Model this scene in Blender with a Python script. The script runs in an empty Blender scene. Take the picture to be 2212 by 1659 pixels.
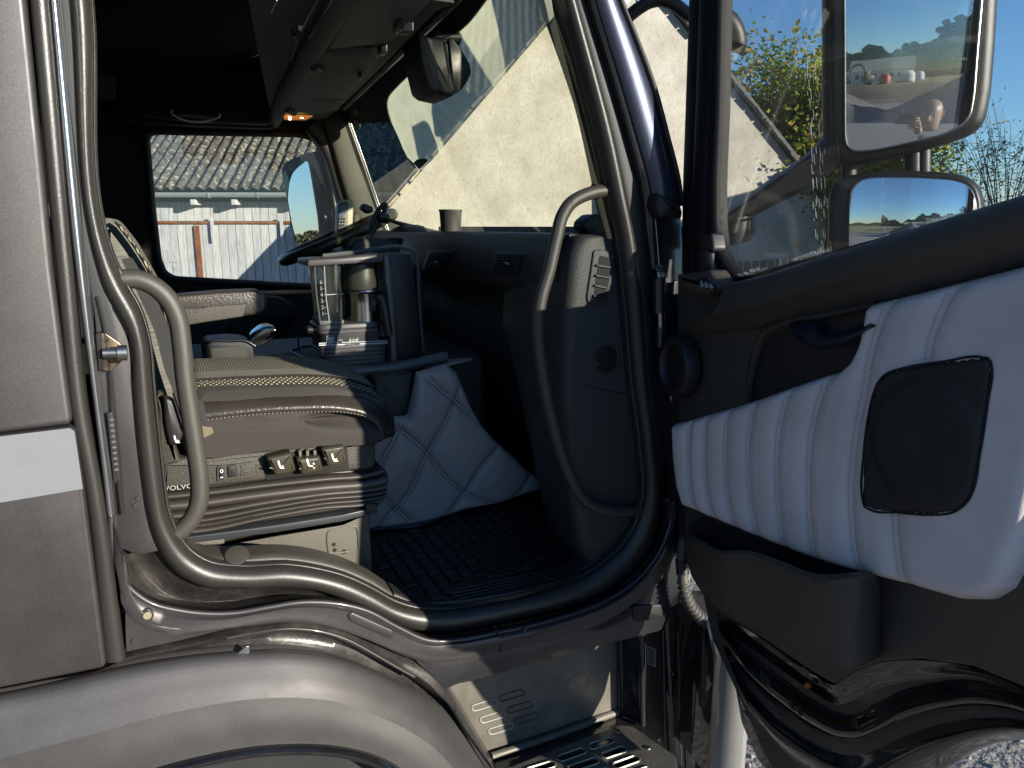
import bpy, math, random
import numpy as np
from mathutils import Vector as V, Matrix
random.seed(7)
SC = bpy.context.scene
COL = SC.collection
R = math.radians
# ------------------------------------------------------------------ camera
AZ, PITCH, FOC, CZ = R(25), R(-12), 1600.0, 1.95
CP = V((0, 0, CZ))
FWD = V((math.sin(AZ)*math.cos(PITCH), math.cos(AZ)*math.cos(PITCH), math.sin(PITCH)))
RGT = V((math.cos(AZ), -math.sin(AZ), 0))
UPV = RGT.cross(FWD)
cam = bpy.data.objects.new('camera', bpy.data.cameras.new('camera'))
COL.objects.link(cam)
cam.matrix_world = Matrix((RGT, UPV, -FWD)).transposed().to_4x4()
cam.location = CP
cam.data.sensor_width = 36
cam.data.lens = 36*FOC/2212
cam.data.clip_start = 0.02
cam.data.clip_end = 3000
SC.camera = cam
# ------------------------------------------------------------------ world, sun, exposure
SUN_AZ, SUN_EL = R(152), R(13.5)          # azimuth from +Y towards +X
sd = V((math.sin(SUN_AZ)*math.cos(SUN_EL), math.cos(SUN_AZ)*math.cos(SUN_EL), math.sin(SUN_EL)))
world = bpy.data.worlds.new("World"); SC.world = world; world.use_nodes = True
wn = world.node_tree.nodes; wl = world.node_tree.links
sky = wn.new('ShaderNodeTexSky'); sky.sky_type = 'NISHITA'; sky.sun_disc = False
sky.sun_elevation = SUN_EL; sky.sun_rotation = SUN_AZ
sky.air_density = 1.0; sky.dust_density = 0.0; sky.ozone_density = 5.5
bg = wn['Background']; wl.new(sky.outputs[0], bg.inputs[0]); bg.inputs[1].default_value = 0.102
sl = bpy.data.lights.new('sun', 'SUN'); sl.energy = 5.0; sl.angle = R(0.5); sl.color = (1.0, 0.93, 0.80)
so = bpy.data.objects.new('sun', sl); COL.objects.link(so)
so.rotation_euler = sd.to_track_quat('Z', 'Y').to_euler(); so.location = (3, -8, 8)
SC.view_settings.view_transform = 'Standard'; SC.view_settings.look = 'None'
SC.view_settings.gamma = 1; SC.view_settings.exposure = 0.86
try: SC.view_settings.use_curve_mapping = False
except Exception: pass
SC.cycles.max_bounces = 8; SC.cycles.transparent_max_bounces = 12
SC.cycles.caustics_reflective = False; SC.cycles.caustics_refractive = False
# ------------------------------------------------------------------ picture ray -> point on a real surface
def ray(x, y): return (FWD*FOC + RGT*(x-1106) + UPV*(829.5-y)).normalized()
def U(p, pl):
    d = ray(*p); o, n = V(pl[0]), V(pl[1])
    return CP + d*((o-CP).dot(n)/d.dot(n))
def XP(v): return ((v, 0, 0), (1, 0, 0))
def YP(v): return ((0, v, 0), (0, 1, 0))
def ZP(v): return ((0, 0, v), (0, 0, 1))
def UU(ps, pl): return [U(p, pl) for p in ps]
def off(pl, d):
    n = V(pl[1]).normalized(); return (V(pl[0])+n*d, n)
# ------------------------------------------------------------------ curves
def cr(ps, n, closed=False):
    P = [V(p) for p in ps]
    if closed: P = P + [P[0]]
    L = [0]
    for a, b in zip(P, P[1:]): L.append(L[-1]+max((b-a).length, 1e-9))
    out = []; N = len(P)
    cnt = n if closed else n-1
    j = 0
    for i in range(n):
        s = L[-1]*i/cnt
        while j < N-2 and s > L[j+1]: j += 1
        t = (s-L[j])/(L[j+1]-L[j]); t = min(max(t, 0), 1)
        p1, p2 = P[j], P[j+1]
        if closed: p0 = P[j-1] if j > 0 else P[N-2]; p3 = P[j+2] if j+2 < N else P[1]
        else: p0 = P[j-1] if j > 0 else p1*2-p2; p3 = P[j+2] if j+2 < N else p2*2-p1
        d0, d1, d2 = max((p1-p0).length, 1e-9), max((p2-p1).length, 1e-9), max((p3-p2).length, 1e-9)
        m1 = ((p1-p0)/d0*d1+(p2-p1)/d1*d0)/(d0+d1)*d1
        m2 = ((p2-p1)/d1*d2+(p3-p2)/d2*d1)/(d1+d2)*d1
        t2, t3 = t*t, t*t*t
        out.append(p1*(2*t3-3*t2+1)+m1*(t3-2*t2+t)+p2*(-2*t3+3*t2)+m2*(t3-t2))
    return out
def lin(ps, n):
    P = [V(p) for p in ps]; L = [0]
    for a, b in zip(P, P[1:]): L.append(L[-1]+max((b-a).length, 1e-9))
    out = []; j = 0
    for i in range(n):
        s = L[-1]*i/(n-1)
        while j < len(P)-2 and s > L[j+1]: j += 1
        out.append(P[j].lerp(P[j+1], (s-L[j])/(L[j+1]-L[j])))
    return out
def rnd(ps, r, k=4):
    """round the corners of a closed 2D/3D polygon"""
    P = [V(p) for p in ps]; out = []
    for i, p in enumerate(P):
        a, b = P[i-1], P[(i+1) % len(P)]
        ri = r[i] if isinstance(r, (list, tuple)) else r
        da, db = (a-p), (b-p)
        q = min(ri, da.length*.48, db.length*.48)
        if q <= 1e-6: out.append(p); continue
        pa, pb = p+da.normalized()*q, p+db.normalized()*q
        for t in range(k+1):
            u = t/k; out.append(pa*(1-u)**2+p*2*u*(1-u)+pb*u*u)
    return out
# ------------------------------------------------------------------ objects
def link(o, parent):
    COL.objects.link(o)
    if parent is not None:
        o.parent = parent
        if parent.type == 'EMPTY': o.matrix_parent_inverse = Matrix.Translation(-parent.location)
        elif parent.location.length > 0: o.matrix_parent_inverse = parent.matrix_basis.inverted()
    return o
def mk(name, vs, fs, mat, parent=None, ang=35):
    me = bpy.data.meshes.new(name); me.from_pydata([tuple(v) for v in vs], [], fs); me.validate()
    import bmesh
    bm = bmesh.new(); bm.from_mesh(me); bmesh.ops.recalc_face_normals(bm, faces=bm.faces); bm.to_mesh(me); bm.free()
    if ang: me.shade_smooth(); me.set_sharp_from_angle(angle=R(ang))
    if mat is not None: me.materials.append(mat)
    return link(bpy.data.objects.new(name, me), parent)
def thing(name, label, cat, loc=(0, 0, 0), group=None):
    o = bpy.data.objects.new(name, None); o.location = loc; o.empty_display_size = .05
    COL.objects.link(o); return tag(o, label, cat, group)
def tag(o, label, cat, group=None):
    o['label'] = label; o['category'] = cat
    if group: o['group'] = group
    return o
def kind(o, k): o['kind'] = k; return o
def lab(o, l): o['label'] = l; return o
def copy_tree(o, parent=None, dl=None):
    c = o.copy(); COL.objects.link(c)
    if parent is not None: c.parent = parent
    for ch in list(o.children): copy_tree(ch, c)
    return c
class MB:
    def __init__(s): s.v = []; s.f = []
    def add(s, vs, fs):
        k = len(s.v); s.v += [tuple(v) for v in vs]; s.f += [[i+k for i in f] for f in fs]; return s
    def build(s, name, mat, parent=None, ang=35): return mk(name, s.v, s.f, mat, parent, ang)
# ------------------------------------------------------------------ shapes
def g_rprism(pts, nrm, depth, r=0.004, k=3, back_r=None):
    P = [V(p) for p in pts]; n = V(nrm).normalized(); N = len(P)
    c = sum(P, V((0, 0, 0)))/N
    area = sum(((P[i]-c).cross(P[(i+1) % N]-c)).dot(n) for i in range(N))
    if area < 0: P.reverse()
    ins = []
    for i in range(N):
        e1 = (P[i]-P[i-1]); e2 = (P[(i+1) % N]-P[i])
        e1 = e1.normalized() if e1.length > 1e-9 else e2.normalized()
        e2 = e2.normalized() if e2.length > 1e-9 else e1
        a = n.cross(e1); b = n.cross(e2); m = a+b
        m = m.normalized() if m.length > 1e-6 else a
        ins.append(m/max(m.dot(a), .5))
    vs = []; rings = []
    def ring(inset, h):
        rings.append(len(vs)); vs.extend([P[i]+ins[i]*inset-n*h for i in range(N)])
    if r > 0:
        for j in range(k+1):
            a = math.pi/2*j/k; ring(r*(1-math.sin(a)), r*(1-math.cos(a)))
    else: ring(0, 0)
    if back_r:
        for j in range(k+1):
            a = math.pi/2*j/k; ring(back_r*(1-math.cos(a)), depth-back_r*(1-math.sin(a)))
    else: ring(0, depth)
    fs = [[rings[0]+i for i in range(N)], [rings[-1]+i for i in reversed(range(N))]]
    for a, b in zip(rings, rings[1:]):
        for i in range(N):
            j = (i+1) % N; fs.append([a+j, a+i, b+i, b+j])
    return vs, fs
def rprism(name, pts, nrm, depth, r, mat, parent=None, k=3, back_r=None, ang=35):
    vs, fs = g_rprism(pts, nrm, depth, r, k, back_r); return mk(name, vs, fs, mat, parent, ang)
def g_grid(rows, closed_u=False, closed_v=False):
    n = len(rows[0]); vs = [p for r in rows for p in r]; fs = []
    M = len(rows)
    for i in range(M if closed_v else M-1):
        for j in range(n if closed_u else n-1):
            a, b = i*n+j, i*n+(j+1) % n; c, d = ((i+1) % M)*n+(j+1) % n, ((i+1) % M)*n+j
            fs.append([a, b, c, d])
    return vs, fs
def loft(name, curves, mat, parent=None, n=60, sub=1, thick=0, smooth=True, ang=50, tdir=None):
    """surface through the curves (lists of points); sub>1 interpolates across"""
    rows = [cr(c, n) if smooth else lin(c, n) for c in curves]
    if sub > 1:
        cols = [cr([rows[i][j] for i in range(len(rows))], (len(rows)-1)*sub+1) for j in range(n)]
        rows = [[cols[j][i] for j in range(n)] for i in range(len(cols[0]))]
    vs, fs = g_grid(rows)
    if thick:
        o = mk(name, vs, fs, mat, parent, ang)
        m = o.modifiers.new('thickness', 'SOLIDIFY'); m.thickness = abs(thick); m.offset = 1 if thick > 0 else -1
        return o
    return mk(name, vs, fs, mat, parent, ang)
def slab_loft(name, curves, mat, back, parent=None, n=60, sub=1, smooth=True, ang=50):
    """loft with real thickness: copies every vertex by the vector back and closes the rim"""
    rows = [cr(c, n) if smooth else lin(c, n) for c in curves]
    if sub > 1:
        cols = [cr([rows[i][j] for i in range(len(rows))], (len(rows)-1)*sub+1) for j in range(n)]
        rows = [[cols[j][i] for j in range(n)] for i in range(len(cols[0]))]
    M = len(rows); vs, fs = g_grid(rows); K = len(vs); b = V(back)
    vs = vs+[V(v)+b for v in vs]; fs = fs+[[i+K for i in reversed(f)] for f in fs]
    rim = [j for j in range(n)]+[i*n+n-1 for i in range(1, M)]+[(M-1)*n+j for j in reversed(range(n-1))]+[i*n for i in reversed(range(1, M-1))]
    for i in range(len(rim)):
        a, c = rim[i], rim[(i+1) % len(rim)]; fs.append([c, a, a+K, c+K])
    return mk(name, vs, fs, mat, parent, ang)
def strip(name, L, Rr, pl, bulge, mat, parent=None, n=60, m=9, back=0.01, smooth=True, pw=1.0, pl2=None):
    """bar between two traced edges on a plane, bulging towards the viewer side (-normal)"""
    A = UU(L, pl); B = UU(Rr, pl2 or pl); nn = -V(pl[1]).normalized()
    A = cr(A, n) if smooth else lin(A, n); B = cr(B, n) if smooth else lin(B, n)
    rows = []
    for a, b in zip(A, B):
        row = []
        for k in range(m):
            t = k/(m-1); th = math.pi*t
            u = .5-.5*math.cos(th)
            row.append(a.lerp(b, u)+nn*(bulge*math.sin(th)**pw))
        row.append(b-nn*back); row.append(a-nn*back)
        rows.append(row)
    vs, fs = g_grid(rows, closed_u=True)
    c = len(rows[0]); fs.append(list(range(c))); fs.append([(n-1)*c+i for i in reversed(range(c))])
    return mk(name, vs, fs, mat, parent, 60)
def g_tube(pts, r, n=None, res=10, smooth=True, closed=False, cap=True):
    P = [V(p) for p in pts]
    if n is None: n = max(2, len(P)*6) if smooth else len(P)
    rr = r if isinstance(r, (list, tuple)) else None
    if smooth: P = cr(P, n, closed)
    elif n != len(P): P = lin(P, n)
    n = len(P)
    T = []
    for i in range(n):
        a = P[i-1] if (i > 0 or closed) else P[i]; b = P[(i+1) % n] if (i < n-1 or closed) else P[i]
        T.append((b-a).normalized())
    up = V((0, 0, 1)) if abs(T[0].z) < .9 else V((1, 0, 0))
    N0 = T[0].cross(up).normalized(); rows = []
    for i in range(n):
        N0 = (N0-T[i]*N0.dot(T[i])).normalized(); B = T[i].cross(N0)
        q = (rr[0]+(rr[-1]-rr[0])*i/(n-1) if len(rr) == 2 else rr[i]) if rr else r
        rows.append([P[i]+(N0*math.cos(2*math.pi*k/res)+B*math.sin(2*math.pi*k/res))*q for k in range(res)])
    vs, fs = g_grid(rows, closed_u=True, closed_v=closed)
    if cap and not closed: fs.append(list(range(res))); fs.append([(n-1)*res+i for i in reversed(range(res))])
    return vs, fs
def tube(name, pts, r, mat, parent=None, **k):
    vs, fs = g_tube(pts, r, **k); return mk(name, vs, fs, mat, parent, 50)
def g_box(c, s, M=None):
    c = V(c); M = M or Matrix.Identity(3); vs = []
    for x in (-1, 1):
        for y in (-1, 1):
            for z in (-1, 1): vs.append(c+M@V((x*s[0]/2, y*s[1]/2, z*s[2]/2)))
    return vs, [[0, 1, 3, 2], [4, 6, 7, 5], [0, 4, 5, 1], [2, 3, 7, 6], [0, 2, 6, 4], [1, 5, 7, 3]]
def box(name, c, s, mat, parent=None, bev=0.004, M=None):
    M = M or Matrix.Identity(3); c = V(c)
    if bev <= 0:
        vs, fs = g_box(c, s, M); return mk(name, vs, fs, mat, parent, 35)
    hx, hy = s[0]/2, s[1]/2; b = min(bev, s[0]*.45, s[1]*.45, s[2]*.45)
    out = rnd([(-hx, -hy, 0), (hx, -hy, 0), (hx, hy, 0), (-hx, hy, 0)], b, 3)
    pts = [c+M@(p+V((0, 0, s[2]/2))) for p in out]
    return rprism(name, pts, M@V((0, 0, 1)), s[2], b, mat, parent, 2, b)
def basis(x, z):
    z = V(z).normalized(); x = V(x); x = (x-z*x.dot(z)).normalized(); y = z.cross(x)
    return Matrix((x, y, z)).transposed()
def g_lathe(prof, o, ax, seg=24):
    M = basis((1, 0, 0) if abs(V(ax).normalized().x) < .9 else (0, 1, 0), ax); o = V(o)
    rows = [[o+M@V((r*math.cos(2*math.pi*k/seg), r*math.sin(2*math.pi*k/seg), h)) for k in range(seg)] for r, h in prof]
    vs, fs = g_grid(rows, closed_u=True)
    if prof[0][0] > 1e-6: fs.append(list(range(seg)))
    if prof[-1][0] > 1e-6: fs.append([(len(prof)-1)*seg+i for i in reversed(range(seg))])
    return vs, fs
def lathe(name, prof, o, ax, mat, parent=None, seg=24):
    vs, fs = g_lathe(prof, o, ax, seg); return mk(name, vs, fs, mat, parent, 40)
def g_disc(o, ax, r, h, seg=16): return g_lathe([(r, 0), (r, h*.7), (r*.85, h)], o, ax, seg)
def inpoly(X, Y, poly):
    ins = np.zeros(X.shape, bool); n = len(poly)
    for i in range(n):
        x1, y1 = poly[i]; x2, y2 = poly[(i+1) % n]
        if y1 == y2: continue
        c = ((y1 > Y) != (y2 > Y)) & (X < (x2-x1)*(Y-y1)/(y2-y1)+x1); ins ^= c
    return ins
def dist(X, Y, pl, closed=False):
    D = np.full(X.shape, 1e9); n = len(pl)
    for i in range(n if closed else n-1):
        x1, y1 = pl[i]; x2, y2 = pl[(i+1) % n]; dx, dy = x2-x1, y2-y1; L = dx*dx+dy*dy
        if L < 1e-14: continue
        t = np.clip(((X-x1)*dx+(Y-y1)*dy)/L, 0, 1)
        D = np.minimum(D, np.hypot(X-(x1+t*dx), Y-(y1+t*dy)))
    return D
def nearest(X, Y, pl):
    D = np.full(X.shape, 1e9); NX = X.copy(); NY_ = Y.copy(); n = len(pl)
    for i in range(n):
        x1, y1 = pl[i]; x2, y2 = pl[(i+1) % n]; dx, dy = x2-x1, y2-y1; L = dx*dx+dy*dy
        if L < 1e-14: continue
        t = np.clip(((X-x1)*dx+(Y-y1)*dy)/L, 0, 1); qx, qy = x1+t*dx, y1+t*dy; d = np.hypot(X-qx, Y-qy); m = d < D
        D = np.where(m, d, D); NX = np.where(m, qx, NX); NY_ = np.where(m, qy, NY_)
    return NX, NY_
def relief(name, outline, pl, step, hfn, mat, parent=None, sink=0.01, er=0.02, eh=0.02):
    """padded panel: outline (3D, on plane pl), height towards -normal; hfn(X,Y,to2,D)->height added inside"""
    n = -V(pl[1]).normalized(); o = V(pl[0]); up = V((0, 0, 1)) if abs(n.z) < .9 else V((0, 1, 0))
    ex = up.cross(n).normalized(); ey = n.cross(ex)
    to2 = lambda p: ((V(p)-o).dot(ex), (V(p)-o).dot(ey))
    P2 = [to2(p) for p in outline]
    xs = np.arange(min(p[0] for p in P2)-step, max(p[0] for p in P2)+2*step, step)
    ys = np.arange(min(p[1] for p in P2)-step, max(p[1] for p in P2)+2*step, step)
    X, Y = np.meshgrid(xs, ys)
    ins = inpoly(X, Y, P2); D = dist(X, Y, P2, True); Ds = np.where(ins, D, -D)
    e = np.clip(Ds/er, 0, 1); H = eh*np.sqrt(np.clip(1-(1-e)**2, 0, 1))
    H = H+np.where(ins, hfn(X, Y, to2, D), 0)*np.clip(Ds/(er*.4), 0, 1)
    H = np.where(ins, H, -sink)
    idx = -np.ones(X.shape, int); keep = Ds > -step*1.5
    NX, NY_ = nearest(X, Y, P2); X = np.where(ins, X, NX); Y = np.where(ins, Y, NY_)
    idx[keep] = np.arange(keep.sum())
    vs = [o+ex*float(x)+ey*float(y)+n*float(h) for x, y, h in zip(X[keep], Y[keep], H[keep])]
    q = keep[:-1, :-1] & keep[1:, :-1] & keep[:-1, 1:] & keep[1:, 1:]
    fs = [[int(idx[i, j]), int(idx[i, j+1]), int(idx[i+1, j+1]), int(idx[i+1, j])] for i, j in zip(*np.nonzero(q))]
    return mk(name, vs, fs, mat, parent, 80)
def text(name, s, size, o, ex, ey, mat, parent=None, shear=0, ext=0.0006, sx=1.0):
    cu = bpy.data.curves.new(name, 'FONT'); cu.body = s; cu.size = size; cu.extrude = ext; cu.shear = shear; cu.align_x = 'CENTER'; cu.align_y = 'CENTER'
    cu.resolution_u = 2
    t = bpy.data.objects.new('tmp', cu); COL.objects.link(t)
    me = bpy.data.meshes.new_from_object(t.evaluated_get(bpy.context.evaluated_depsgraph_get()))
    bpy.data.objects.remove(t)
    ex = V(ex).normalized(); ez = ex.cross(V(ey)).normalized(); ey = ez.cross(ex)
    me.transform(Matrix.Translation(V(o)) @ Matrix((ex, ey, ez)).transposed().to_4x4() @ Matrix.Diagonal((sx, 1, 1, 1)))
    me.materials.clear(); me.materials.append(mat); me.name = name
    return link(bpy.data.objects.new(name, me), parent)
# ------------------------------------------------------------------ materials
def nn(nt, t, **k):
    n = nt.nodes.new(t)
    for a, b in k.items():
        if a in n.inputs: n.inputs[a].default_value = b
        else: setattr(n, a, b)
    return n
def mat(name, col, rough=.5, metal=0, var=0, vs=6, bump=0, bs=300, coat=0, spec=.5, col2=None, streak=None, fleck=0, flat=False, detail=4, rvar=0, dust=0, dcol=(.30, .27, .22)):
    m = bpy.data.materials.new(name); m.use_nodes = True; nt = m.node_tree; b = nt.nodes['Principled BSDF']
    L = nt.links.new
    b.inputs['Base Color'].default_value = (*col, 1); b.inputs['Roughness'].default_value = rough
    b.inputs['Metallic'].default_value = metal; b.inputs['Coat Weight'].default_value = coat; b.inputs['Coat Roughness'].default_value = .08
    b.inputs['Specular IOR Level'].default_value = spec
    tc = nn(nt, 'ShaderNodeTexCoord'); src = tc.outputs['Object']
    if streak:
        mp = nn(nt, 'ShaderNodeMapping'); mp.inputs['Scale'].default_value = streak; L(src, mp.inputs[0]); s2 = mp.outputs[0]
    else: s2 = src
    last = None
    if var or col2:
        nz = nn(nt, 'ShaderNodeTexNoise', Scale=vs, Detail=detail, Roughness=.6); L(s2, nz.inputs['Vector'])
        mr = nn(nt, 'ShaderNodeMapRange'); mr.inputs[1].default_value = .35; mr.inputs[2].default_value = .65; L(nz.outputs[0], mr.inputs[0])
        mx = nn(nt, 'ShaderNodeMix', data_type='RGBA'); L(mr.outputs[0], mx.inputs[0])
        c2 = col2 or tuple(min(1, c*(1+var)) for c in col); c1 = col if col2 else tuple(c*(1-var) for c in col)
        mx.inputs[6].default_value = (*c1, 1); mx.inputs[7].default_value = (*c2, 1); last = mx.outputs[2]
    if dust:
        nz = nn(nt, 'ShaderNodeTexNoise', Scale=9, Detail=8, Roughness=.7); L(src, nz.inputs['Vector'])
        mr = nn(nt, 'ShaderNodeMapRange'); mr.inputs[1].default_value = .45; mr.inputs[2].default_value = .75; mr.inputs[4].default_value = dust; L(nz.outputs[0], mr.inputs[0])
        mx = nn(nt, 'ShaderNodeMix', data_type='RGBA'); L(mr.outputs[0], mx.inputs[0])
        if last: L(last, mx.inputs[6])
        else: mx.inputs[6].default_value = (*col, 1)
        mx.inputs[7].default_value = (*dcol, 1); last = mx.outputs[2]
        ad = nn(nt, 'ShaderNodeMath', operation='ADD'); ad.inputs[1].default_value = rough; L(mr.outputs[0], ad.inputs[0]); L(ad.outputs[0], b.inputs['Roughness'])
    if fleck:
        vo = nn(nt, 'ShaderNodeTexNoise', Scale=1100, Detail=1); L(src, vo.inputs['Vector'])
        mr = nn(nt, 'ShaderNodeMapRange'); mr.inputs[1].default_value = .38; mr.inputs[2].default_value = .72; mr.inputs[3].default_value = 1-fleck; mr.inputs[4].default_value = 1+fleck*2; L(vo.outputs[0], mr.inputs[0])
        mx = nn(nt, 'ShaderNodeVectorMath', operation='SCALE'); L(mr.outputs[0], mx.inputs['Scale'])
        if last: L(last, mx.inputs[0])
        else: mx.inputs[0].default_value = col
        last = mx.outputs[0]
    if last: L(last, b.inputs['Base Color'])
    if rvar:
        nz = nn(nt, 'ShaderNodeTexNoise', Scale=14, Detail=6); L(src, nz.inputs['Vector'])
        mr = nn(nt, 'ShaderNodeMapRange'); mr.inputs[1].default_value = .3; mr.inputs[2].default_value = .7; mr.inputs[3].default_value = rough-rvar; mr.inputs[4].default_value = rough+rvar; L(nz.outputs[0], mr.inputs[0]); L(mr.outputs[0], b.inputs['Roughness'])
    if bump:
        nz = nn(nt, 'ShaderNodeTexNoise', Scale=bs, Detail=3); L(s2 if streak else src, nz.inputs['Vector'])
        bp = nn(nt, 'ShaderNodeBump', Strength=bump, Distance=.002 if bs > 60 else .02); L(nz.outputs[0], bp.inputs['Height']); L(bp.outputs[0], b.inputs['Normal'])
    return m
def glass_mat(name, tint=(1, 1, 1), refl=1.0, dirt=0.0, dcol=(.7, .68, .55)):
    m = bpy.data.materials.new(name); m.use_nodes = True; nt = m.node_tree; nt.nodes.clear(); L = nt.links.new
    o = nn(nt, 'ShaderNodeOutputMaterial'); tr = nn(nt, 'ShaderNodeBsdfTransparent'); tr.inputs[0].default_value = (*tint, 1)
    gl = nn(nt, 'ShaderNodeBsdfGlossy', Roughness=.0); fr = nn(nt, 'ShaderNodeFresnel', IOR=1.45)
    mu = nn(nt, 'ShaderNodeMath', operation='MULTIPLY'); mu.inputs[1].default_value = refl; L(fr.outputs[0], mu.inputs[0])
    mx = nn(nt, 'ShaderNodeMixShader'); L(mu.outputs[0], mx.inputs[0]); L(tr.outputs[0], mx.inputs[1]); L(gl.outputs[0], mx.inputs[2]); last = mx.outputs[0]
    if dirt:
        df = nn(nt, 'ShaderNodeBsdfDiffuse'); df.inputs[0].default_value = (*dcol, 1)
        tl = nn(nt, 'ShaderNodeBsdfTranslucent'); tl.inputs[0].default_value = (*dcol, 1)
        m3 = nn(nt, 'ShaderNodeMixShader'); m3.inputs[0].default_value = .5; L(df.outputs[0], m3.inputs[1]); L(tl.outputs[0], m3.inputs[2])
        tc = nn(nt, 'ShaderNodeTexCoord'); nz = nn(nt, 'ShaderNodeTexNoise', Scale=9, Detail=7, Roughness=.65, Distortion=.8); L(tc.outputs['Object'], nz.inputs['Vector'])
        mr = nn(nt, 'ShaderNodeMapRange'); mr.inputs[1].default_value = .3; mr.inputs[2].default_value = .7; mr.inputs[3].default_value = dirt*.7; mr.inputs[4].default_value = dirt*1.25; L(nz.outputs[0], mr.inputs[0])
        m2 = nn(nt, 'ShaderNodeMixShader'); L(mr.outputs[0], m2.inputs[0]); L(last, m2.inputs[1]); L(m3.outputs[0], m2.inputs[2]); last = m2.outputs[0]
    L(last, o.inputs[0]); return m
def mirror_mat(name, tint=(.80, .83, .85), scratch=.0):
    m = bpy.data.materials.new(name); m.use_nodes = True; nt = m.node_tree; nt.nodes.clear(); L = nt.links.new
    o = nn(nt, 'ShaderNodeOutputMaterial'); gl = nn(nt, 'ShaderNodeBsdfGlossy', Roughness=0.0); gl.inputs[0].default_value = (*tint, 1)
    df = nn(nt, 'ShaderNodeBsdfDiffuse'); df.inputs[0].default_value = (.75, .75, .72, 1)
    tc = nn(nt, 'ShaderNodeTexCoord'); mp = nn(nt, 'ShaderNodeMapping'); mp.inputs['Rotation'].default_value = (.3, .5, .2); mp.inputs['Scale'].default_value = (160, 160, 34); L(tc.outputs['Object'], mp.inputs[0])
    nz = nn(nt, 'ShaderNodeTexNoise', Scale=1.0, Detail=4, Roughness=.7); L(mp.outputs[0], nz.inputs['Vector'])
    mr = nn(nt, 'ShaderNodeMapRange'); mr.inputs[1].default_value = .66; mr.inputs[2].default_value = .74; mr.inputs[3].default_value = .012; mr.inputs[4].default_value = scratch; L(nz.outputs[0], mr.inputs[0])
    mx = nn(nt, 'ShaderNodeMixShader'); L(mr.outputs[0], mx.inputs[0]); L(gl.outputs[0], mx.inputs[1]); L(df.outputs[0], mx.inputs[2]); L(mx.outputs[0], o.inputs[0])
    return m
def dots_mat(name, col, dcol, scale, rough=.8, size=.32):
    """woven fabric with small light dots; uses a plane-projected regular voronoi"""
    m = mat(name, col, rough, bump=.3, bs=900); nt = m.node_tree; L = nt.links.new; b = nt.nodes['Principled BSDF']
    tc = nn(nt, 'ShaderNodeTexCoord'); mp = nn(nt, 'ShaderNodeMapping'); mp.inputs['Rotation'].default_value = (0, 0, R(45)); L(tc.outputs['Object'], mp.inputs[0])
    vo = nn(nt, 'ShaderNodeTexVoronoi', Scale=scale, Randomness=0.0, voronoi_dimensions='2D'); L(mp.outputs[0], vo.inputs['Vector'])
    lt = nn(nt, 'ShaderNodeMapRange'); lt.inputs[1].default_value = size; lt.inputs[2].default_value = size*.8; L(vo.outputs['Distance'], lt.inputs[0])
    mx = nn(nt, 'ShaderNodeMix', data_type='RGBA'); L(lt.outputs[0], mx.inputs[0]); mx.inputs[6].default_value = (*col, 1); mx.inputs[7].default_value = (*dcol, 1); L(mx.outputs[2], b.inputs['Base Color'])
    return m
M = {}
M['panel'] = mat('metallic grey panel paint', (.082, .078, .078), .50, .6, var=.05, vs=3, fleck=.22, coat=.35, bump=.08, bs=700, dust=.0, rvar=.07)
M['stripe'] = mat('white stripe film', (.175, .185, .20), .5, 0, fleck=.08, var=.05, vs=4)
M['body'] = mat('metallic grey body paint', (.060, .056, .057), .44, .6, var=.06, vs=4, fleck=.2, coat=.35, dust=.05)
M['bodyglossy'] = mat('dark glossy grey body paint', (.040, .040, .044), .22, .55, fleck=.3, coat=.6, dust=.06)
M['dirty'] = mat('dirty painted channel', (.034, .031, .030), .30, .2, var=.25, vs=50, dust=.18, bump=.3, bs=80)
M['bead'] = mat('polished grey trim bead', (.42, .43, .45), .22, .9, var=.06, vs=20, bump=.05, bs=400)
M['rubber'] = mat('weathered black rubber seal', (.026, .024, .021), .38, 0, var=.15, vs=8, bump=.2, bs=600, streak=(1, 1, .3), spec=.6)
M['rubberdk'] = mat('black rubber', (.022, .022, .023), .5, 0, var=.2, bump=.2, bs=500)
M['handle'] = mat('grained grey plastic grab handle', (.055, .050, .041), .42, 0, bump=.35, bs=650, var=.06)
M['plastic'] = mat('grained charcoal plastic', (.040, .040, .038), .55, 0, bump=.55, bs=420, var=.08)
M['plasticdk'] = mat('smooth black plastic', (.014, .014, .015), .45, 0, var=.1)
M['gloss'] = mat('glossy black paint', (.008, .008, .009), .09, 0, coat=1.0, dust=.05, dcol=(.12, .09, .06))
M['black'] = mat('matt black', (.006, .006, .006), .8)
M['trim'] = mat('dark brown grey door trim plastic', (.062, .052, .042), .52, 0, bump=.25, bs=700, var=.06)
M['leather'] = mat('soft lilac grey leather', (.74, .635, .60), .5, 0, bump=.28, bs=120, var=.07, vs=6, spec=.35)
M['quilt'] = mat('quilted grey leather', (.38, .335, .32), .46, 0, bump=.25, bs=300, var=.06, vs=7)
M['thread'] = mat('lilac grey stitching thread', (.56, .49, .47), .8)
M['threadlt'] = mat('cream stitching thread', (.30, .28, .22), .8)
M['seatleather'] = mat('creased dark seat leather', (.034, .028, .022), .33, 0, bump=.55, bs=150, var=.15, vs=12)
M['seatside'] = mat('woven brown grey seat side cloth', (.033, .028, .024), .8, 0, bump=.3, bs=1200, var=.08)
M['dots'] = dots_mat('black dotted seat fabric', (.018, .016, .012), (.42, .38, .26), 105)
M['band'] = mat('ribbed grey seat cloth', (.17, .165, .13), .85, 0, bump=.8, bs=300, streak=(1, 6, 1), var=.1)
M['webbing'] = mat('ribbed light seat fabric', (.13, .125, .105), .85, 0, bump=1, bs=110, streak=(.2, .2, 5), var=.35, vs=60)
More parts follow.
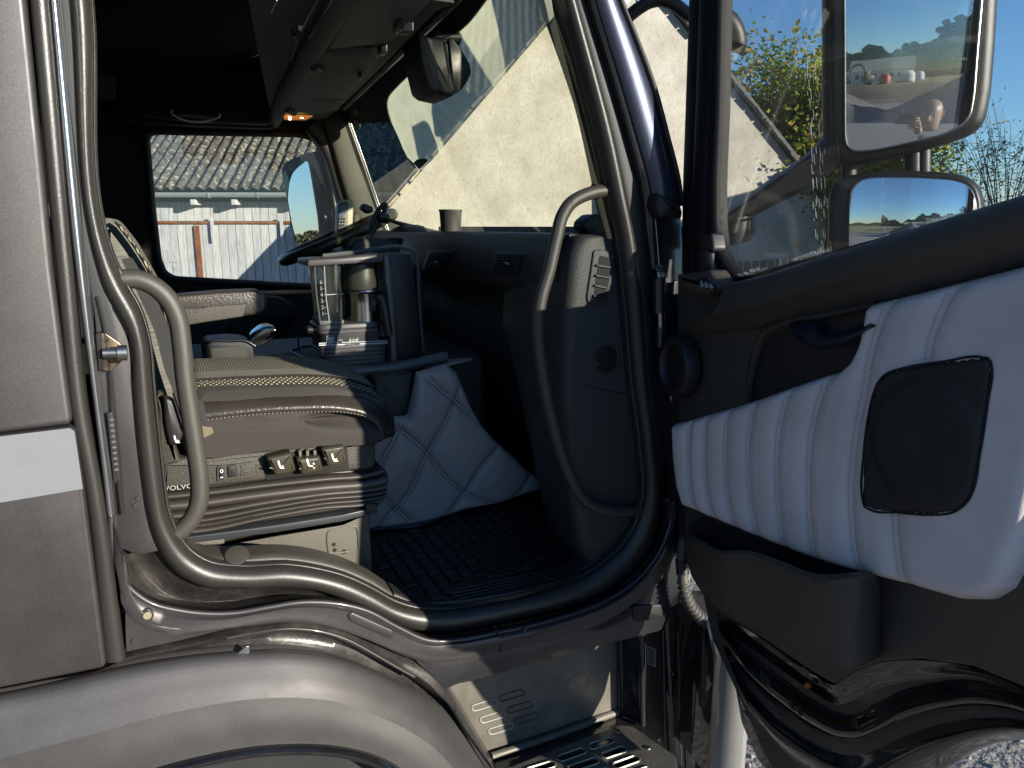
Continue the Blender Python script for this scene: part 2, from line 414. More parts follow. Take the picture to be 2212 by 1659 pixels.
M['seatplastic'] = mat('grained seat base plastic', (.048, .043, .035), .5, 0, bump=.9, bs=330, var=.08)
M['lever'] = mat('olive brown glossy lever plastic', (.045, .040, .024), .28, 0, bump=.15, bs=900)
M['bellows'] = mat('dark rubber bellows', (.040, .034, .030), .42, 0, var=.1, bump=.2, bs=400)
M['sheet'] = mat('painted steel seat console', (.105, .094, .074), .45, .1, bump=.4, bs=600, var=.05)
M['rail'] = mat('dark blue grey steel rail', (.05, .055, .058), .4, .4)
M['white'] = mat('white print', (.75, .75, .72), .6)
M['greyprint'] = mat('grey print', (.34, .34, .32), .6)
M['steel'] = mat('worn zinc steel', (.42, .40, .36), .3, 1.0, var=.15, vs=60)
M['rusty'] = mat('greasy rusty steel plate', (.17, .13, .09), .3, .8, var=.6, vs=60)
M['chrome'] = mat('polished stainless steel', (.62, .60, .56), .20, 1.0, var=.03)
M['coffeegrey'] = mat('warm grey coffee machine plastic', (.095, .085, .088), .38, 0, bump=.1, bs=500)
M['coffeesilver'] = mat('silver grey coated plastic', (.13, .135, .13), .42, .25, bump=.1, bs=600)
M['coffeedark'] = mat('dark speckled coated metal', (.055, .055, .045), .36, .4, fleck=.7)
M['tankglass'] = glass_mat('smoked clear plastic', (.72, .76, .72), 1.4, .10, (.55, .6, .52))
M['glass'] = glass_mat('clear window glass', (.97, .985, .975), .9)
M['doorglass'] = glass_mat('dusty door window glass', (.985, .995, .99), .30, .006, (.8, .8, .8))
M['screen'] = glass_mat('windscreen glass', (.99, .99, .93), .0)
M['lightfilm'] = glass_mat('thin dust on windscreen', (1, 1, 1), .0, .06, (.92, .92, .78))
M['film'] = glass_mat('pale veil on windscreen', (1, 1, 1), .0, .55, (.95, .97, .84))
M['mirror'] = mirror_mat('mirror glass', scratch=.75)
M['mirror2'] = mirror_mat('clean mirror glass', scratch=.05)
M['dash'] = mat('soft charcoal dashboard', (.036, .036, .033), .5, 0, bump=.9, bs=330, var=.05)
M['header'] = mat('olive grey headliner trim', (.060, .060, .049), .75, 0, bump=.4, bs=500, var=.05)
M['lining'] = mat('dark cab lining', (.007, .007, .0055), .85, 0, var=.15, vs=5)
M['mat'] = mat('black rubber floor mat', (.0065, .0065, .007), .42, 0, var=.2, vs=30)
M['carpet'] = mat('sandy carpet', (.22, .15, .07), .95, 0, bump=.8, bs=900, var=.3, vs=90)
M['frame'] = mat('black window frame', (.006, .006, .0065), .55, 0, var=.2, spec=.2)
M['mirrorplastic'] = mat('grained black mirror housing', (.016, .016, .016), .42, 0, bump=.3, bs=600)
M['hose'] = mat('dusty rubber hose', (.075, .068, .06), .55, 0, var=.2, vs=40)
M['step'] = mat('dusty dark step plastic', (.12, .11, .092), .42, .1, var=.15, vs=12, dust=.25, bump=.2, bs=300)
M['dimprint'] = mat('dim grey print', (.10, .10, .095), .6)
M['flap'] = mat('padded olive grey visor', (.105, .105, .088), .7, 0, bump=.3, bs=400, var=.05)
M['pillar'] = mat('grey metallic paint tinted sky blue', (.07, .08, .12), .34, .8, fleck=.3, coat=.5)  # blue of the reflected sky is mixed into the pillar colour
# ================================================================== SETTING
def world_coords(m):
    nt = m.node_tree; g = nn(nt, 'ShaderNodeNewGeometry')
    for n in list(nt.nodes):
        if n.type == 'TEX_COORD':
            for l in list(n.outputs['Object'].links): nt.links.new(g.outputs['Position'], l.to_socket)
    return m
def gravel_mat():
    m = mat('gravel ground', (.24, .228, .21), .95, 0, var=.3, vs=40, bump=1.0, bs=30, detail=8); nt = m.node_tree; L = nt.links.new
    b = nt.nodes['Principled BSDF']; src = b.inputs['Base Color'].links[0].from_socket
    g = nn(nt, 'ShaderNodeNewGeometry'); sx = nn(nt, 'ShaderNodeSeparateXYZ'); L(g.outputs['Position'], sx.inputs[0])
    nz = nn(nt, 'ShaderNodeTexNoise', Scale=.12, Detail=5); L(g.outputs['Position'], nz.inputs['Vector'])
    dd = nn(nt, 'ShaderNodeVectorMath', operation='LENGTH'); L(g.outputs['Position'], dd.inputs[0])
    ad = nn(nt, 'ShaderNodeMath', operation='MULTIPLY_ADD'); ad.inputs[1].default_value = 14; L(nz.outputs[0], ad.inputs[0]); L(dd.outputs['Value'], ad.inputs[2])
    mr = nn(nt, 'ShaderNodeMapRange'); mr.inputs[1].default_value = 36; mr.inputs[2].default_value = 44; L(ad.outputs[0], mr.inputs[0])
    n2 = nn(nt, 'ShaderNodeTexNoise', Scale=.35, Detail=8, Roughness=.7); L(g.outputs['Position'], n2.inputs['Vector'])
    cr_ = nn(nt, 'ShaderNodeMapRange'); cr_.inputs[1].default_value = .42; cr_.inputs[2].default_value = .56; L(n2.outputs[0], cr_.inputs[0])
    gm = nn(nt, 'ShaderNodeMix', data_type='RGBA'); gm.inputs[6].default_value = (.10, .15, .03, 1); gm.inputs[7].default_value = (.34, .26, .13, 1); L(cr_.outputs[0], gm.inputs[0])
    mx = nn(nt, 'ShaderNodeMix', data_type='RGBA'); L(mr.outputs[0], mx.inputs[0]); L(src, mx.inputs[6]); L(gm.outputs[2], mx.inputs[7]); L(mx.outputs[2], b.inputs['Base Color'])
    return m
def build_ground():
    rows = []
    for r in [0, 2, 4, 7, 12, 20, 35, 60, 110, 200, 400, 900, 2200]:
        rows.append([V((r*math.cos(a), r*math.sin(a), 0)) for a in [2*math.pi*k/48 for k in range(48)]])
    vs, fs = g_grid(rows, closed_u=True)
    g = mk('ground', vs, fs, gravel_mat(), None, 0); kind(g, 'structure')
    mb = MB(); rr = random.Random(3)
    for i in range(5200):
        a = rr.uniform(R(-60), R(100)); d = 1.2+7*rr.random()**1.3; s = rr.uniform(.006, .022)
        c = V((d*math.sin(a), d*math.cos(a), s*.3)); q = [V((rr.uniform(.6, 1), 0, 0)), V((0, rr.uniform(.6, 1), 0)), V((0, 0, rr.uniform(.4, .8)))]
        th = rr.uniform(0, 6.3); Mx = Matrix.Rotation(th, 3, 'Z')
        vs = [c+Mx@(v*s) for v in (q[0], -q[0], q[1], -q[1], q[2], -q[2])]
        mb.add(vs, [[0, 2, 4], [2, 1, 4], [1, 3, 4], [3, 0, 4], [2, 0, 5], [1, 2, 5], [3, 1, 5], [0, 3, 5]])
    o = mb.build('gravel', mat('pale gravel stones', (.30, .285, .265), .9, var=.4, vs=60), None, 0)
    kind(o, 'stuff'); tag(o, 'loose pale gravel stones scattered over the yard ground', 'gravel')
build_ground()
EF, ER = V((math.sin(AZ), math.cos(AZ), 0)), V((math.cos(AZ), -math.sin(AZ), 0))
# ------------------------------------------------------------------ barn behind the cab
BP = (EF*13, EF)
def bpt(a, z, b=0): return EF*(13+b)+ER*a+V((0, 0, z))
def board_mat(name, col, dark):
    m = mat(name, col, .8, 0, col2=dark, vs=5, streak=(14, 14, .9), bump=.35, bs=60, detail=8, spec=.2); return world_coords(m)
def build_barn():
    t = thing('barn', 'weathered timber barn with white boarding and grey corrugated roof seen through the far cab window', 'barn', bpt(0, 0, 4))
    wm = [board_mat('white weathered boards', (.52, .52, .51), (.30, .31, .31)), board_mat('greyer weathered boards', (.52, .53, .53), (.30, .31, .32)), board_mat('chalky weathered boards', (.58, .58, .56), (.37, .37, .36))]
    a0 = (U((262, 500), BP)).dot(ER); a1 = (U((800, 500), BP)).dot(ER)
    z_eave = U((500, 421), BP).z; z_rail = U((450, 481), BP).z
    dk = mat('dark barn backing and eave shade', (.02, .02, .02), .9)
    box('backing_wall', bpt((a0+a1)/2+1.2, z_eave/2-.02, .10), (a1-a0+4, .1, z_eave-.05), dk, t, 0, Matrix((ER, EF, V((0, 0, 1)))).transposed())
    w = .142; n = int((a1-a0)/w)
    Mb = Matrix((ER, EF, V((0, 0, 1)))).transposed()
    vs0, fs0 = g_box((0, 0, 0), (w-.009, .022, 1))
    def board(mt, a, z0, z1, nm='board', dy=0):
        me = cache.get(mt)
        if me is None:
            q = mk('board', vs0, fs0, wm[mt], None, 30); me = q.data; cache[mt] = me; bpy.data.objects.remove(q)
        o = bpy.data.objects.new(nm, me); o.location = bpt(a, (z0+z1)/2, dy); o.rotation_euler = (random.uniform(-.002, .002), random.uniform(-.004, .004), -AZ); o.scale = (1, 1, z1-z0)
        link(o, t)
    cache = {}
    for i in range(n):
        a = a0+w*(i+.5)
        board(random.choice((0, 0, 1, 2)), a, z_rail+.02, U((500, 436), BP).z, dy=.0+random.uniform(-.004, .004))  # boards end low so the dark backing paints the eave shade
        board(random.choice((0, 1, 2, 2)), a, .12, z_rail-.02, dy=-.05+random.uniform(-.005, .005))
    rust = world_coords(mat('rusty iron', (.26, .09, .03), .8, .2, col2=(.12, .05, .03), vs=8, bump=.4, bs=60))
    tube('door_rail', [bpt(a0, z_rail, -.08), bpt(a1, z_rail-.0, -.08)], .028, rust, t, smooth=False, res=8)
    p = U((435, 560), BP).dot(ER)
    vs, fs = g_box(bpt(p, (z_rail-.05+.1)/2, -.09), (.085, .03, z_rail-.15), Mb)
    mk('rusty_post', vs, fs, rust, t)
    for x in (463, 612):
        a = U((x, 480), BP).dot(ER)
        vs, fs = g_box(bpt(a, z_rail-.12, -.115), (.05, .02, .42), Mb); mk('hanger_strap', vs, fs, wm[1], t)
    blk = mat('white painted rafter end', (.42, .42, .41), .7)
    for x in (435, 521, 660):
        a = U((x, 437), BP).dot(ER); box('rafter_end', bpt(a, U((x, 438), BP).z, -.20), (.09, .30, .09), blk, t, .01, Mb)
    # eave board in a shade-dark colour, gutter
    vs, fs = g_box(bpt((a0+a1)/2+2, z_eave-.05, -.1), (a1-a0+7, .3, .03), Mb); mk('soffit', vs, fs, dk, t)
    gm = mat('grey zinc gutter', (.40, .42, .42), .4, .5, var=.1)
    rows = []
    ga0, ga1 = a0-.5, a1+4
    for a in (ga0, ga1):
        rows.append([bpt(a, z_eave+.0-.075*math.sin(math.pi*k/8)+.02, -.40-.075*math.cos(math.pi*k/8)) for k in range(9)]+[bpt(a, z_eave+.02, -.325+.0), bpt(a, z_eave+.035, -.475)][:1])
    vs, fs = g_grid(rows); mk('gutter', vs, fs, gm, t)
    for x in (351, 473, 575, 720):
        a = U((x, 421), BP).dot(ER); tube('gutter_joint', [bpt(a, z_eave-.058*math.sin(math.pi*k/8)*1.42+.02, -.40-.082*math.cos(math.pi*k/8)) for k in range(9)], .009, gm, t, smooth=False, res=6)
    # corrugated sheets
    rm = world_coords(mat('mossy grey fibre cement', (.125, .115, .097), .95, 0, col2=(.038, .035, .030), vs=7, bump=1, bs=45, detail=10, spec=.1))
    ntt = rm.node_tree; bb = ntt.nodes['Principled BSDF']; sk = bb.inputs['Base Color'].links[0].from_socket
    g = nn(ntt, 'ShaderNodeNewGeometry'); n3 = nn(ntt, 'ShaderNodeTexNoise', Scale=14, Detail=6, Roughness=.75); ntt.links.new(g.outputs['Position'], n3.inputs['Vector'])
    mr = nn(ntt, 'ShaderNodeMapRange'); mr.inputs[1].default_value = .53; mr.inputs[2].default_value = .60; ntt.links.new(n3.outputs[0], mr.inputs[0])
    mx = nn(ntt, 'ShaderNodeMix', data_type='RGBA'); ntt.links.new(mr.outputs[0], mx.inputs[0]); ntt.links.new(sk, mx.inputs[6]); mx.inputs[7].default_value = (.34, .32, .25, 1); ntt.links.new(mx.outputs[2], bb.inputs['Base Color'])
    sl_ = R(34); wave = .177; nw = 5; sw = wave*nw; Ls = 1.15
    ds = V((0, 0, math.sin(sl_)))+EF*math.cos(sl_); dn = V((0, 0, math.cos(sl_)))-EF*math.sin(sl_)
    rows = []
    for j in range(7):
        row = []
        for k in range(nw*8+1):
            a = k/8*wave; wob = .006*math.sin(j*1.7+k*.9)
            row.append(V((a, j*(Ls+.12)/6, .028*math.cos(2*math.pi*k/8)+wob*.5)))
        rows.append(row)
    vs, fs = g_grid(rows); K = len(vs); vs = vs+[v-V((0, 0, .012)) for v in vs]; fs = fs+[[i+K for i in reversed(f)] for f in fs]
    for k in range(nw*8): fs.append([k+1, k, k+K, k+1+K])
    q = mk('roof_sheet', vs, fs, rm, None, 60); me = q.data; bpy.data.objects.remove(q)
    Mr = Matrix((ER, ds, dn)).transposed()
    ra0 = a0-.9
    for r in range(8):
        for c in range(11):
            o = bpy.data.objects.new('roof_sheet', me)
            o.matrix_basis = Matrix.Translation(bpt(ra0+c*(sw-.004)+random.uniform(-.01, .01), z_eave+.08, -.42)+ds*(r*Ls)+dn*(.012+.004*(c % 2))) @ (Mr @ Matrix.Rotation(R(-1.1)+random.uniform(-.003, .003), 3, 'X')).to_4x4()
            link(o, t)
    # side walls and rear slope so the barn is closed
    L_ = 11*sw; zr = z_eave+8*Ls*math.sin(sl_); D_ = 8*Ls*math.cos(sl_)
    for a in (ra0+.4, ra0+L_-.4):
        rprism('side_wall', [bpt(a, 0, .1), bpt(a, z_eave-.1, .1), bpt(a, zr-.3, D_-.4), bpt(a, z_eave-.1, 2*D_-1), bpt(a, 0, 2*D_-1)], ER, .1, 0, wm[1], t)
    rprism('rear_slope', [bpt(ra0, zr, D_-.4), bpt(ra0+L_, zr, D_-.4), bpt(ra0+L_, z_eave, 2*D_-.4), bpt(ra0, z_eave, 2*D_-.4)], dn, .05, 0, rm, t)
    # brick red annex showing right of the wide mirror
    bk = world_coords(mat('red brick wall', (.30, .10, .05), .9, 0, var=.3, vs=12, bump=.5, bs=60))
    a = U((722, 470), BP).dot(ER)
    rprism('annex_wall', [bpt(a, 0, -.35), bpt(a+.9, 0, -.35), bpt(a+.9, U((745, 436), BP).z, -.35), bpt(a, U((745, 436), BP).z, -.35)], -EF, .2, 0, bk, t)
build_barn()
# ------------------------------------------------------------------ white gabled house
HA = R(14); HF, HR = V((math.sin(HA), math.cos(HA), 0)), V((math.cos(HA), -math.sin(HA), 0))
HP = (HF*11.4, HF)
def plaster():
    m = mat('stained white render', (.43, .41, .365), .95, 0, col2=(.32, .30, .25), vs=2.2, bump=.25, bs=25, detail=12, spec=.1); nt = m.node_tree; L = nt.links.new
    b = nt.nodes['Principled BSDF']; sk = b.inputs['Base Color'].links[0].from_socket
    tc = nn(nt, 'ShaderNodeTexCoord'); mp = nn(nt, 'ShaderNodeMapping'); mp.inputs['Scale'].default_value = (17, 17, 12); L(tc.outputs['Object'], mp.inputs[0])
    nz = nn(nt, 'ShaderNodeTexNoise', Scale=1.6, Detail=12, Roughness=.8); L(mp.outputs[0], nz.inputs['Vector'])
    mr = nn(nt, 'ShaderNodeMapRange'); mr.inputs[1].default_value = .50; mr.inputs[2].default_value = .66; mr.inputs[4].default_value = .75; L(nz.outputs[0], mr.inputs[0])
    mx = nn(nt, 'ShaderNodeMix', data_type='RGBA'); L(mr.outputs[0], mx.inputs[0]); L(sk, mx.inputs[6]); mx.inputs[7].default_value = (.24, .205, .135, 1); L(mx.outputs[2], b.inputs['Base Color'])
    return m
def build_house():
    t = thing('gabled_house', 'tall white rendered house gable with steep tiled verge beyond the windscreen', 'house', HF*11+HR*.8)
    pm = plaster(); D = 1.2
    A = U((1334, -121), HP); Lf = U((796, 502), HP); Rt = U((1788, 446), HP)
    gl, gr = V((Lf.x, Lf.y, 0)), V((Rt.x, Rt.y, 0))
    rprism('wall', [gl, gr, Rt, A, Lf], -HF, D, 0, pm, t)
    rf = mat('slate grey roof', (.10, .105, .115), .8, 0, var=.3, vs=3, bump=.5, bs=40)
    def slope(p, q, nm):
        d = (q-p).normalized(); n = V((d.z*HR.dot(d)*-1, 0, 0)); n = HF.cross(d).normalized(); n = n if n.z > 0 else -n
        p2 = p-d*.35 if p.z < q.z else p
        o = [p2+n*.02-HF*.10, q+n*.02-HF*.10, q+n*.02+HF*(D+.1), p2+n*.02+HF*(D+.1)]
        rprism(nm, [v+n*.07 for v in o], n, .07, 0, rf, t); return d, n
    d, n = slope(Lf, A, 'roof'); d2, n2 = slope(Rt, A, 'roof')
    tm = world_coords(mat('mortar bedded verge tiles', (.46, .42, .30), .9, 0, col2=(.26, .22, .15), vs=9, bump=.6, bs=40))
    tm2 = world_coords(mat('dark slate verge', (.08, .08, .08), .8, 0, var=.3, vs=9))
    for (p, dd, n_, tmm) in ((Lf, d, n, tm), (Rt, d2, n2, tm2)):
        Lg = (A-p).length; k = int(Lg/.235)
        vs, fs = g_box((0, 0, 0), (.20, .05, .05)); q = mk('verge_tile', vs, fs, tmm, None, 20); me = q.data; bpy.data.objects.remove(q)
        Mx = Matrix((dd, HF, dd.cross(HF))).transposed()
        for i in range(k):
            o = bpy.data.objects.new('verge_tile', me); s = 1+random.uniform(-.2, .15)
            o.matrix_basis = Matrix.Translation(p+dd*(.12+i*.235)-HF*.125+n_*(.035+random.uniform(-.014, .012))) @ (Mx@Matrix.Rotation(R(random.uniform(-4, 4)), 3, 'Y')).to_4x4() @ Matrix.Diagonal((s, 1, random.uniform(.6, 1.1), 1)); link(o, t)
    gw = off(HP, -.02)
    # low barred window in the shaded part
    wp = UU([(1595, 566), (1681, 560), (1681, 606), (1595, 616)], HP)
    w = rprism('window', [p-HF*.012 for p in wp], -HF, .03, 0, mat('dark window opening', (.03, .045, .05), .3), t)
    for i in range(5):
        u = (i+.5)/5; a = wp[0].lerp(wp[1], u); b = wp[3].lerp(wp[2], u)
        tube('bar', [a-HF*.03, b-HF*.03], .012, M['greyprint'], w, smooth=False, res=6)
    # downpipe right of the gable seen through the windscreen edge
    pp = mat('pale blue grey downpipe', (.34, .38, .40), .5, .2, var=.1)
    for x, y0, y1, r in ((1298, 300, 512, .055),):
        a, b = U((x, y0), HP)-HF*.09, U((x+6, y1+40), HP)-HF*.09
        o = tube('downpipe', [a, V((b.x, b.y, .3))], r, pp, t, smooth=False, res=14)
        for yy in (346, 470):
            c = U((x+(yy-300)*.02, yy), HP)-HF*.09; vs, fs = g_lathe([(r*1.25, -.02), (r*1.25, .02)], c, (0, 0, 1), 14); mk('bracket', vs, fs, pp, o)
    v = UU([(1402, 305), (1409, 303), (1412, 355), (1406, 358)], HP); rprism('wall_slot', [p-HF*.015 for p in v], -HF, .02, 0, M['plasticdk'], t)
    # satellite-like grey slates patch and cable at the top of the wall
    sp = mat('grey slate', (.30, .30, .31), .6, .2, var=.2, vs=10)
    for q in ([(1318, -30), (1360, -34), (1368, -4), (1352, 14), (1338, 8)], [(1372, -30), (1392, -26), (1386, 2), (1376, 8)]):
        rprism('slate', [p-HF*.02 for p in UU(q, HP)], -HF, .02, .003, sp, t)
build_house()
# ------------------------------------------------------------------ trees
def leaf_tree(name, label, base, height, crown_c, crown_r, nleaf, leaf, cols, group, seed, trunk_r=.12, branches=60, gap=.0, droop=0):
    rr = random.Random(seed)
    t = thing(name, label, 'tree', base, group)
    bk = mat('tree bark', (.10, .085, .065), .9, 0, var=.3, vs=12, bump=.5, bs=60)
    mb = MB(); top = V(crown_c)
    vs, fs = g_tube([V(base), V(base).lerp(top, .5)+V((rr.uniform(-.1, .1), rr.uniform(-.1, .1), 0)), top], [trunk_r, trunk_r*.25], n=12, res=8); mb.add(vs, fs)
    tips = []
    for i in range(branches):
        f = rr.uniform(.15, 1); st = V(base).lerp(top, .3+.6*f)
        while True:
            d = V((rr.gauss(0, 1), rr.gauss(0, 1), rr.gauss(.3, .8)))
            if d.length > .1: break
        d.normalize(); e = V(crown_c)+V((d.x*crown_r[0], d.y*crown_r[1], d.z*crown_r[2]))*rr.uniform(.72, 1.05)
        mid = st.lerp(e, .5)+V((rr.uniform(-.2, .2), rr.uniform(-.2, .2), rr.uniform(-.05, .3)))*crown_r[0]*.3
        vs, fs = g_tube([st, mid, e], [trunk_r*.3, trunk_r*.05], n=9, res=5); mb.add(vs, fs); tips.append((st, mid, e))
        for q in range(3):
            e2 = mid.lerp(e, rr.random())+V((rr.gauss(0, 1), rr.gauss(0, 1), rr.gauss(.3, .8)))*crown_r[0]*.22
            m2 = mid.lerp(e, .3)
            vs, fs = g_tube([m2, m2.lerp(e2, .5)+V((0, 0, .05)), e2], [trunk_r*.13, trunk_r*.03], n=6, res=4); mb.add(vs, fs); tips.append((m2, m2.lerp(e2, .5), e2))
    mb.build('trunk', bk, t, 60)
    crown = []
    for c in cols:
        lm = mat('leaves', c, .55, 0, var=.45, vs=1.3, spec=.4); b = lm.node_tree.nodes['Principled BSDF']
        b.inputs['Transmission Weight'].default_value = 0
        nt = lm.node_tree; tl = nn(nt, 'ShaderNodeBsdfTranslucent'); tl.inputs[0].default_value = (c[0]*1.6, c[1]*1.7, c[2]*.8, 1)
        ms = nn(nt, 'ShaderNodeMixShader'); ms.inputs[0].default_value = .35; out = [n for n in nt.nodes if n.type == 'OUTPUT_MATERIAL'][0]
        nt.links.new(b.outputs[0], ms.inputs[1]); nt.links.new(tl.outputs[0], ms.inputs[2]); nt.links.new(ms.outputs[0], out.inputs[0])
        crown.append(lm)
    vs = []; fs = []; mi = []
    for i in range(nleaf):
        st, mid, e = rr.choice(tips); u = rr.uniform(.25, 1.05)
        p = st.lerp(mid, u*2) if u < .5 else mid.lerp(e, u*2-1)
        s = leaf*rr.uniform(.6, 1.3); p = p+V((rr.gauss(0, 1), rr.gauss(0, 1), rr.gauss(0, 1)))*leaf*1.7
        a = V((rr.gauss(0, 1), rr.gauss(0, 1), rr.gauss(-.2, .7))).normalized(); b = a.cross(V((rr.gauss(0, 1), rr.gauss(0, 1), rr.gauss(0, 1)))).normalized(); n_ = a.cross(b)
        k = len(vs); vs += [p, p+a*s*.5+b*s*.3+n_*s*.08, p+a*s, p+a*s*.5-b*s*.3+n_*s*.08]; fs += [[k, k+1, k+2], [k, k+2, k+3]]
        c = min(len(cols)-1, int(rr.random()**1.3*len(cols))); mi += [c, c]
    o = mk('crown', vs, fs, None, t, 0)
    for m in crown: o.data.materials.append(m)
    if len(o.data.polygons) == len(mi): o.data.polygons.foreach_set('material_index', mi)
    return t
def at(x, y, d):   # horizontal distance d along the picture ray
    r = ray(x, y); h = math.hypot(r.x, r.y); return CP+r*(d/h)
c = at(1760, 330, 15.5)
leaf_tree('broadleaf_tree', 'bushy green and yellow autumn tree rising behind the white house gable', (c.x, c.y, 0), 6, (c.x, c.y, c.z-.3), (2.3, 2.3, 2.4), 60000, .105, [(.09, .16, .02), (.14, .20, .024), (.24, .25, .03), (.38, .24, .035)], None, 11, .16, 130)
c = at(2175, 470, 14.2)
leaf_tree('sparse_tree', 'thin half bare autumn tree with small leaves right of the door mirrors', (c.x, c.y, 0), 4, (c.x, c.y, c.z-.1), (1.9, 1.9, 2.2), 6500, .048, [(.26, .21, .08), (.26, .17, .08), (.16, .15, .05)], None, 5, .034, 170)
# ------------------------------------------------------------------ unseen shed added right of the yard, shades the house
# ------------------------------------------------------------------ what the mirrors see: yard, heaps, far houses, wood
def heap(name, label, c, rx, ry, h, m, seed, cat='heap', group=None):
    rr = random.Random(seed); rows = []
    for i in range(15):
        u = i/14; row = []
        for k in range(36):
            a = 2*math.pi*k/36; q = 1+.10*math.sin(3*a+seed)+.06*math.sin(7*a+seed*2)
            row.append(V((c[0]+rx*u*q*math.cos(a), c[1]+ry*u*q*math.sin(a), -.05+h*(1-u)**1.05*(1+rr.uniform(-.05, .05)))))
        rows.append(row)
    vs, fs = g_grid(rows, closed_u=True); o = mk(name, vs, fs, m, None, 70); tag(o, label, cat, group); return o
# ================================================================== THE TRUCK CAB
YS = 1.60
truck = thing('truck', 'dark grey metallic lorry cab with its right side door wide open', 'truck', (0.4, 2.8, 0))
P0, P1, P2 = YP(1.60), YP(1.66), YP(1.70)
# ---- rear side panel with white stripe
NY = (0, -1, 0)
up_ = [(-1300, -620), (8, -620), (54, 0), (83, 286), (111, 573), (135, 760), (155, 905), (150, 918), (0, 936), (-1300, 1088)]
rprism('upper_side_panel', rnd(UU(up_, YP(1.575)), [0, 0, 0, 0, 0, 0, .02, .02, 0, 0]), NY, .05, .010, M['panel'], truck, 4)
lo_ = [(-1300, 1093), (0, 940), (152, 922), (163, 930), (181, 1052), (229, 1436), (222, 1444), (0, 1488), (-1300, 1748)]
rprism('lower_side_panel', rnd(UU(lo_, YP(1.575)), [0, 0, .02, .02, 0, .02, .02, 0, 0]), NY, .05, .008, M['body'], truck, 4)
rprism('white_stripe', UU([(-1300, 1095), (0, 943), (150, 925), (161, 932), (179, 1056), (0, 1086), (-1300, 1315)], YP(1.5738)), NY, .0018, 0, M['stripe'], truck)
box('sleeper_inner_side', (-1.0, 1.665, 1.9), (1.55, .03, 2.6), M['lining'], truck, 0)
# ---- vertical seals and bead left of the opening
strip('trim_seal', [(23, -420), (64, 0), (120, 573), (157, 915), (178, 1026), (226, 1427)], [(66, -420), (107, 0), (158, 573), (195, 915), (216, 1026), (272, 1420)], YP(1.60), .014, M['rubber'], truck, back=.03)
strip('trim_bead', [(66, -420), (107, 0), (161, 573), (197, 838), (219, 1010), (234, 1142)], [(88, -420), (129, 0), (186, 573), (215, 838), (243, 1053), (253, 1142)], YP(1.612), .016, M['bead'], truck, back=.03)
strip('dark_groove', [(86, -420), (127, 0), (184, 573), (200, 650), (214, 760)], [(117, -420), (158, 0), (212, 573), (238, 650), (262, 760)], YP(1.648), .001, M['rubberdk'], truck, back=.01)
# B pillar face
bp = [(196, 590), (209, 600), (240, 640), (275, 700), (290, 838), (300, 936), (315, 1053), (332, 1150), (345, 1190), (300, 1200), (246, 1180), (232, 1030), (214, 838)]
rprism('pillar_face', UU(bp, YP(1.652)), NY, .03, .003, M['body'], truck)
# pressed step on the pillar
slab_loft('pillar_pressing', [UU([(208, 640), (222, 700), (236, 800), (240, 870), (250, 1000), (262, 1112)], YP(1.638)), UU([(216, 640), (230, 700), (243, 800), (250, 870), (262, 1000), (270, 1112)], YP(1.650))], M['body'], (0, .02, 0), truck, 30)
rp = rprism('rating_plate', rnd(UU([(231, 893), (243, 888), (260, 1035), (246, 1047)], YP(1.6345)), .004), NY, .003, .0008, M['plasticdk'], truck)
for i in range(10):
    y = 905+i*12; rprism('print_line', UU([(236+i*1.2, y), (245+i*1.2, y-1), (246+i*1.2, y+3), (237+i*1.2, y+4)], YP(1.6332)), NY, .0006, 0, M['dimprint'], rp)
# door catch with its bolt
ct = rprism('door_catch', rnd(UU([(212, 720), (226, 717), (262, 742), (272, 772), (240, 803), (224, 803), (212, 790)], YP(1.640)), .006), NY, .022, .003, M['rusty'], truck)
rprism('catch_flange', rnd(UU([(206, 722), (219, 717), (222, 803), (213, 800)], YP(1.622)), .003), NY, .03, .002, M['plasticdk'], ct)
c0, c1 = U((222, 763), YP(1.612)), U((262, 762), YP(1.612))
dv = (c1-c0).normalized(); vs, fs = g_tube([c0, c1], .0095, n=2, smooth=False, res=16); mk('bolt', vs, fs, M['steel'], ct)
vs, fs = g_tube([c1-dv*.006, c1+dv*.010], .0155, n=2, smooth=False, res=20); mk('bolt_head', vs, fs, M['steel'], ct)
for x, y in ((300, 1076), (293, 1092)):
    vs, fs = g_disc(U((x, y), YP(1.652)), NY, .006, .003); mk('plug', vs, fs, M['body'], truck)
# ---- door seal running round the opening
S_L = [(110, -420), (150, 0), (208, 573), (224, 625), (250, 672), (277, 725), (287, 838), (295, 936), (309, 1053), (318, 1110), (332, 1160), (355, 1205), (390, 1243), (440, 1266), (520, 1270), (622, 1268), (690, 1276), (750, 1297), (815, 1328), (870, 1352), (920, 1362), (963, 1362), (1039, 1350), (1115, 1333), (1195, 1316), (1275, 1290), (1338, 1252), (1390, 1200), (1412, 1150), (1420, 1083), (1412, 960), (1398, 844), (1384, 665), (1368, 520), (1350, 430), (1322, 300), (1290, 180), (1262, 80), (1240, 0), (1125, -420)]
S_R = [(152, -420), (195, 0), (250, 573), (268, 612), (298, 665), (317, 725), (329, 838), (339, 936), (352, 1053), (358, 1095), (370, 1130), (388, 1165), (415, 1195), (450, 1215), (520, 1225), (622, 1222), (690, 1232), (745, 1247), (800, 1272), (850, 1300), (900, 1315), (963, 1318), (1039, 1308), (1110, 1293), (1182, 1276), (1255, 1250), (1310, 1215), (1352, 1175), (1378, 1130), (1390, 1083), (1386, 960), (1370, 844), (1354, 665), (1338, 520), (1318, 425), (1292, 300), (1262, 180), (1234, 80), (1212, 0), (1102, -420)]
strip('door_seal', S_L, S_R, YP(1.655), .026, M['rubber'], truck, n=260, m=11, back=.02)
I_L = [(x, y) for x, y in S_R]
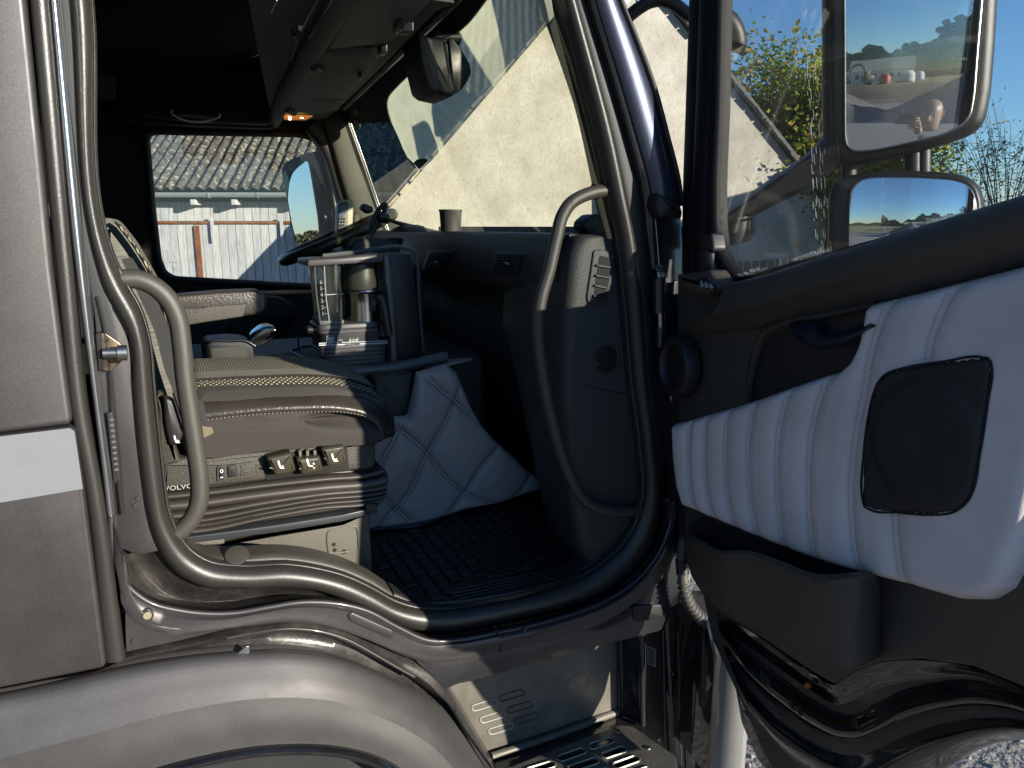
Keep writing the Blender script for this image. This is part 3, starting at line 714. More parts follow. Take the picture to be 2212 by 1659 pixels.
# inner lip of the seal (ribbed bead on the cab side)
I_R = []
for i, (x, y) in enumerate(S_R):
    a = S_R[max(i-1, 0)]; b = S_R[min(i+1, len(S_R)-1)]; tx, ty = b[0]-a[0], b[1]-a[1]; l = math.hypot(tx, ty); I_R.append((x+ty/l*8, y-tx/l*8))
strip('seal_lip', S_R, I_R, YP(1.668), .008, M['rubber'], truck, n=260, m=6, back=.015)
# ---- pressed steel round the opening
c_in = [(309, 1053), (318, 1110), (332, 1160), (355, 1205), (390, 1243), (440, 1266), (520, 1270), (622, 1268), (690, 1276), (750, 1297), (815, 1328), (870, 1352), (920, 1362), (963, 1362), (1039, 1350), (1115, 1333), (1195, 1316), (1275, 1290), (1338, 1252), (1390, 1200), (1412, 1150), (1420, 1083)]
c_md = [(262, 1085), (268, 1140), (282, 1195), (312, 1245), (352, 1282), (415, 1303), (508, 1300), (602, 1288), (670, 1290), (742, 1304), (805, 1336), (865, 1368), (922, 1376), (985, 1374), (1058, 1360), (1135, 1346), (1212, 1328), (1293, 1303), (1358, 1260), (1408, 1206), (1436, 1152), (1440, 1083)]
c_rg = [(240, 1113), (241, 1150), (247, 1195), (270, 1258), (320, 1300), (394, 1320), (498, 1325), (581, 1312), (643, 1302), (726, 1304), (788, 1318), (861, 1356), (924, 1383), (1001, 1381), (1077, 1366), (1157, 1349), (1230, 1329), (1317, 1294), (1382, 1248), (1425, 1192), (1446, 1140), (1456, 1083)]
slab_loft('door_channel', [UU(c_in, YP(1.66)), UU(c_md, YP(1.70)), UU([((a[0]+b[0])/2, (a[1]+b[1])/2) for a, b in zip(c_md, c_rg)], YP(1.665)), UU(c_rg, YP(1.602))], M['dirty'], (0, .03, 0), truck, 150, 4)
e_1 = [(x-2, y+6) if x < 1300 else (x+2, y+5) for x, y in c_rg]
e_sm = [(274, 1408), (290, 1404), (332, 1395), (375, 1386), (430, 1373), (470, 1363), (515, 1353), (560, 1345), (620, 1339), (664, 1339), (726, 1350), (800, 1384), (886, 1421), (963, 1439), (1020, 1425), (1077, 1409), (1135, 1396), (1191, 1384), (1250, 1365), (1306, 1343), (1365, 1306), (1440, 1235), (1462, 1190)]
e_up = [(247, 1140), (252, 1225), (270, 1300), (300, 1330), (350, 1352), (420, 1352), (498, 1344), (560, 1332), (620, 1324), (690, 1328), (750, 1345), (830, 1382), (900, 1410), (960, 1420), (1030, 1408), (1100, 1392), (1170, 1372), (1240, 1350), (1300, 1322), (1370, 1278), (1430, 1215), (1456, 1165)]
slab_loft('sill_panel', [UU(c_rg, YP(1.602)), UU(e_1, YP(1.592)), UU(e_up, YP(1.588)), UU(e_sm, YP(1.590))], M['body'], (0, .03, 0), truck, 150, 3)
tube('sill_ridge', UU(c_rg, YP(1.601)), .0065, M['body'], truck, n=160, res=12)
# joint line, bolts and plugs on the sill
tube('sill_joint', UU([(1068, 1350), (1076, 1368), (1082, 1410)], YP(1.588)), .0022, M['black'], truck, n=8)
for x, y, r in ((1134, 1360, .006), (1098, 1388, .007), (290, 1385, .006), (1092, 1372, .003)):
    vs, fs = g_disc(U((x, y), YP(1.589)), NY, r, .003); mk('plug', vs, fs, M['body'], truck)
tb = rprism('sill_pressing', rnd(UU([(750, 1330), (760, 1322), (850, 1362), (852, 1374), (842, 1380), (756, 1343)], YP(1.583)), .01), NY, .012, .004, M['body'], truck)
q = rprism('drain_plug_seat', rnd(UU([(303, 1320), (320, 1314), (335, 1326), (322, 1355), (314, 1355)], YP(1.586)), .008), NY, .01, .002, M['dirty'], truck)
vs, fs = g_disc(U((318, 1329), YP(1.584)), NY, .0085, .004); mk('hex_plug', vs, fs, mat('tan rubber plug', (.26, .22, .15), .7), q)
# dark rib band between sill and fender
f_tp = [(-420, 1568), (-150, 1520), (0, 1495), (83, 1478), (207, 1449), (332, 1424), (456, 1408), (540, 1402), (622, 1400), (705, 1410), (788, 1437), (851, 1466), (918, 1503), (968, 1540), (1012, 1591), (1066, 1665), (1110, 1740)]
g_0 = [(-420, 1560), (-150, 1510), (0, 1484), (83, 1468), (226, 1440), (274, 1410), (332, 1397), (415, 1379), (486, 1362), (560, 1348), (620, 1341), (664, 1341), (726, 1352), (800, 1386), (886, 1424), (950, 1452), (968, 1490), (1010, 1570), (1066, 1660), (1108, 1735)]
g_1 = [(-420, 1564), (-150, 1514), (0, 1488), (83, 1472), (226, 1444), (274, 1420), (332, 1408), (415, 1390), (486, 1374), (560, 1360), (620, 1353), (664, 1354), (726, 1365), (800, 1399), (870, 1438), (930, 1478), (962, 1508), (1008, 1578), (1066, 1662), (1109, 1737)]
g_2 = [(-420, 1566), (-150, 1517), (0, 1491), (83, 1475), (226, 1447), (290, 1428), (345, 1416), (425, 1402), (500, 1388), (570, 1378), (625, 1373), (680, 1378), (745, 1398), (815, 1432), (870, 1460), (925, 1498), (965, 1525), (1010, 1585), (1066, 1664), (1110, 1739)]
slab_loft('rib_band', [UU(g_0, YP(1.612)), UU(g_1, YP(1.594)), UU(g_2, YP(1.64)), UU(f_tp, YP(1.625))], M['dirty'], (0, .03, 0), truck, 150, 3)
tube('rib', UU([(490, 1378), (560, 1364), (620, 1358), (680, 1362), (740, 1378), (810, 1414), (855, 1440), (895, 1462)], YP(1.60)), .004, M['body'], truck, n=50)
# fender
f_a = [(-420, 1590), (-150, 1530), (0, 1502), (83, 1486), (207, 1458), (332, 1432), (456, 1416), (540, 1409), (622, 1407), (705, 1418), (786, 1446), (846, 1477), (908, 1515), (955, 1552), (1000, 1605), (1048, 1670), (1090, 1745)]
f_b = [(-420, 1760), (-150, 1690), (41, 1628), (166, 1595), (250, 1572), (332, 1549), (420, 1530), (498, 1516), (560, 1509), (622, 1507), (680, 1510), (726, 1516), (785, 1534), (830, 1553), (875, 1574), (918, 1600), (955, 1632), (982, 1662), (1010, 1700), (1050, 1780)]
f_c = [(-420, 2000), (-150, 1880), (100, 1750), (200, 1708), (373, 1650), (456, 1630), (540, 1615), (643, 1608), (726, 1612), (800, 1628), (850, 1650), (900, 1690), (940, 1740), (990, 1830)]
f_a3 = UU(f_a, YP(1.598)); mid = UU([((a[0]*.6+b[0]*.4), (a[1]*.6+b[1]*.4)) for a, b in zip(f_a, [f_b[int(i*(len(f_b)-1)/(len(f_a)-1))] for i in range(len(f_a))])], YP(1.565))
slab_loft('fender_bevel', [UU(f_tp, YP(1.625)), f_a3, UU([(a[0]*.4+b[0]*.6, a[1]*.4+b[1]*.6) for a, b in zip(f_a, f_b+f_b[-1:])][:17], YP(1.552)) if False else [a.lerp(b, .5)+V((0, -.006, 0)) for a, b in zip(cr(f_a3, 170), cr(UU(f_b, YP(1.535)), 170))], UU(f_b, YP(1.535))], M['panel'], (0, .03, 0), truck, 170, 4)
slab_loft('fender_face', [UU(f_b, YP(1.5352)), [a.lerp(b, .5)+V((0, -.004, 0)) for a, b in zip(cr(UU(f_b, YP(1.535)), 170), cr(UU(f_c, YP(1.524)), 170))], UU(f_c, YP(1.524))], M['panel'], (0, .03, 0), truck, 170, 4)
f_d = [(x-4, y+22) for x, y in f_c]
slab_loft('fender_lip', [UU(f_c, YP(1.521)), UU([(x-1, y+5) for x, y in f_c], YP(1.516)), UU(f_d, YP(1.60))], M['gloss'], (0, .012, 0), truck, 120, 3)
# wheel below the fender
wc = V((.06, 1.80, .50))
vs, fs = g_lathe([(.28, -.16), (.47, -.15), (.51, -.12), (.52, 0), (.51, .12), (.47, .15), (.28, .16)], wc, (0, 1, 0), 64)
wheel = mk('wheel', vs, fs, M['rubberdk'], truck)
vs, fs = g_lathe([(.29, -.14), (.26, -.05), (.12, -.03), (.10, -.10), (.02, -.10)], wc, (0, 1, 0), 48); mk('rim', vs, fs, M['steel'], wheel)
box('wheel_arch_liner', (.2, 2.0, .62), (1.5, .7, .5), M['black'], truck, .05) if False else None
# scuff of silver paint above the arch
rprism('paint_scuff', UU([(503, 1422), (522, 1404), (536, 1395), (540, 1408), (526, 1420), (508, 1427)], YP(1.596)), NY, .003, .0005, M['bead'], truck)
# ---- A pillar and hinge column
def bar(nm, L, Rr, y, b, m, n=60, **k): return strip(nm, L, Rr, YP(y), b, m, truck, n=n, **k)
bar('pillar_trim', [(1085, -420), (1191, 0), (1232, 118), (1268, 229), (1293, 340), (1311, 430), (1329, 516)], [(1115, -420), (1226, 0), (1262, 118), (1292, 229), (1316, 340), (1334, 430), (1352, 516)], 1.70, .012, M['plasticdk'], back=.06)
bar('pillar_channel', [(1130, -420), (1240, 0), (1290, 180), (1322, 300), (1350, 430), (1368, 520), (1384, 665), (1398, 844), (1412, 960), (1420, 1083)], [(1160, -420), (1272, 0), (1326, 180), (1360, 300), (1392, 430), (1400, 520), (1412, 665), (1424, 844), (1436, 960), (1444, 1083)], 1.675, .006, M['rubberdk'], back=.04)
bar('outer_pillar_rib', [(1157, -420), (1270, 0), (1324, 180), (1358, 300), (1388, 420), (1396, 500), (1404, 580)], [(1172, -420), (1287, 0), (1343, 180), (1378, 300), (1410, 420), (1418, 500), (1424, 580)], 1.655, .012, M['bodyglossy'], back=.04)
bar2 = bar; strip('outer_pillar', [(1172, -420), (1285, 0), (1341, 180), (1376, 300), (1408, 420), (1416, 470)], [(1225, -420), (1334, 0), (1370, 90), (1403, 180), (1434, 290), (1462, 400), (1470, 470)], YP(1.640), .018, M['pillar'], truck, back=.05)
bar('pillar_gutter', [(1228, -420), (1337, 0), (1373, 90), (1406, 180), (1437, 290), (1465, 400), (1472, 445)], [(1238, -420), (1347, 0), (1383, 90), (1416, 180), (1446, 290), (1472, 400), (1477, 445)], 1.628, .006, M['rubberdk'], back=.03)
bar('windscreen_side_seal', [(1078, -420), (1183, 0), (1225, 118), (1261, 229), (1287, 340), (1305, 430), (1322, 516)], [(1088, -420), (1193, 0), (1234, 118), (1270, 229), (1295, 340), (1313, 430), (1331, 516)], 1.712, .006, M['steel'], back=.01)
# hinge column: dark folded steel
hl = rprism('hinge_column', UU([(1392, 430), (1470, 445), (1478, 600), (1482, 900), (1490, 1150), (1456, 1200), (1440, 1083), (1432, 960), (1420, 844), (1405, 665), (1396, 520)], YP(1.672)), NY, .05, .003, M['bodyglossy'], truck)
slab_loft('column_fold', [UU([(1402, 520), (1412, 600), (1425, 660), (1430, 745), (1443, 800), (1447, 870), (1452, 960), (1430, 1030), (1434, 1110), (1448, 1170)], YP(1.665)), UU([(1408, 520), (1420, 598), (1436, 655), (1440, 740), (1452, 800), (1455, 870), (1459, 960), (1437, 1032), (1441, 1108), (1456, 1165)], YP(1.650)), UU([(1416, 520), (1428, 596), (1446, 650), (1450, 740), (1460, 800), (1463, 870), (1466, 960), (1445, 1034), (1449, 1106), (1466, 1160)], YP(1.668))], M['bodyglossy'], (0, .02, 0), truck, 60, 4)
for (a, b, r) in (((1424, 600), (1424, 675), .018), ((1428, 706), (1429, 748), .017)):
    tube('hinge_knuckle', [U(a, YP(1.628)), U(b, YP(1.628))], r, M['bodyglossy'], truck, smooth=False, n=2, res=20)
tube('hinge_pin', [U((1426, 670), YP(1.628)), U((1427, 710), YP(1.628))], .009, M['steel'], truck, smooth=False, n=2, res=12)
for q in ([(1442, 612), (1466, 606), (1470, 700), (1450, 706), (1440, 660)], [(1446, 712), (1470, 706), (1472, 760), (1450, 752)]):
    rprism('hinge_leaf', rnd(UU(q, YP(1.640)), .006), NY, .012, .002, M['bodyglossy'], truck)
for x, y in ((1422, 579), (1453, 859)):
    pl = YP(1.648); vs, fs = g_disc(U((x, y), pl), NY, .0105, .005); o = mk('screw', vs, fs, M['steel'], truck); vs, fs = g_disc(U((x, y), YP(1.6435)), NY, .0045, .001); mk('socket', vs, fs, M['black'], o)
rprism('mirror_foot_cover', rnd(UU([(1423, 418), (1468, 434), (1476, 458), (1474, 472), (1428, 470), (1420, 445)], YP(1.60)), .006), NY, .05, .008, M['plasticdk'], truck)
# wing of folded metal lower right of the opening
slab_loft('corner_gusset', [UU([(1434, 1085), (1445, 1120), (1462, 1140), (1500, 1150)], YP(1.640)), UU([(1442, 1078), (1452, 1110), (1464, 1125), (1486, 1100)], YP(1.625)), UU([(1456, 1070), (1464, 1100), (1470, 1112), (1484, 1080)], YP(1.650))], M['bodyglossy'], (0, .02, 0), truck, 30, 4)
# side skirt right below the sill
lcu = [(886, 1414), (925, 1426), (963, 1432), (1020, 1418), (1077, 1402), (1135, 1389), (1191, 1377), (1250, 1357), (1306, 1335), (1360, 1300), (1435, 1232), (1462, 1190)]
lcl = [(940, 1470), (962, 1490), (976, 1482), (1020, 1470), (1085, 1453), (1140, 1438), (1200, 1421), (1265, 1403), (1330, 1386), (1385, 1372), (1436, 1354), (1452, 1296)]
slab_loft('lower_corner_panel', [UU(lcu, YP(1.602)), UU([((a[0]+b[0])/2, (a[1]+b[1])/2) for a, b in zip(lcu, lcl)], YP(1.599)), UU(lcl, YP(1.603))], M['bodyglossy'], (0, .04, 0), truck, 60, 2)
rprism('corner_bracket', UU([(1448, 1240), (1466, 1186), (1492, 1184), (1484, 1240), (1452, 1300)], YP(1.606)), NY, .03, .003, M['bodyglossy'], truck)
rprism('corner_recess', rnd(UU([(1366, 1310), (1430, 1306), (1434, 1334), (1372, 1345)], YP(1.592)), .008), NY, .01, .004, M['plasticdk'], truck)
# ---- step well
SWY = 1.70
sw_b = rprism('step_well_back', UU([(960, 1478), (1345, 1370), (1400, 1360), (1400, 1400), (1341, 1545), (1060, 1640), (1020, 1590)], YP(SWY)), NY, .03, 0, M['step'], truck)
# faint embossed outlines left on the back wall by a removed tread
for i, (x, y) in enumerate([(1045, 1523), (1105, 1502), (1063, 1549), (1122, 1528), (1081, 1574), (1045+92, 1552)]):
    o = rnd(UU([(x-28, y+2), (x+24, y-14), (x+30, y-2), (x-22, y+14)], YP(SWY-.0015)), .012, 5); vs, fs = g_tube([V(p) for p in o], .0016, smooth=False, closed=True, res=6); mk('tread_mark', vs, fs, M['greyprint'] if i % 2 == 0 else M['dirty'], sw_b)
A3, B3, C3, D3 = U((968, 1488), YP(1.61)), U((1069, 1662), YP(1.60)), U((1066, 1642), YP(SWY-.005)), U((970, 1480), YP(SWY-.005))
rprism('step_well_side', [A3, B3, C3, D3], (B3-A3).cross(D3-A3), .02, 0, M['body'], truck)
zst = U((1333, 1541), YP(SWY)).z
pz = ZP(zst)
stp = rprism('step_ledge', UU([(1062, 1637), (1188, 1595), (1333, 1541), (1392, 1566), (1480, 1660), (1480, 1720), (1050, 1760), (1069, 1662)], pz), (0, 0, 1), .04, .006, M['bodyglossy'], truck)
tube('ledge_bead', UU([(1062, 1634), (1188, 1592), (1333, 1538)], off(pz, .008)), .011, M['step'], truck, n=20)
rw = [U((1336, 1378), YP(SWY)), U((1333, 1541), YP(SWY)), U((1390, 1568), YP(1.62)), U((1386, 1366), YP(1.62))]
rprism('step_well_end', rw, (rw[1]-rw[0]).cross(rw[3]-rw[0]), .02, 0, M['bodyglossy'], truck)
for x in (1340, 1386): tube('well_fold', [U((x, 1378), YP(SWY-.01 if x < 1350 else 1.615)), U((x+2, 1545 if x < 1350 else 1565), YP(SWY-.01 if x < 1350 else 1.615))], .010, M['bodyglossy'], truck, smooth=False, n=2)
# tread plate with real slots
pt = ZP(zst+.022)
outl = rnd(UU([(1097, 1662), (1321, 1574), (1345, 1569), (1366, 1572), (1458, 1636), (1462, 1664), (1462, 1720), (1060, 1760)], pt), .01)
def slotted(name, outline, holes, z, th, m, parent):
    cu = bpy.data.curves.new(name, 'CURVE'); cu.dimensions = '2D'; cu.fill_mode = 'BOTH'; cu.extrude = th/2; cu.bevel_depth = .0015; cu.bevel_resolution = 1
    for pl in [outline]+holes:
        s = cu.splines.new('POLY'); s.points.add(len(pl)-1); s.use_cyclic_u = True
        for i, p in enumerate(pl): s.points[i].co = (p.x, p.y, 0, 1)
    t = bpy.data.objects.new('tmp', cu); COL.objects.link(t)
    me = bpy.data.meshes.new_from_object(t.evaluated_get(bpy.context.evaluated_depsgraph_get())); bpy.data.objects.remove(t)
    me.transform(Matrix.Translation((0, 0, z))); me.materials.clear(); me.materials.append(m); me.name = name
    return link(bpy.data.objects.new(name, me), parent)
holes = []
def slot(x0, y0, x1, y1, w):
    a, b = U((x0, y0), pt), U((x1, y1), pt); d = (b-a).normalized(); n = V((-d.y, d.x, 0)); o = []
    for k in range(9): t = math.pi/2+math.pi*k/8; o.append(a+(d*math.cos(t)+n*math.sin(t))*w)
    for k in range(9): t = -math.pi/2+math.pi*k/8; o.append(b+(d*math.cos(t)+n*math.sin(t))*w)
    return o
for s in [(1281, 1614, 1316, 1602), (1307, 1634, 1344, 1621), (1333, 1656, 1372, 1642), (1213, 1640, 1256, 1625), (1236, 1662, 1284, 1646), (1145, 1668, 1190, 1654), (1264, 1684, 1310, 1668), (1165, 1694, 1210, 1680), (1360, 1680, 1400, 1666)]:
    holes.append(slot(*s, .0125))
tp = slotted('tread_plate', outl, holes, zst+.022, .004, M['sheet'] if False else mat('worn grey aluminium tread', (.24, .225, .19), .42, .7, var=.25, vs=12, bump=.3, bs=90), truck)
for h in holes: vs, fs = g_tube([p+V((0, 0, 0)) if False else V((p.x, p.y, zst+.026)) for p in h], .003, smooth=False, closed=True, res=6); mk('slot_rim', vs, fs, tp.data.materials[0], tp)
for x, y in ((1334, 1582), (1399, 1618)):
    vs, fs = g_disc(V(U((x, y), pt)), (0, 0, 1), .009, .006); mk('rivet', vs, fs, M['steel'], tp)
# ---- dark vertical channels right of the step (cab front corner behind the open door)
for L, Rr, y, b, m, nm in (
    ([(1392, 1365), (1396, 1660)], [(1437, 1350), (1452, 1640), (1452, 1700)], 1.66, .004, M['plasticdk'], 'front_post'),
    ([(1430, 1270), (1456, 1700)], [(1474, 1270), (1486, 1700)], 1.63, .006, M['gloss'], 'front_channel'),
    ([(1468, 1285), (1484, 1700)], [(1530, 1285), (1534, 1700)], 1.62, .003, M['gloss'], 'inner_fairing'),
    ([(1512, 1390), (1534, 1390), ], [(1552, 1330), (1552, 1560)], 1.60, .003, M['gloss'], 'fairing_edge')):
    if nm == 'fairing_edge': rprism(nm, UU([(1516, 1380), (1524, 1345), (1552, 1340), (1554, 1560), (1536, 1606), (1528, 1700), (1514, 1700)], YP(1.60)), NY, .03, .003, m, truck)
    else: strip(nm, L, Rr, YP(y), b, m, truck, n=10, m=7, smooth=False, back=.03)
for x in (1438, 1470): tube('channel_edge', [U((x-6, 1362), YP(1.60)), U((x+2, 1700), YP(1.60))], .0032, M['body'], truck, smooth=False, n=2)
for x, y in ((1500, 1365), (1490, 1505)):
    tube('hook', UU([(x-6, y+4), (x-8, y+24), (x+2, y+46), (x+8, y+50)], YP(1.598)), .006, M['gloss'], truck, n=16); vs, fs = g_disc(U((x+2, y+4), YP(1.604)), NY, .014, .008); mk('hook_boss', vs, fs, M['bodyglossy'], truck)
lb = rprism('warning_label', UU([(1398, 1395), (1416, 1402), (1417, 1441), (1399, 1434)], YP(1.652)), NY, .001, 0, M['greyprint'], truck)
for i in range(7): rprism('print_line', UU([(1400, 1399+i*5), (1414, 1404+i*5), (1414, 1407+i*5), (1400, 1402+i*5)], YP(1.6508)), NY, .0005, 0, M['plasticdk'], lb)
# light grey front bumper corner further forward
bc = U((1580, 1500), YP(1.75)); r_ = .075
rows = []
for z in (.05, .3, .6, .84, .90):
    rows.append([V((bc.x+.02+r_*1.05*math.cos(a), 1.86+.16*math.sin(a), z)) for a in [R(180+i*18) for i in range(11)]])
vs, fs = g_grid(rows); vs += [v+V((0, .35, 0)) for v in [V(v) for v in vs]]; K = len(vs)//2; fs += [[i+K for i in reversed(f)] for f in fs[:]]
mk('bumper_corner', vs, fs, mat('satin light grey bumper', (.22, .218, .21), .5, .1, dust=.1, fleck=.15), truck)
# ---- cab shell: floor, roof, back, far side, front
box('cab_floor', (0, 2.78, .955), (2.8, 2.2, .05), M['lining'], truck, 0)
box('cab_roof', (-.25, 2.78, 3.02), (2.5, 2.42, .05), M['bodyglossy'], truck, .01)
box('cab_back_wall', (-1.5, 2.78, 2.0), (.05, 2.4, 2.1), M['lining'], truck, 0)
# roof edge above the door opening
box('roof_side', (-.2, 1.66, 2.93), (2.3, .07, .16), M['body'], truck, .02)
# far side with the driver window opening (frame built as four boards)
FS = YP(3.90); wx0, wx1 = U((313, 450), FS).x, U((752, 450), FS).x
zt, zb = U((470, 286), FS).z, U((500, 616), FS).z
zb2 = U((430, 607), FS).z; 
wo = [(316, 300), (322, 288), (334, 284), (640, 290), (675, 297), (692, 318), (712, 365), (738, 460), (770, 625), (680, 619), (376, 603), (354, 590), (342, 560), (330, 460)]
win3 = rnd(UU(wo, FS), .02)
def ring_wall(name, outer, inner, nrm, depth, m, parent):
    """wall with a hole: bridge outline to hole with a fan of quads"""
    n = 120; nn_ = V(nrm).normalized()
    a = lin(list(outer)+[outer[0]], n+1)[:n]; b = lin(list(inner)+[inner[0]], n+1)[:n]
    cc = sum(b, V((0, 0, 0)))/n; e1 = (b[0]-cc).normalized(); e2 = nn_.cross(e1)
    ang = lambda p: math.atan2((p-cc).dot(e2), (p-cc).dot(e1))
    outer_s = sorted(a, key=ang); inner_s = sorted(b, key=ang)
    rows = [outer_s, inner_s, [p-nn_*depth for p in inner_s], [p-nn_*depth for p in outer_s]]
    vs, fs = g_grid(rows, closed_u=True, closed_v=True); return mk(name, vs, fs, m, parent, 30)
ring_wall('far_side_wall', [V((-1.5, 3.9, .95)), V((1.6, 3.9, .95)), V((1.6, 3.9, 1.88)), V((1.08, 3.9, 1.90)), V((.88, 3.9, 2.5)), V((.85, 3.9, 3.0)), V((-1.5, 3.9, 3.0))], win3, NY, .05, M['lining'], truck)
vs, fs = g_tube([p+V((0, -.004, 0)) for p in win3], .016, smooth=False, closed=True, res=8); mk('window_seal', vs, fs, M['rubberdk'], truck)
dg = rprism('driver_window_glass', win3, NY, .004, 0, M['glass'], truck)
for q in dg.data.vertices: q.co.y += .02
for i, (x0, x1, yy) in enumerate(((367, 381, 567), (368, 377, 575), (368, 384, 580), (372, 380, 584))):
    text('glass_etching', ['VOLVO', 'III III', '43R-00', 'AS2'][i], .011 if i == 0 else .008, U(((x0+x1)/2, yy), YP(3.90)), (1, 0, 0), (0, 0, 1), M['plasticdk'], dg)
# driver door lower trim: sill with bright edge, armrest recess
slab_loft('far_window_sill', [[V((-.15, 3.86, zb-.02)), V((1.0, 3.86, zb-.035))], [V((-.15, 3.80, zb-.03)), V((1.0, 3.80, zb-.045))], [V((-.15, 3.79, zb-.10)), V((1.0, 3.79, zb-.115))]], M['plastic'], (0, .04, -.01), truck, 12, 3)
for dz, m in ((-.036, M['bodyglossy']), (-.066, M['bodyglossy'])): tube('sill_edge', [V((-.12, 3.80, zb+dz)), V((.4, 3.79, zb+dz-.008)), V((1.0, 3.79, zb+dz-.02))], .005, m, truck, n=12)
fd = rprism('far_door_trim', UU([(330, 640), (800, 645), (800, 900), (330, 900)], YP(3.80)), NY, .05, .01, M['header'], truck)
rprism('far_door_armrest', rnd(UU([(545, 640), (600, 640), (640, 660), (650, 682), (620, 690), (570, 690), (540, 676)], YP(3.74)), .02), NY, .06, .015, M['header'], truck)
rprism('far_door_pocket', rnd(UU([(500, 695), (560, 700), (640, 690), (620, 712), (560, 730), (500, 720)], YP(3.76)), .02), NY, .05, .012, M['plastic'], truck)
# soft locker over the driver window with a wire pull
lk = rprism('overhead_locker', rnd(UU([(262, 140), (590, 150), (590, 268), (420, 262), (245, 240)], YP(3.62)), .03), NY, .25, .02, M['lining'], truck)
o_ = UU([(371, 238), (371, 246), (377, 250), (466, 256), (474, 252), (475, 246)], YP(3.60)); tube('wire_pull', o_, .005, M['steel'], lk, n=24)
rprism('pull_grip', UU([(384, 243), (462, 249), (461, 258), (386, 251)], YP(3.598)), NY, .012, .003, M['plasticdk'], lk)
rprism('lower_lining', UU([(205, 235), (420, 262), (592, 270), (592, 278), (205, 262)], YP(3.7)), NY, .04, .005, M['lining'], truck)
spk = rprism('roof_vent_cover', rnd(UU([(205, 158), (246, 160), (252, 214), (208, 212)], YP(3.5)), .01), NY, .03, .005, M['header'], truck)
for i in range(3): rprism('vent_slot', UU([(229, 194+i*4), (243, 194+i*4), (243, 196+i*4), (229, 196+i*4)], YP(3.497)), NY, .002, 0, M['black'], spk)
# ---- header console above the windscreen
HZ = ZP(2.45)
hp = UU([(738, 0), (962, 0), (940, 26), (830, 140), (745, 222), (702, 258), (660, 270), (625, 275), (591, 274), (585, 252)], HZ)
far = [V((.20, 1.72, 2.45)), V((.66, 1.72, 2.45))]
hp = [far[0], far[1]]+hp[2:]
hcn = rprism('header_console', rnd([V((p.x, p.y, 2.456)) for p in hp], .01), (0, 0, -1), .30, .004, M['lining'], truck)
rprism('header_skin', rnd(hp, .01), (0, 0, -1), .005, .002, M['header'], hcn)
rail = UU([(591, 262), (600, 240), (665, 118), (738, 0)], off(HZ, -.01)); rail.append(V((rail[-1].x+(rail[-1].x-rail[-2].x)*.9, rail[-1].y+(rail[-1].y-rail[-2].y)*.9, rail[-1].z)))
tube('header_rail', rail, .032, M['header'], truck, n=40, res=14)
def visor(ps, z, nm='visor_flap'): return rprism(nm, rnd(UU(ps, ZP(z)), .025), (0, 0, -1), .022, .009, M['header'], truck)
v1 = visor([(715, 98), (800, 96), (808, 0), (805, -60), (990, -60), (905, 20), (860, 50), (842, 84), (742, 106), (707, 108)], 2.435) if False else None
va = rprism('visor_flap', rnd([U((707, 105), ZP(2.418)), U((723, 108), ZP(2.418)), U((840, 93), ZP(2.418)), U((858, 78), ZP(2.418)), U((955, -20), ZP(2.418)), U((800, -60), ZP(2.418)), U((773, -5), ZP(2.418))], .02), (0, 0, -1), .02, .008, M['flap'], truck)
vb = rprism('visor_flap', rnd([U((614, 243), ZP(2.416)), U((672, 134), ZP(2.416)), U((685, 118), ZP(2.416)), U((812, 120), ZP(2.416)), U((819, 128), ZP(2.416)), U((760, 200), ZP(2.416)), U((735, 232), ZP(2.416)), U((700, 246), ZP(2.416))], .02), (0, 0, -1), .02, .008, M['flap'], truck)
for x, y in ((683, 147), (625, 240)):
    tube('visor_pivot', [U((x-6, y-4), ZP(2.41)), U((x+10, y+4), ZP(2.41))], .013, M['plastic'], vb, smooth=False, n=2)
rprism('visor_label', UU([(672, 215), (743, 215), (728, 240), (656, 241)], ZP(2.4145)), (0, 0, -1), .002, .0005, M['plastic'], vb)
for x, y, w, h in ((862, 66, 14, 9), (873, 72, 22, 4), (826, 117, 12, 4), (778, 169, 6, 3)):
    rprism('clip', rnd(UU([(x-w, y+h), (x-w*.3, y-h), (x+w, y-h), (x+w*.5, y+h)], ZP(2.40)), .006), (0, 0, -1), .02, .003, M['plasticdk'], truck)
# reading lamp, lit
lm = bpy.data.materials.new('lit amber lamp'); lm.use_nodes = True; b_ = lm.node_tree.nodes['Principled BSDF']; b_.inputs['Base Color'].default_value = (.5, .2, .06, 1); b_.inputs['Roughness'].default_value = .2
b_.inputs['Emission Color'].default_value = (1, .35, .08, 1); b_.inputs['Emission Strength'].default_value = .22
lm2 = bpy.data.materials.new('lamp filament'); lm2.use_nodes = True; b_ = lm2.node_tree.nodes['Principled BSDF']; b_.inputs['Emission Color'].default_value = (1, .62, .22, 1); b_.inputs['Emission Strength'].default_value = 14
rl = rprism('reading_lamp', rnd(UU([(612, 250), (676, 252), (660, 260), (614, 259)], ZP(2.445)), .006), (0, 0, -1), .012, .003, lm, truck)
for x, y in ((626, 253), (626, 257), (652, 254)):
    vs, fs = g_disc(U((x, y), ZP(2.433)), (0, 0, -1), .0065, .003, 10); mk('bulb', vs, fs, lm2, rl)
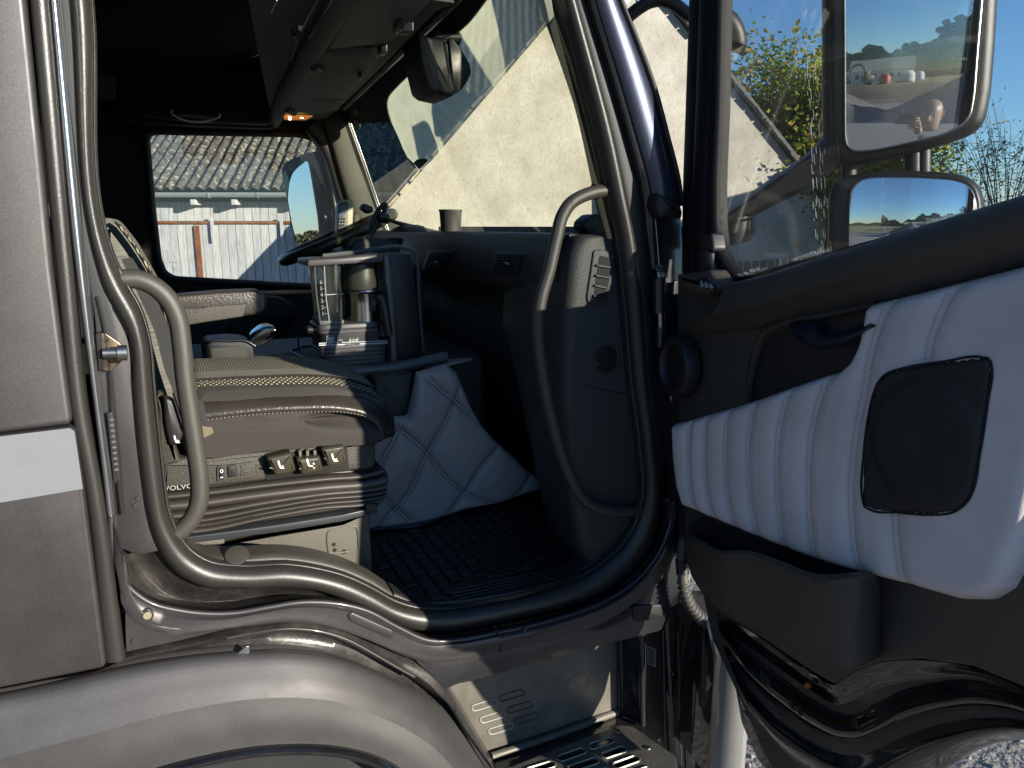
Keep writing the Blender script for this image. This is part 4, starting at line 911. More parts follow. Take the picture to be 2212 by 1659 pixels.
# radio units and cables left of the rail
rad = rprism('radio_slot', UU([(640, 60), (700, -40), (735, -20), (655, 110)], off(HZ, .05)), (0, 0, -1), .15, .004, M['plasticdk'], truck)
for a, b in (((586, 28), (598, 0)), ((645, 75), (704, -35)), ((673, 75), (723, -10)), ((668, 82), (716, 4))): tube('bright_edge', [U(a, ZP(2.418)), U(b, ZP(2.418))], .0018, M['steel'], rad, smooth=False, n=2, res=6)
tube('cable', UU([(628, 52), (637, 66), (640, 85), (634, 112), (628, 130)], ZP(2.42)), .003, M['rubberdk'], truck, n=20, res=6)
lathe('plug_socket', [(.012, 0), (.012, .02), (.004, .022)], U((640, 62), ZP(2.43)), (0, 0, -1), M['plasticdk'], truck)
rprism('cable_tag', UU([(645, 57), (653, 58), (652, 66), (644, 65)], ZP(2.41)), (0, 0, -1), .002, 0, M['white'], truck)
# ---- windscreen: frame, glass, black band, pale veil, thin dust
WA, WB, WCp = V((1.065, 1.75, 1.93)), V((1.065, 3.80, 1.93)), V((.885, 1.75, 2.46))
wnrm = (WB-WA).cross(WCp-WA).normalized(); wnrm = wnrm if wnrm.x > 0 else -wnrm
WP = (WA, wnrm)
wsout = [(700, 200), (760, 272), (845, 500), (850, 516), (1336, 524), (1320, 440), (1188, -20), (1160, -90), (940, -90)]
rprism('windscreen_glass', UU(wsout, WP), -wnrm, .005, 0, M['screen'], truck)
WPi = off(WP, -.012)
bb_ = rprism('windscreen_black_band', UU([(751, 262), (756, 266), (800, 266), (845, 263), (838, 240), (836, 222), (840, 208), (852, 193), (880, 165), (910, 136), (945, 108), (974, 82), (1014, 47), (1055, -6), (1110, -90), (900, -90), (720, 240)], WPi), -wnrm, .004, .001, M['black'], truck)
rprism('pale_veil', UU([(845, 263), (838, 240), (836, 222), (840, 208), (852, 193), (880, 165), (910, 136), (945, 108), (974, 82), (1014, 47), (1055, -6), (1110, -90), (1185, -40), (1196, 36), (1060, 198), (930, 350), (905, 370), (893, 352), (880, 340), (870, 320), (862, 300)], off(WP, -.010)), -wnrm, .0006, 0, M['film'], truck)  # pale veil built as a thin diffuse sheet inside the glass
rprism('thin_dust', UU([(930, 354), (1060, 200), (1198, 40), (1322, 516), (850, 512), (800, 400), (880, 345), (905, 374)], off(WP, -.010)), -wnrm, .0006, 0, M['lightfilm'], truck)
tube('band_edge', UU([(845, 264), (838, 240), (836, 222), (840, 208), (852, 193), (880, 165), (910, 136), (945, 108), (974, 82), (1014, 47), (1055, -6)], off(WP, -.018)), .0025, M['greyprint'], truck, n=60, res=6)
rprism('lower_frit', UU([(893, 352), (905, 366), (925, 346), (915, 342), (900, 345)], off(WP, -.011)), -wnrm, .003, 0, M['black'], truck)
rprism('toll_sticker', rnd(UU([(761, 238), (771, 236), (774, 249), (764, 251)], off(WP, -.02)), .002), -wnrm, .003, 0, M['greyprint'], truck)
st = rnd(UU([(765, 258), (774, 262), (778, 272), (775, 282), (768, 280), (762, 270)], off(WP, -.02)), .02); rprism('badge_sticker', st, -wnrm, .003, 0, mat('dull green sticker', (.10, .17, .13), .6), truck)
# far pillar with lit trim
far_p = strip('far_pillar_trim', [(690, 225), (712, 300), (740, 400), (775, 512)], [(752, 258), (775, 330), (806, 430), (838, 512)], YP(3.78), .03, M['header'], truck, n=20, back=.05)
strip('far_pillar_inner', [(660, 280), (692, 320), (720, 400), (745, 500), (752, 540)], [(700, 250), (722, 318), (748, 400), (772, 500), (778, 540)], YP(3.82), .02, M['plasticdk'], truck, n=20, back=.05)
tube('windscreen_far_seal', UU([(750, 262), (778, 340), (812, 440), (842, 520)], off(WP, -.015)), .012, M['rubber'], truck, n=20)
tube('windscreen_far_edge', UU([(756, 262), (784, 340), (818, 440), (848, 520)], off(WP, -.012)), .004, M['steel'], truck, n=20)
for dx, r, m in ((0, .016, M['plasticdk']), (-14, .012, M['plasticdk'])):
    tube('header_trim_strip', UU([(742+dx, 232), (800+dx, 176), (880+dx, 100), (960+dx, 22), (1040+dx, -60)], off(WP, -.05)), r, m, truck, n=30)
tube('header_bright_edge', UU([(770, 214), (836, 150), (905, 86), (975, 20)], off(WP, -.066)), .0025, M['steel'], truck, n=30, res=6)
# ---- dashboard
ym = [1.72, 1.95, 2.4, 3.0, 3.78]
prof = [(1.075, 1.925), (1.02, 1.932), (.975, 1.928), (.955, 1.90), (.948, 1.84), (.952, 1.79), (.966, 1.765), (1.01, 1.745), (1.07, 1.70), (1.12, 1.55), (1.19, 1.3), (1.27, 1.0)]
rows = [[V((x, y, z)) for x, z in prof] for y in (1.75, 1.95, 2.1, 2.5, 3.0, 3.4, 3.8)]
vs, fs = g_grid([cr(r, 60) for r in rows]); K = len(vs); vs = vs+[V(v)+V((.05, 0, 0)) for v in vs]; fs = fs+[[i+K for i in reversed(f)] for f in fs[:]]
dash = mk('dashboard', vs, fs, M['dash'], truck, 60)
# rounded end block by the door
eb_side = [(1.085, 1.925), (1.02, 1.930), (.985, 1.925), (.968, 1.90), (.950, 1.80), (.940, 1.65), (.938, 1.50), (.95, 1.35), (.985, 1.15), (1.02, 1.02), (1.04, .98), (1.3, .98), (1.3, 1.925)]
eb = [V((x, 1.69, z)) for x, z in cr([(x, 0, z) for x, z in eb_side[:11]], 40) for x, z in ((x.x, x.z),)] if False else None
pts = cr([V((x, 0, z)) for x, z in eb_side[:11]], 44); pts = pts+[V((1.3, 0, .98)), V((1.3, 0, 1.925))]
# y sections with rounding of the outer edge and the inner flank
secs = [(1.690, .035), (1.693, .020), (1.702, .008), (1.715, .002), (1.735, 0), (1.80, 0), (1.88, .003), (1.96, .008), (2.04, .018), (2.12, .034), (2.20, .058), (2.28, .09), (2.35, .14), (2.40, .20)]
rows = [[V((min(p.x+dx*(1 if p.x < 1.25 else 0)*(1+(2.2*min(1, max(0, (1.62-p.z)/.35)) if y > 1.85 else 0)), 1.3), y, p.z-(dx*.25 if p.z > 1.85 else 0))) for p in pts] for y, dx in secs]
vs, fs = g_grid(rows, closed_u=True); n_ = len(rows[0]); fs.append(list(range(n_))); fs.append([(len(rows)-1)*n_+i for i in reversed(range(n_))])
endb = mk('dashboard_end', vs, fs, M['dash'], truck, 60)
# side outlet on the end face
EP = YP(1.688)
sv = rprism('side_vent', rnd(UU([(1283, 540), (1300, 538), (1330, 548), (1325, 600), (1312, 650), (1300, 664), (1270, 655), (1268, 640), (1276, 590)], YP(1.684)), .008), NY, .02, .004, M['dash'], truck)
rprism('vent_opening', rnd(UU([(1296, 552), (1321, 558), (1316, 605), (1305, 648), (1283, 642), (1288, 600)], YP(1.6825)), .004), NY, .004, 0, M['black'], sv)
for i in range(4):
    y = 573+i*22; rprism('vent_blade', UU([(1290-i*2, y-2), (1320-i*4, y+3), (1319-i*4, y+7), (1289-i*2, y+2)], YP(1.676)), NY, .01, .001, M['dash'], sv)
# cup shaped pocket on the end face
pk = rprism('side_pocket', rnd(UU([(1285, 775), (1293, 752), (1312, 744), (1330, 752), (1335, 775), (1328, 797), (1311, 806), (1293, 798)], YP(1.6868)), .05, 6), NY, .004, .001, M['black'], truck)
c_ = UU([(1285, 775), (1292, 753), (1311, 744), (1329, 752), (1335, 775), (1329, 798), (1311, 807), (1292, 798)], YP(1.687)); vs, fs = g_tube(c_, .003, n=40, closed=True, res=6); mk('pocket_rim', vs, fs, M['dash'], pk)
vs, fs = g_disc(U((1288, 787), YP(1.682)), NY, .006, .006, 10); mk('lamp_bulb', vs, fs, M['chrome'], pk)
tube('panel_joint', UU([(1255, 830), (1290, 838), (1378, 858)], YP(1.6885)), .0012, M['black'], endb, n=10, res=4)
# face vents
def vent(x0, x1, y0, y1, sk, nm='face_vent'):
    XPl = XP(.944); q = [(x0+sk, y0), (x1+sk*.6, y0+2), (x1-sk*.6, y1), (x0-sk, y1-2)]
    f = rprism(nm, rnd(UU(q, XPl), .008), (-1, 0, 0), .03, .004, M['plasticdk'], truck)
    qi = [(x0+sk+5, y0+6), (x1+sk*.6-6, y0+8), (x1-sk*.6-7, y1-7), (x0-sk+5, y1-9)]
    rprism('vent_core', rnd(UU(qi, XP(.9425)), .004), (-1, 0, 0), .004, 0, M['black'], f)
    A, B, C_, D_ = UU(qi, XP(.9405))
    for i in range(6):
        t = (i+.5)/6; rprism('vent_blade', [A.lerp(D_, t), B.lerp(C_, t), B.lerp(C_, t+.035), A.lerp(D_, t+.035)], (-1, 0, 0), .004, .0008, M['plasticdk'], f)
    for i in range(4):
        t = (i+1)/5; rprism('vent_fin', [v+V((.001, 0, 0)) for v in (A.lerp(B, t), A.lerp(B, t+.03), D_.lerp(C_, t+.03), D_.lerp(C_, t))], (-1, 0, 0), .003, 0, M['plasticdk'], f)
    m1, m2 = A.lerp(B, .45).lerp(D_.lerp(C_, .45), .45), A.lerp(B, .62).lerp(D_.lerp(C_, .62), .52)
    tube('vent_tab', [m1+V((-.006, 0, 0)), m2+V((-.006, 0, 0))], .003, M['greyprint'], f, smooth=False, n=2, res=6)
    tube('vent_wheel', [A.lerp(B, .93).lerp(D_.lerp(C_, .93), .2)+V((-.004, 0, 0)), A.lerp(B, .93).lerp(D_.lerp(C_, .93), .8)+V((-.004, 0, 0))], .007, M['plasticdk'], f, smooth=False, n=2, res=10)
vent(1063, 1132, 543, 596, 8); vent(916, 974, 540, 592, 8)
# binnacle hood by the wheel
rprism('instrument_hood', rnd(UU([(750, 600), (756, 530), (775, 512), (880, 514), (868, 535), (866, 600)], YP(2.75)), .03), NY, .5, .02, M['dash'], truck)
box('dash_top_ledge', (1.03, 2.77, 1.925), (.10, 2.05, .012), M['dash'], truck, .004)
# footwell firewall and inner walls
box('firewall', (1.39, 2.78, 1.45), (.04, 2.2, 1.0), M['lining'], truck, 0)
# ---- engine tunnel cover in quilted leather
TP = (U((1000, 1100), ZP(1.0)), V((0.02, 1, .06)).normalized())
qo = [(965, 788), (985, 803), (1003, 845), (1020, 885), (1040, 918), (1068, 950), (1108, 985), (1138, 1015), (1160, 1030), (1180, 1050), (1080, 1085), (1000, 1100), (950, 1118), (900, 1132), (800, 1146), (700, 1160), (700, 1000), (800, 900), (880, 900), (892, 850), (900, 805)]
qo3 = UU(qo, TP)
seams = []
for a, b in (((900, 820), (1180, 1000)), ((830, 905), (990, 1105)), ((800, 1030), (900, 1132))): pass
dA = [[(905, 800), (976, 862), (1060, 930), (1140, 990)], [(855, 920), (905, 960), (956, 1022), (1000, 1060), (1060, 1085)], [(800, 1050), (838, 1082), (880, 1120)]]
dB = [[(1010, 800), (985, 850), (960, 905), (915, 985), (880, 1060), (820, 1130), (800, 1160)], [(1085, 950), (1040, 1000), (1000, 1060), (960, 1110)], [(1150, 1010), (1125, 1050), (1100, 1080)], [(870, 900), (840, 960), (800, 1030)]]
seam3 = [UU(s, TP) for s in dA+dB]
def hq(X, Y, to2, D):
    H = np.zeros(X.shape); dm = np.full(X.shape, 1e9)
    for s in seam3:
        p = [to2(q) for q in cr(s, 24)]; d = dist(X, Y, p); dm = np.minimum(dm, d)
        H -= .007*np.exp(-(d/.011)**2)
        H += .0025*np.exp(-(d/.003)**2)
    return H+.010*np.clip(dm/.07, 0, 1)**.6
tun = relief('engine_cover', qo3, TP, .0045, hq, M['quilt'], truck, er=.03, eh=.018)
def stitches(parent, lines, pl, m, h, length=.007, gap=.004, r=.0011, offs=(.0055, -.0055), inside=None):
    mb = MB(); n = -V(pl[1]).normalized(); n0 = n; o_ = V(pl[0]); ex_ = (V((0, 0, 1)).cross(n0)).normalized(); ey_ = n0.cross(ex_)
    I2 = [((q-o_).dot(ex_), (q-o_).dot(ey_)) for q in inside] if inside else None
    for s in lines:
        L = sum((b-a).length for a, b in zip(s, s[1:])); k = max(2, int(L/(length+gap))); P = cr(s, k*2)
        for i in range(0, len(P)-1, 2):
            a, b = P[i], P[i+1]
            if I2:
                X_, Y_ = np.array([[(a-o_).dot(ex_)]]), np.array([[(a-o_).dot(ey_)]])
                if not inpoly(X_, Y_, I2)[0, 0] or dist(X_, Y_, I2, True)[0, 0] < .016: continue
            d = (b-a).normalized(); sd_ = n.cross(d)
            for o in offs:
                vs, fs = g_tube([a+sd_*o+n*h, b+sd_*o+n*h], r, n=2, smooth=False, res=4, cap=False); mb.add(vs, fs)
    return kind(mb.build('stitching', m, parent, 0), 'stuff')
stitches(tun, seam3, TP, M['black'], .0185, inside=qo3)
box('engine_cover_core', (.45, 2.75, 1.25), (1.15, .66, .52), M['plastic'], truck, .03)
rprism('gear_console', rnd(UU([(810, 812), (896, 808), (886, 860), (888, 905), (860, 912), (815, 905)], YP(2.28)), .01), NY, .10, .01, M['header'], truck)
# ---- floor mat with raised blocks
mo = UU([(800, 1150), (900, 1140), (1000, 1108), (1180, 1056), (1300, 1085), (1395, 1110), (1390, 1150), (1350, 1192), (1240, 1248), (1110, 1285), (970, 1306), (935, 1308), (870, 1275), (800, 1236)], ZP(.985))
fm = rprism('floor_mat', mo, (0, 0, 1), .012, .003, M['mat'], None); tag(fm, 'black rubber floor mat with raised square blocks in the footwell beside the seat', 'floor mat')
mb = MB(); ctr = [p for p in mo]; P2 = np.array([(p.x, p.y) for p in mo]); poly = [(p.x, p.y) for p in mo]
gx = np.arange(.30, 1.35, .040); gy = np.arange(1.62, 2.36, .040)
for i, x in enumerate(gx):
    for j, y in enumerate(gy):
        y2 = y+.02*(i % 2); X = np.array([[x]]); Y = np.array([[y2]])
        if inpoly(X, Y, poly)[0, 0] and dist(X, Y, poly, True)[0, 0] > .03 and not (.62 < x < .98 and y2 < 1.80):
            vs, fs = g_rprism([V((x+a, y2+b, .992)) for a, b in ((-.016, -.016), (.016, -.016), (.016, .016), (-.016, .016))], (0, 0, 1), .006, .003, 1); mb.add(vs, fs)
kind(mb.build('raised_blocks', M['mat'], fm), 'stuff')
for i in range(5): tube('mat_rib', [V((.62, 1.735-i*.017, .989)), V((.98, 1.735-i*.017, .989))], .004, M['mat'], fm, smooth=False, n=2, res=6)
text('mat_lettering', 'VOLVO', .045, (.82, 1.775, .9875), (1, 0, 0), (0, 1, 0), M['plastic'], fm, ext=.002)
tube('mat_rim', [p+V((0, 0, .006)) for p in mo], .006, M['mat'], fm, closed=True, n=120, res=6)
# sill cover inside the seal
sc_L = [(388, 1192), (392, 1184), (406, 1196), (440, 1208), (500, 1212), (622, 1216), (690, 1226), (745, 1241), (800, 1264), (848, 1290)]
sc_R = [(400, 1186), (404, 1180), (425, 1192), (460, 1196), (512, 1198), (600, 1193), (670, 1200), (740, 1218), (800, 1245), (842, 1272)]
strip('sill_cover', sc_L, sc_R, YP(1.70), .02, M['handle'], truck, n=70, back=.05)
vs, fs = g_disc(U((512, 1200), YP(1.685)), (0, -.5, .85), .026, .004, 24); mk('sill_cover_plug', vs, fs, M['handle'], truck)
rprism('carpet_edge', UU([(420, 1190), (440, 1180), (520, 1185), (600, 1195), (600, 1225), (420, 1225)], ZP(1.0)), (0, 0, 1), .02, .002, M['carpet'], truck)
strip('front_sill_cover', [(850, 1296), (900, 1310), (960, 1314), (1040, 1304), (1110, 1288), (1180, 1270), (1250, 1243), (1300, 1208), (1345, 1165)], [(848, 1274), (900, 1296), (945, 1306), (1000, 1300), (1110, 1276), (1180, 1258), (1240, 1232), (1290, 1200), (1332, 1166)], YP(1.70), .012, M['plasticdk'], truck, n=60, back=.05)
# ---- grab handles
ga = [(1312, 412), (1290, 414), (1262, 422), (1232, 440), (1214, 468), (1203, 510), (1186, 585), (1168, 650), (1162, 700), (1166, 760), (1180, 850), (1204, 950), (1232, 1030), (1256, 1072), (1290, 1096), (1330, 1104), (1392, 1102)]
gh = tube('grab_handle', UU(ga, YP(1.67)), .0165, M['handle'], truck, n=110, res=16)
tube('handle_socket', UU([(1284, 414), (1300, 411), (1322, 411)], YP(1.68)), .021, M['plasticdk'], truck, n=8, res=16)
tube('handle_foot', UU([(1352, 1104), (1395, 1102)], YP(1.68)), .020, M['plasticdk'], truck, n=4, res=16)
gb = [(238, 606), (262, 603), (300, 604), (335, 620), (364, 648), (384, 690), (392, 740), (400, 820), (412, 900), (424, 980), (431, 1040), (430, 1080), (418, 1115), (396, 1142), (372, 1162)]
tube('grab_handle', UU(gb, YP(1.675)), .0195, M['handle'], truck, n=110, res=16)
# ================================================================== OPEN DOOR (parts of the truck)
TH = R(84)
DH = V((1.235, 1.60, 0)); DD = V((-math.cos(TH), -math.sin(TH), 0)); NI = V((-math.sin(TH), math.cos(TH), 0))   # NI: inner side, faces the camera
if NI.dot(CP-DH) < 0: NI = -NI
DP0 = (DH, -NI)          # plane normal points away from the viewer
def DPo(d): return (DH+NI*d, -NI)      # d towards the cab side / viewer
# door leaf = inner trim panel
belt_lo = [(1463, 592), (1500, 585), (1545, 600), (1560, 634), (1580, 640)]
leaf = [(1463, 592), (1548, 585), (1572, 612), (1600, 622), (1782, 566), (1965, 512), (2212, 440), (2330, 405), (2330, 1600), (2212, 1486), (2100, 1440), (1985, 1424), (1900, 1430), (1837, 1454), (1800, 1478), (1750, 1450), (1640, 1375), (1555, 1325), (1506, 1262), (1482, 1185), (1478, 1090), (1470, 1000), (1466, 915), (1462, 760)]
door = rprism('door', UU(leaf, DPo(.0)), NI, .03, .006, M['trim'], truck)
def dpart(nm, ps, d, depth, r, m, par=None, rr=0, **k):
    q = UU(ps, DPo(d)); q = rnd(q, rr) if rr else q
    return rprism(nm, q, NI, depth, r, m, par or door, **k)
# belt trim: long sloping rail below the glass
slab_loft('belt_rail', [UU([(1563, 612), (1600, 606), (1782, 552), (1965, 496), (2212, 421), (2330, 386)], DPo(.01)), UU([(1560, 622), (1600, 618), (1782, 562), (1965, 506), (2212, 432), (2330, 397)], DPo(.05)), UU([(1556, 648), (1600, 640), (1782, 584), (1965, 530), (2212, 462), (2330, 430)], DPo(.058)), UU([(1500, 700), (1620, 680), (1782, 635), (1893, 610), (2212, 530), (2330, 500)], DPo(.04)), UU([(1500, 725), (1620, 712), (1782, 680), (1893, 654), (2212, 574), (2330, 545)], DPo(.004))], M['trim'], NI*-.01, door, 60, 4)
# corner cover with the small air outlet
cc = dpart('corner_cover', [(1466, 596), (1490, 588), (1530, 583), (1541, 600), (1556, 628), (1520, 638), (1490, 634), (1474, 620)], .05, .05, .012, M['trim'], rr=.012)
o = dpart('outlet', [(1506, 603), (1525, 598), (1530, 606), (1548, 621), (1521, 626), (1512, 614)], .0515, .003, .0005, M['black'], cc)
for i in range(3):
    x = 1512+i*10; rprism('outlet_fin', UU([(x, 606+i*3), (x+8, 618+i*2), (x+1, 622+i)], DPo(.056)), NI, .006, .0005, M['greyprint'], cc)
# round grip at the hinge side
rows = []
kc = U((1474, 790), DPo(.02)); ku = V((0, 0, 1)); kr = DD
for rr_, h in ((.079, -.005), (.079, .02), (.072, .034), (.058, .036), (.052, .028), (.050, .008), (.0, .006)):
    rows.append([kc+kr*(rr_*.95*math.cos(2*math.pi*k/40))+ku*(rr_*1.04*math.sin(2*math.pi*k/40))+NI*h for k in range(40)])
vs, fs = g_grid(rows, closed_u=True); kn = mk('hinge_side_grommet', vs, fs, M['plasticdk'], door, 50)
rprism('grommet_slot', [kc+kr*(.024*math.cos(a))+ku*(.042*math.sin(a))+NI*.009 for a in [2*math.pi*k/24 for k in range(24)]], NI, .002, 0, M['black'], kn)
# hand pull recess, its shade a flat dark plate, and blue black pull
rc = [(1648, 722), (1662, 708), (1700, 700), (1760, 690), (1830, 676), (1888, 664), (1884, 690), (1872, 740), (1856, 772), (1830, 800), (1720, 840), (1626, 866), (1622, 850), (1632, 790)]
slab_loft('pull_recess_edge', [UU([(1608, 868), (1612, 820), (1622, 760), (1640, 715), (1680, 694), (1780, 672), (1888, 650)], DPo(.012)), UU([(1614, 868), (1619, 822), (1630, 765), (1648, 722), (1684, 702), (1782, 681), (1888, 658)], DPo(.020)), UU([(1622, 868), (1628, 824), (1640, 770), (1658, 730), (1690, 712), (1784, 692), (1888, 668)], DPo(.003))], M['trim'], NI*-.006, door, 50, 4)
dpart('pull_recess_shade', rc, .0025, .002, 0, M['plasticdk'], rr=.004)
slab_loft('door_pull', [UU([(1703, 707), (1715, 724), (1734, 742), (1757, 752), (1800, 748), (1846, 738), (1880, 716)], DPo(.025)), UU([(1704, 704), (1722, 716), (1742, 728), (1764, 736), (1800, 734), (1844, 724), (1880, 704)], DPo(.045)), UU([(1706, 700), (1735, 698), (1762, 696), (1772, 712), (1800, 716), (1842, 708), (1880, 692)], DPo(.02))], mat('blue black smooth plastic', (.012, .016, .028), .35), NI*-.012, door, 40, 4)
# ---- leather pad with fluted seams
pad = [(1467, 914), (1507, 904), (1543, 893), (1590, 880), (1650, 861), (1725, 834), (1781, 815), (1830, 800), (1858, 775), (1872, 745), (1882, 705), (1890, 664), (1898, 655), (2000, 631), (2212, 577), (2318, 548), (2322, 660), (2300, 900), (2250, 1130), (2212, 1232), (2190, 1271), (2150, 1295), (2090, 1294), (1981, 1263), (1872, 1236), (1779, 1209), (1654, 1162), (1560, 1123), (1492, 1094), (1478, 1050), (1470, 985)]
PD = DPo(.006)
gl_ = [[(1508, 900), (1505, 1000), (1512, 1070), (1523, 1112)], [(1543, 890), (1540, 980), (1545, 1060), (1562, 1128)], [(1590, 876), (1586, 980), (1590, 1070), (1609, 1148)], [(1650, 856), (1636, 960), (1640, 1070), (1657, 1168)], [(1728, 828), (1701, 950), (1700, 1060), (1714, 1190)], [(1812, 802), (1776, 930), (1768, 1060), (1780, 1214)], [(1952, 636), (1922, 710), (1903, 775), (1892, 842), (1874, 930), (1862, 1060), (1868, 1170), (1882, 1245)], [(2098, 600), (2062, 670), (2038, 730), (2028, 790)], [(1958, 1106), (1963, 1180), (1976, 1270)]]
g3 = [UU(g, PD) for g in gl_]
def hp_(X, Y, to2, D):
    H = np.zeros(X.shape); dm = np.full(X.shape, 1e9)
    for i, s in enumerate(g3):
        p = [to2(q) for q in cr(s, 24)]; d = dist(X, Y, p); dm = np.minimum(dm, d); H -= .0075*np.exp(-(d/.010)**2); H += .004*np.exp(-(d/.0032)**2)
    return H+.010*np.clip(dm/.035, 0, 1)**.7
padm = relief('leather_pad', UU(pad, PD), PD, .0042, hp_, M['leather'], door, er=.030, eh=.026)
stitches(padm, g3, PD, M['thread'], .0258, .006, .0035, .0011, (.0065, -.0065), inside=UU(pad, PD))
# speaker grille
sp = [(1887, 852), (1900, 822), (1918, 806), (1945, 797), (2040, 781), (2124, 772), (2138, 776), (2142, 790), (2134, 869), (2124, 940), (2115, 992), (2108, 1040), (2098, 1070), (2080, 1094), (2060, 1106), (2010, 1112), (1940, 1107), (1880, 1101), (1868, 1094), (1864, 1078), (1866, 981), (1876, 900)]
gm_ = mat('perforated black speaker mesh', (.020, .020, .021), .45, .3); nt = gm_.node_tree
tc = nn(nt, 'ShaderNodeTexCoord'); mp = nn(nt, 'ShaderNodeMapping'); mp.inputs['Rotation'].default_value = (0, R(90), 0); nt.links.new(tc.outputs['Object'], mp.inputs[0])
sx_ = nn(nt, 'ShaderNodeSeparateXYZ'); nt.links.new(tc.outputs['Object'], sx_.inputs[0]); cb_ = nn(nt, 'ShaderNodeCombineXYZ'); nt.links.new(sx_.outputs['Y'], cb_.inputs[0]); nt.links.new(sx_.outputs['Z'], cb_.inputs[1])
m2_ = nn(nt, 'ShaderNodeMapping'); m2_.inputs['Rotation'].default_value = (0, 0, R(45)); nt.links.new(cb_.outputs[0], m2_.inputs[0])
vo = nn(nt, 'ShaderNodeTexVoronoi', Scale=260, Randomness=0.0, voronoi_dimensions='2D'); nt.links.new(m2_.outputs[0], vo.inputs['Vector'])
mr = nn(nt, 'ShaderNodeMapRange'); mr.inputs[1].default_value = .25; mr.inputs[2].default_value = .42; nt.links.new(vo.outputs['Distance'], mr.inputs[0])
mx = nn(nt, 'ShaderNodeMix', data_type='RGBA'); nt.links.new(mr.outputs[0], mx.inputs[0]); mx.inputs[6].default_value = (.002, .002, .002, 1); mx.inputs[7].default_value = (.045, .045, .046, 1); nt.links.new(mx.outputs[2], nt.nodes['Principled BSDF'].inputs['Base Color'])
bp_ = nn(nt, 'ShaderNodeBump', Strength=.6, Distance=.001); nt.links.new(mr.outputs[0], bp_.inputs['Height']); nt.links.new(bp_.outputs[0], nt.nodes['Principled BSDF'].inputs['Normal'])
SPo = UU(sp, DPo(.043))
def hs(X, Y, to2, D):
    c = to2(U((2000, 960), DPo(.043))); d = np.hypot(X-c[0], Y-c[1]); return .006*np.clip((.115-d)/.02, 0, 1)-.003*np.clip((.03-d)/.02, 0, 1)
spk2 = relief('speaker_grille', SPo, DPo(.042), .0045, hs, gm_, door, er=.010, eh=.004)
tube('grille_edge', [p+NI*.001 for p in SPo], .0020, M['black'], door, closed=True, n=120, res=6)

# ---- storage bin
rim = [(1481, 1182), (1484, 1160), (1496, 1158), (1520, 1172), (1550, 1188), (1615, 1190), (1680, 1211), (1763, 1240), (1800, 1241), (1849, 1236), (1884, 1242), (1898, 1256)]
rimd = [.01, .03, .05, .085, .10, .10, .105, .115, .115, .10, .05, .01]
b_lo = [(1481, 1188), (1490, 1230), (1506, 1262), (1530, 1290), (1560, 1318), (1600, 1336), (1662, 1366), (1730, 1408), (1770, 1430), (1837, 1437), (1880, 1425), (1896, 1416)]
bld = [.01, .02, .03, .05, .06, .065, .07, .08, .085, .08, .04, .01]
b_m = [((a[0]*.55+b[0]*.45), (a[1]*.55+b[1]*.45)) for a, b in zip(rim, b_lo)]; bmd = [a*.6+b*.4+.003 for a, b in zip(rimd, bld)]
rim2 = [(x, y+4) for x, y in rim]
f3 = lambda ps, ds: [U(p, DPo(d)) for p, d in zip(ps, ds)]
bin_ = slab_loft('storage_bin', [f3([(x, y) for x, y in rim], [d-.006 for d in rimd]), f3(rim2, [d+.001 for d in rimd]), f3([(x, y+16) for x, y in rim], rimd), f3(b_m, bmd), f3(b_lo, bld)], M['trim'], -NI*.004, door, 90, 3, smooth=True)
dpart('bin_cavity_shade', [(1486, 1130), (1520, 1115), (1700, 1185), (1900, 1245), (1900, 1270), (1760, 1262), (1600, 1215), (1490, 1200)], .002, .001, 0, M['black'])  # flat black sheet paints the shade inside the bin
slab_loft('bin_floor', [f3(b_lo, bld), f3(b_lo, [0.0]*len(b_lo))], M['trim'], V((0, 0, -.004)), bin_, 40, 1)
# ---- black lower door edge and the gloss sweep under it
k0 = [(1548, 1318), (1600, 1352), (1640, 1376), (1700, 1418), (1750, 1452), (1800, 1480), (1830, 1462), (1875, 1438), (1950, 1427), (2030, 1430), (2100, 1442), (2212, 1488), (2330, 1560)]
k1 = [(1550, 1340), (1600, 1395), (1640, 1430), (1700, 1472), (1750, 1508), (1800, 1536), (1838, 1545), (1890, 1520), (1960, 1488), (2030, 1472), (2100, 1466), (2212, 1500), (2330, 1575)]
k2 = [(1552, 1360), (1600, 1425), (1640, 1462), (1700, 1510), (1750, 1545), (1800, 1574), (1850, 1580), (1900, 1562), (1970, 1532), (2040, 1515), (2110, 1508), (2212, 1530), (2330, 1590)]
k3 = [(1556, 1385), (1600, 1460), (1640, 1505), (1700, 1555), (1750, 1590), (1800, 1612), (1856, 1618), (1905, 1600), (1975, 1570), (2045, 1552), (2115, 1544), (2212, 1552), (2330, 1600)]
k4 = [(1570, 1420), (1605, 1500), (1645, 1550), (1700, 1600), (1760, 1640), (1820, 1670), (1890, 1668), (1935, 1640), (1990, 1612), (2055, 1590), (2120, 1574), (2212, 1572), (2330, 1612)]
k5 = [(1590, 1480), (1620, 1550), (1660, 1600), (1720, 1660), (1790, 1700), (1880, 1730), (1960, 1710), (2000, 1680), (2043, 1659), (2080, 1634), (2125, 1614), (2212, 1598), (2330, 1622)]
gs = slab_loft('gloss_lower_edge', [UU(k0, DPo(-.012)), UU(k1, DPo(-.030)), UU(k2, DPo(-.002)), UU(k3, DPo(-.035)), UU(k4, DPo(-.01)), UU(k5, DPo(-.05))], M['gloss'], NI*-.02, door, 120, 6)
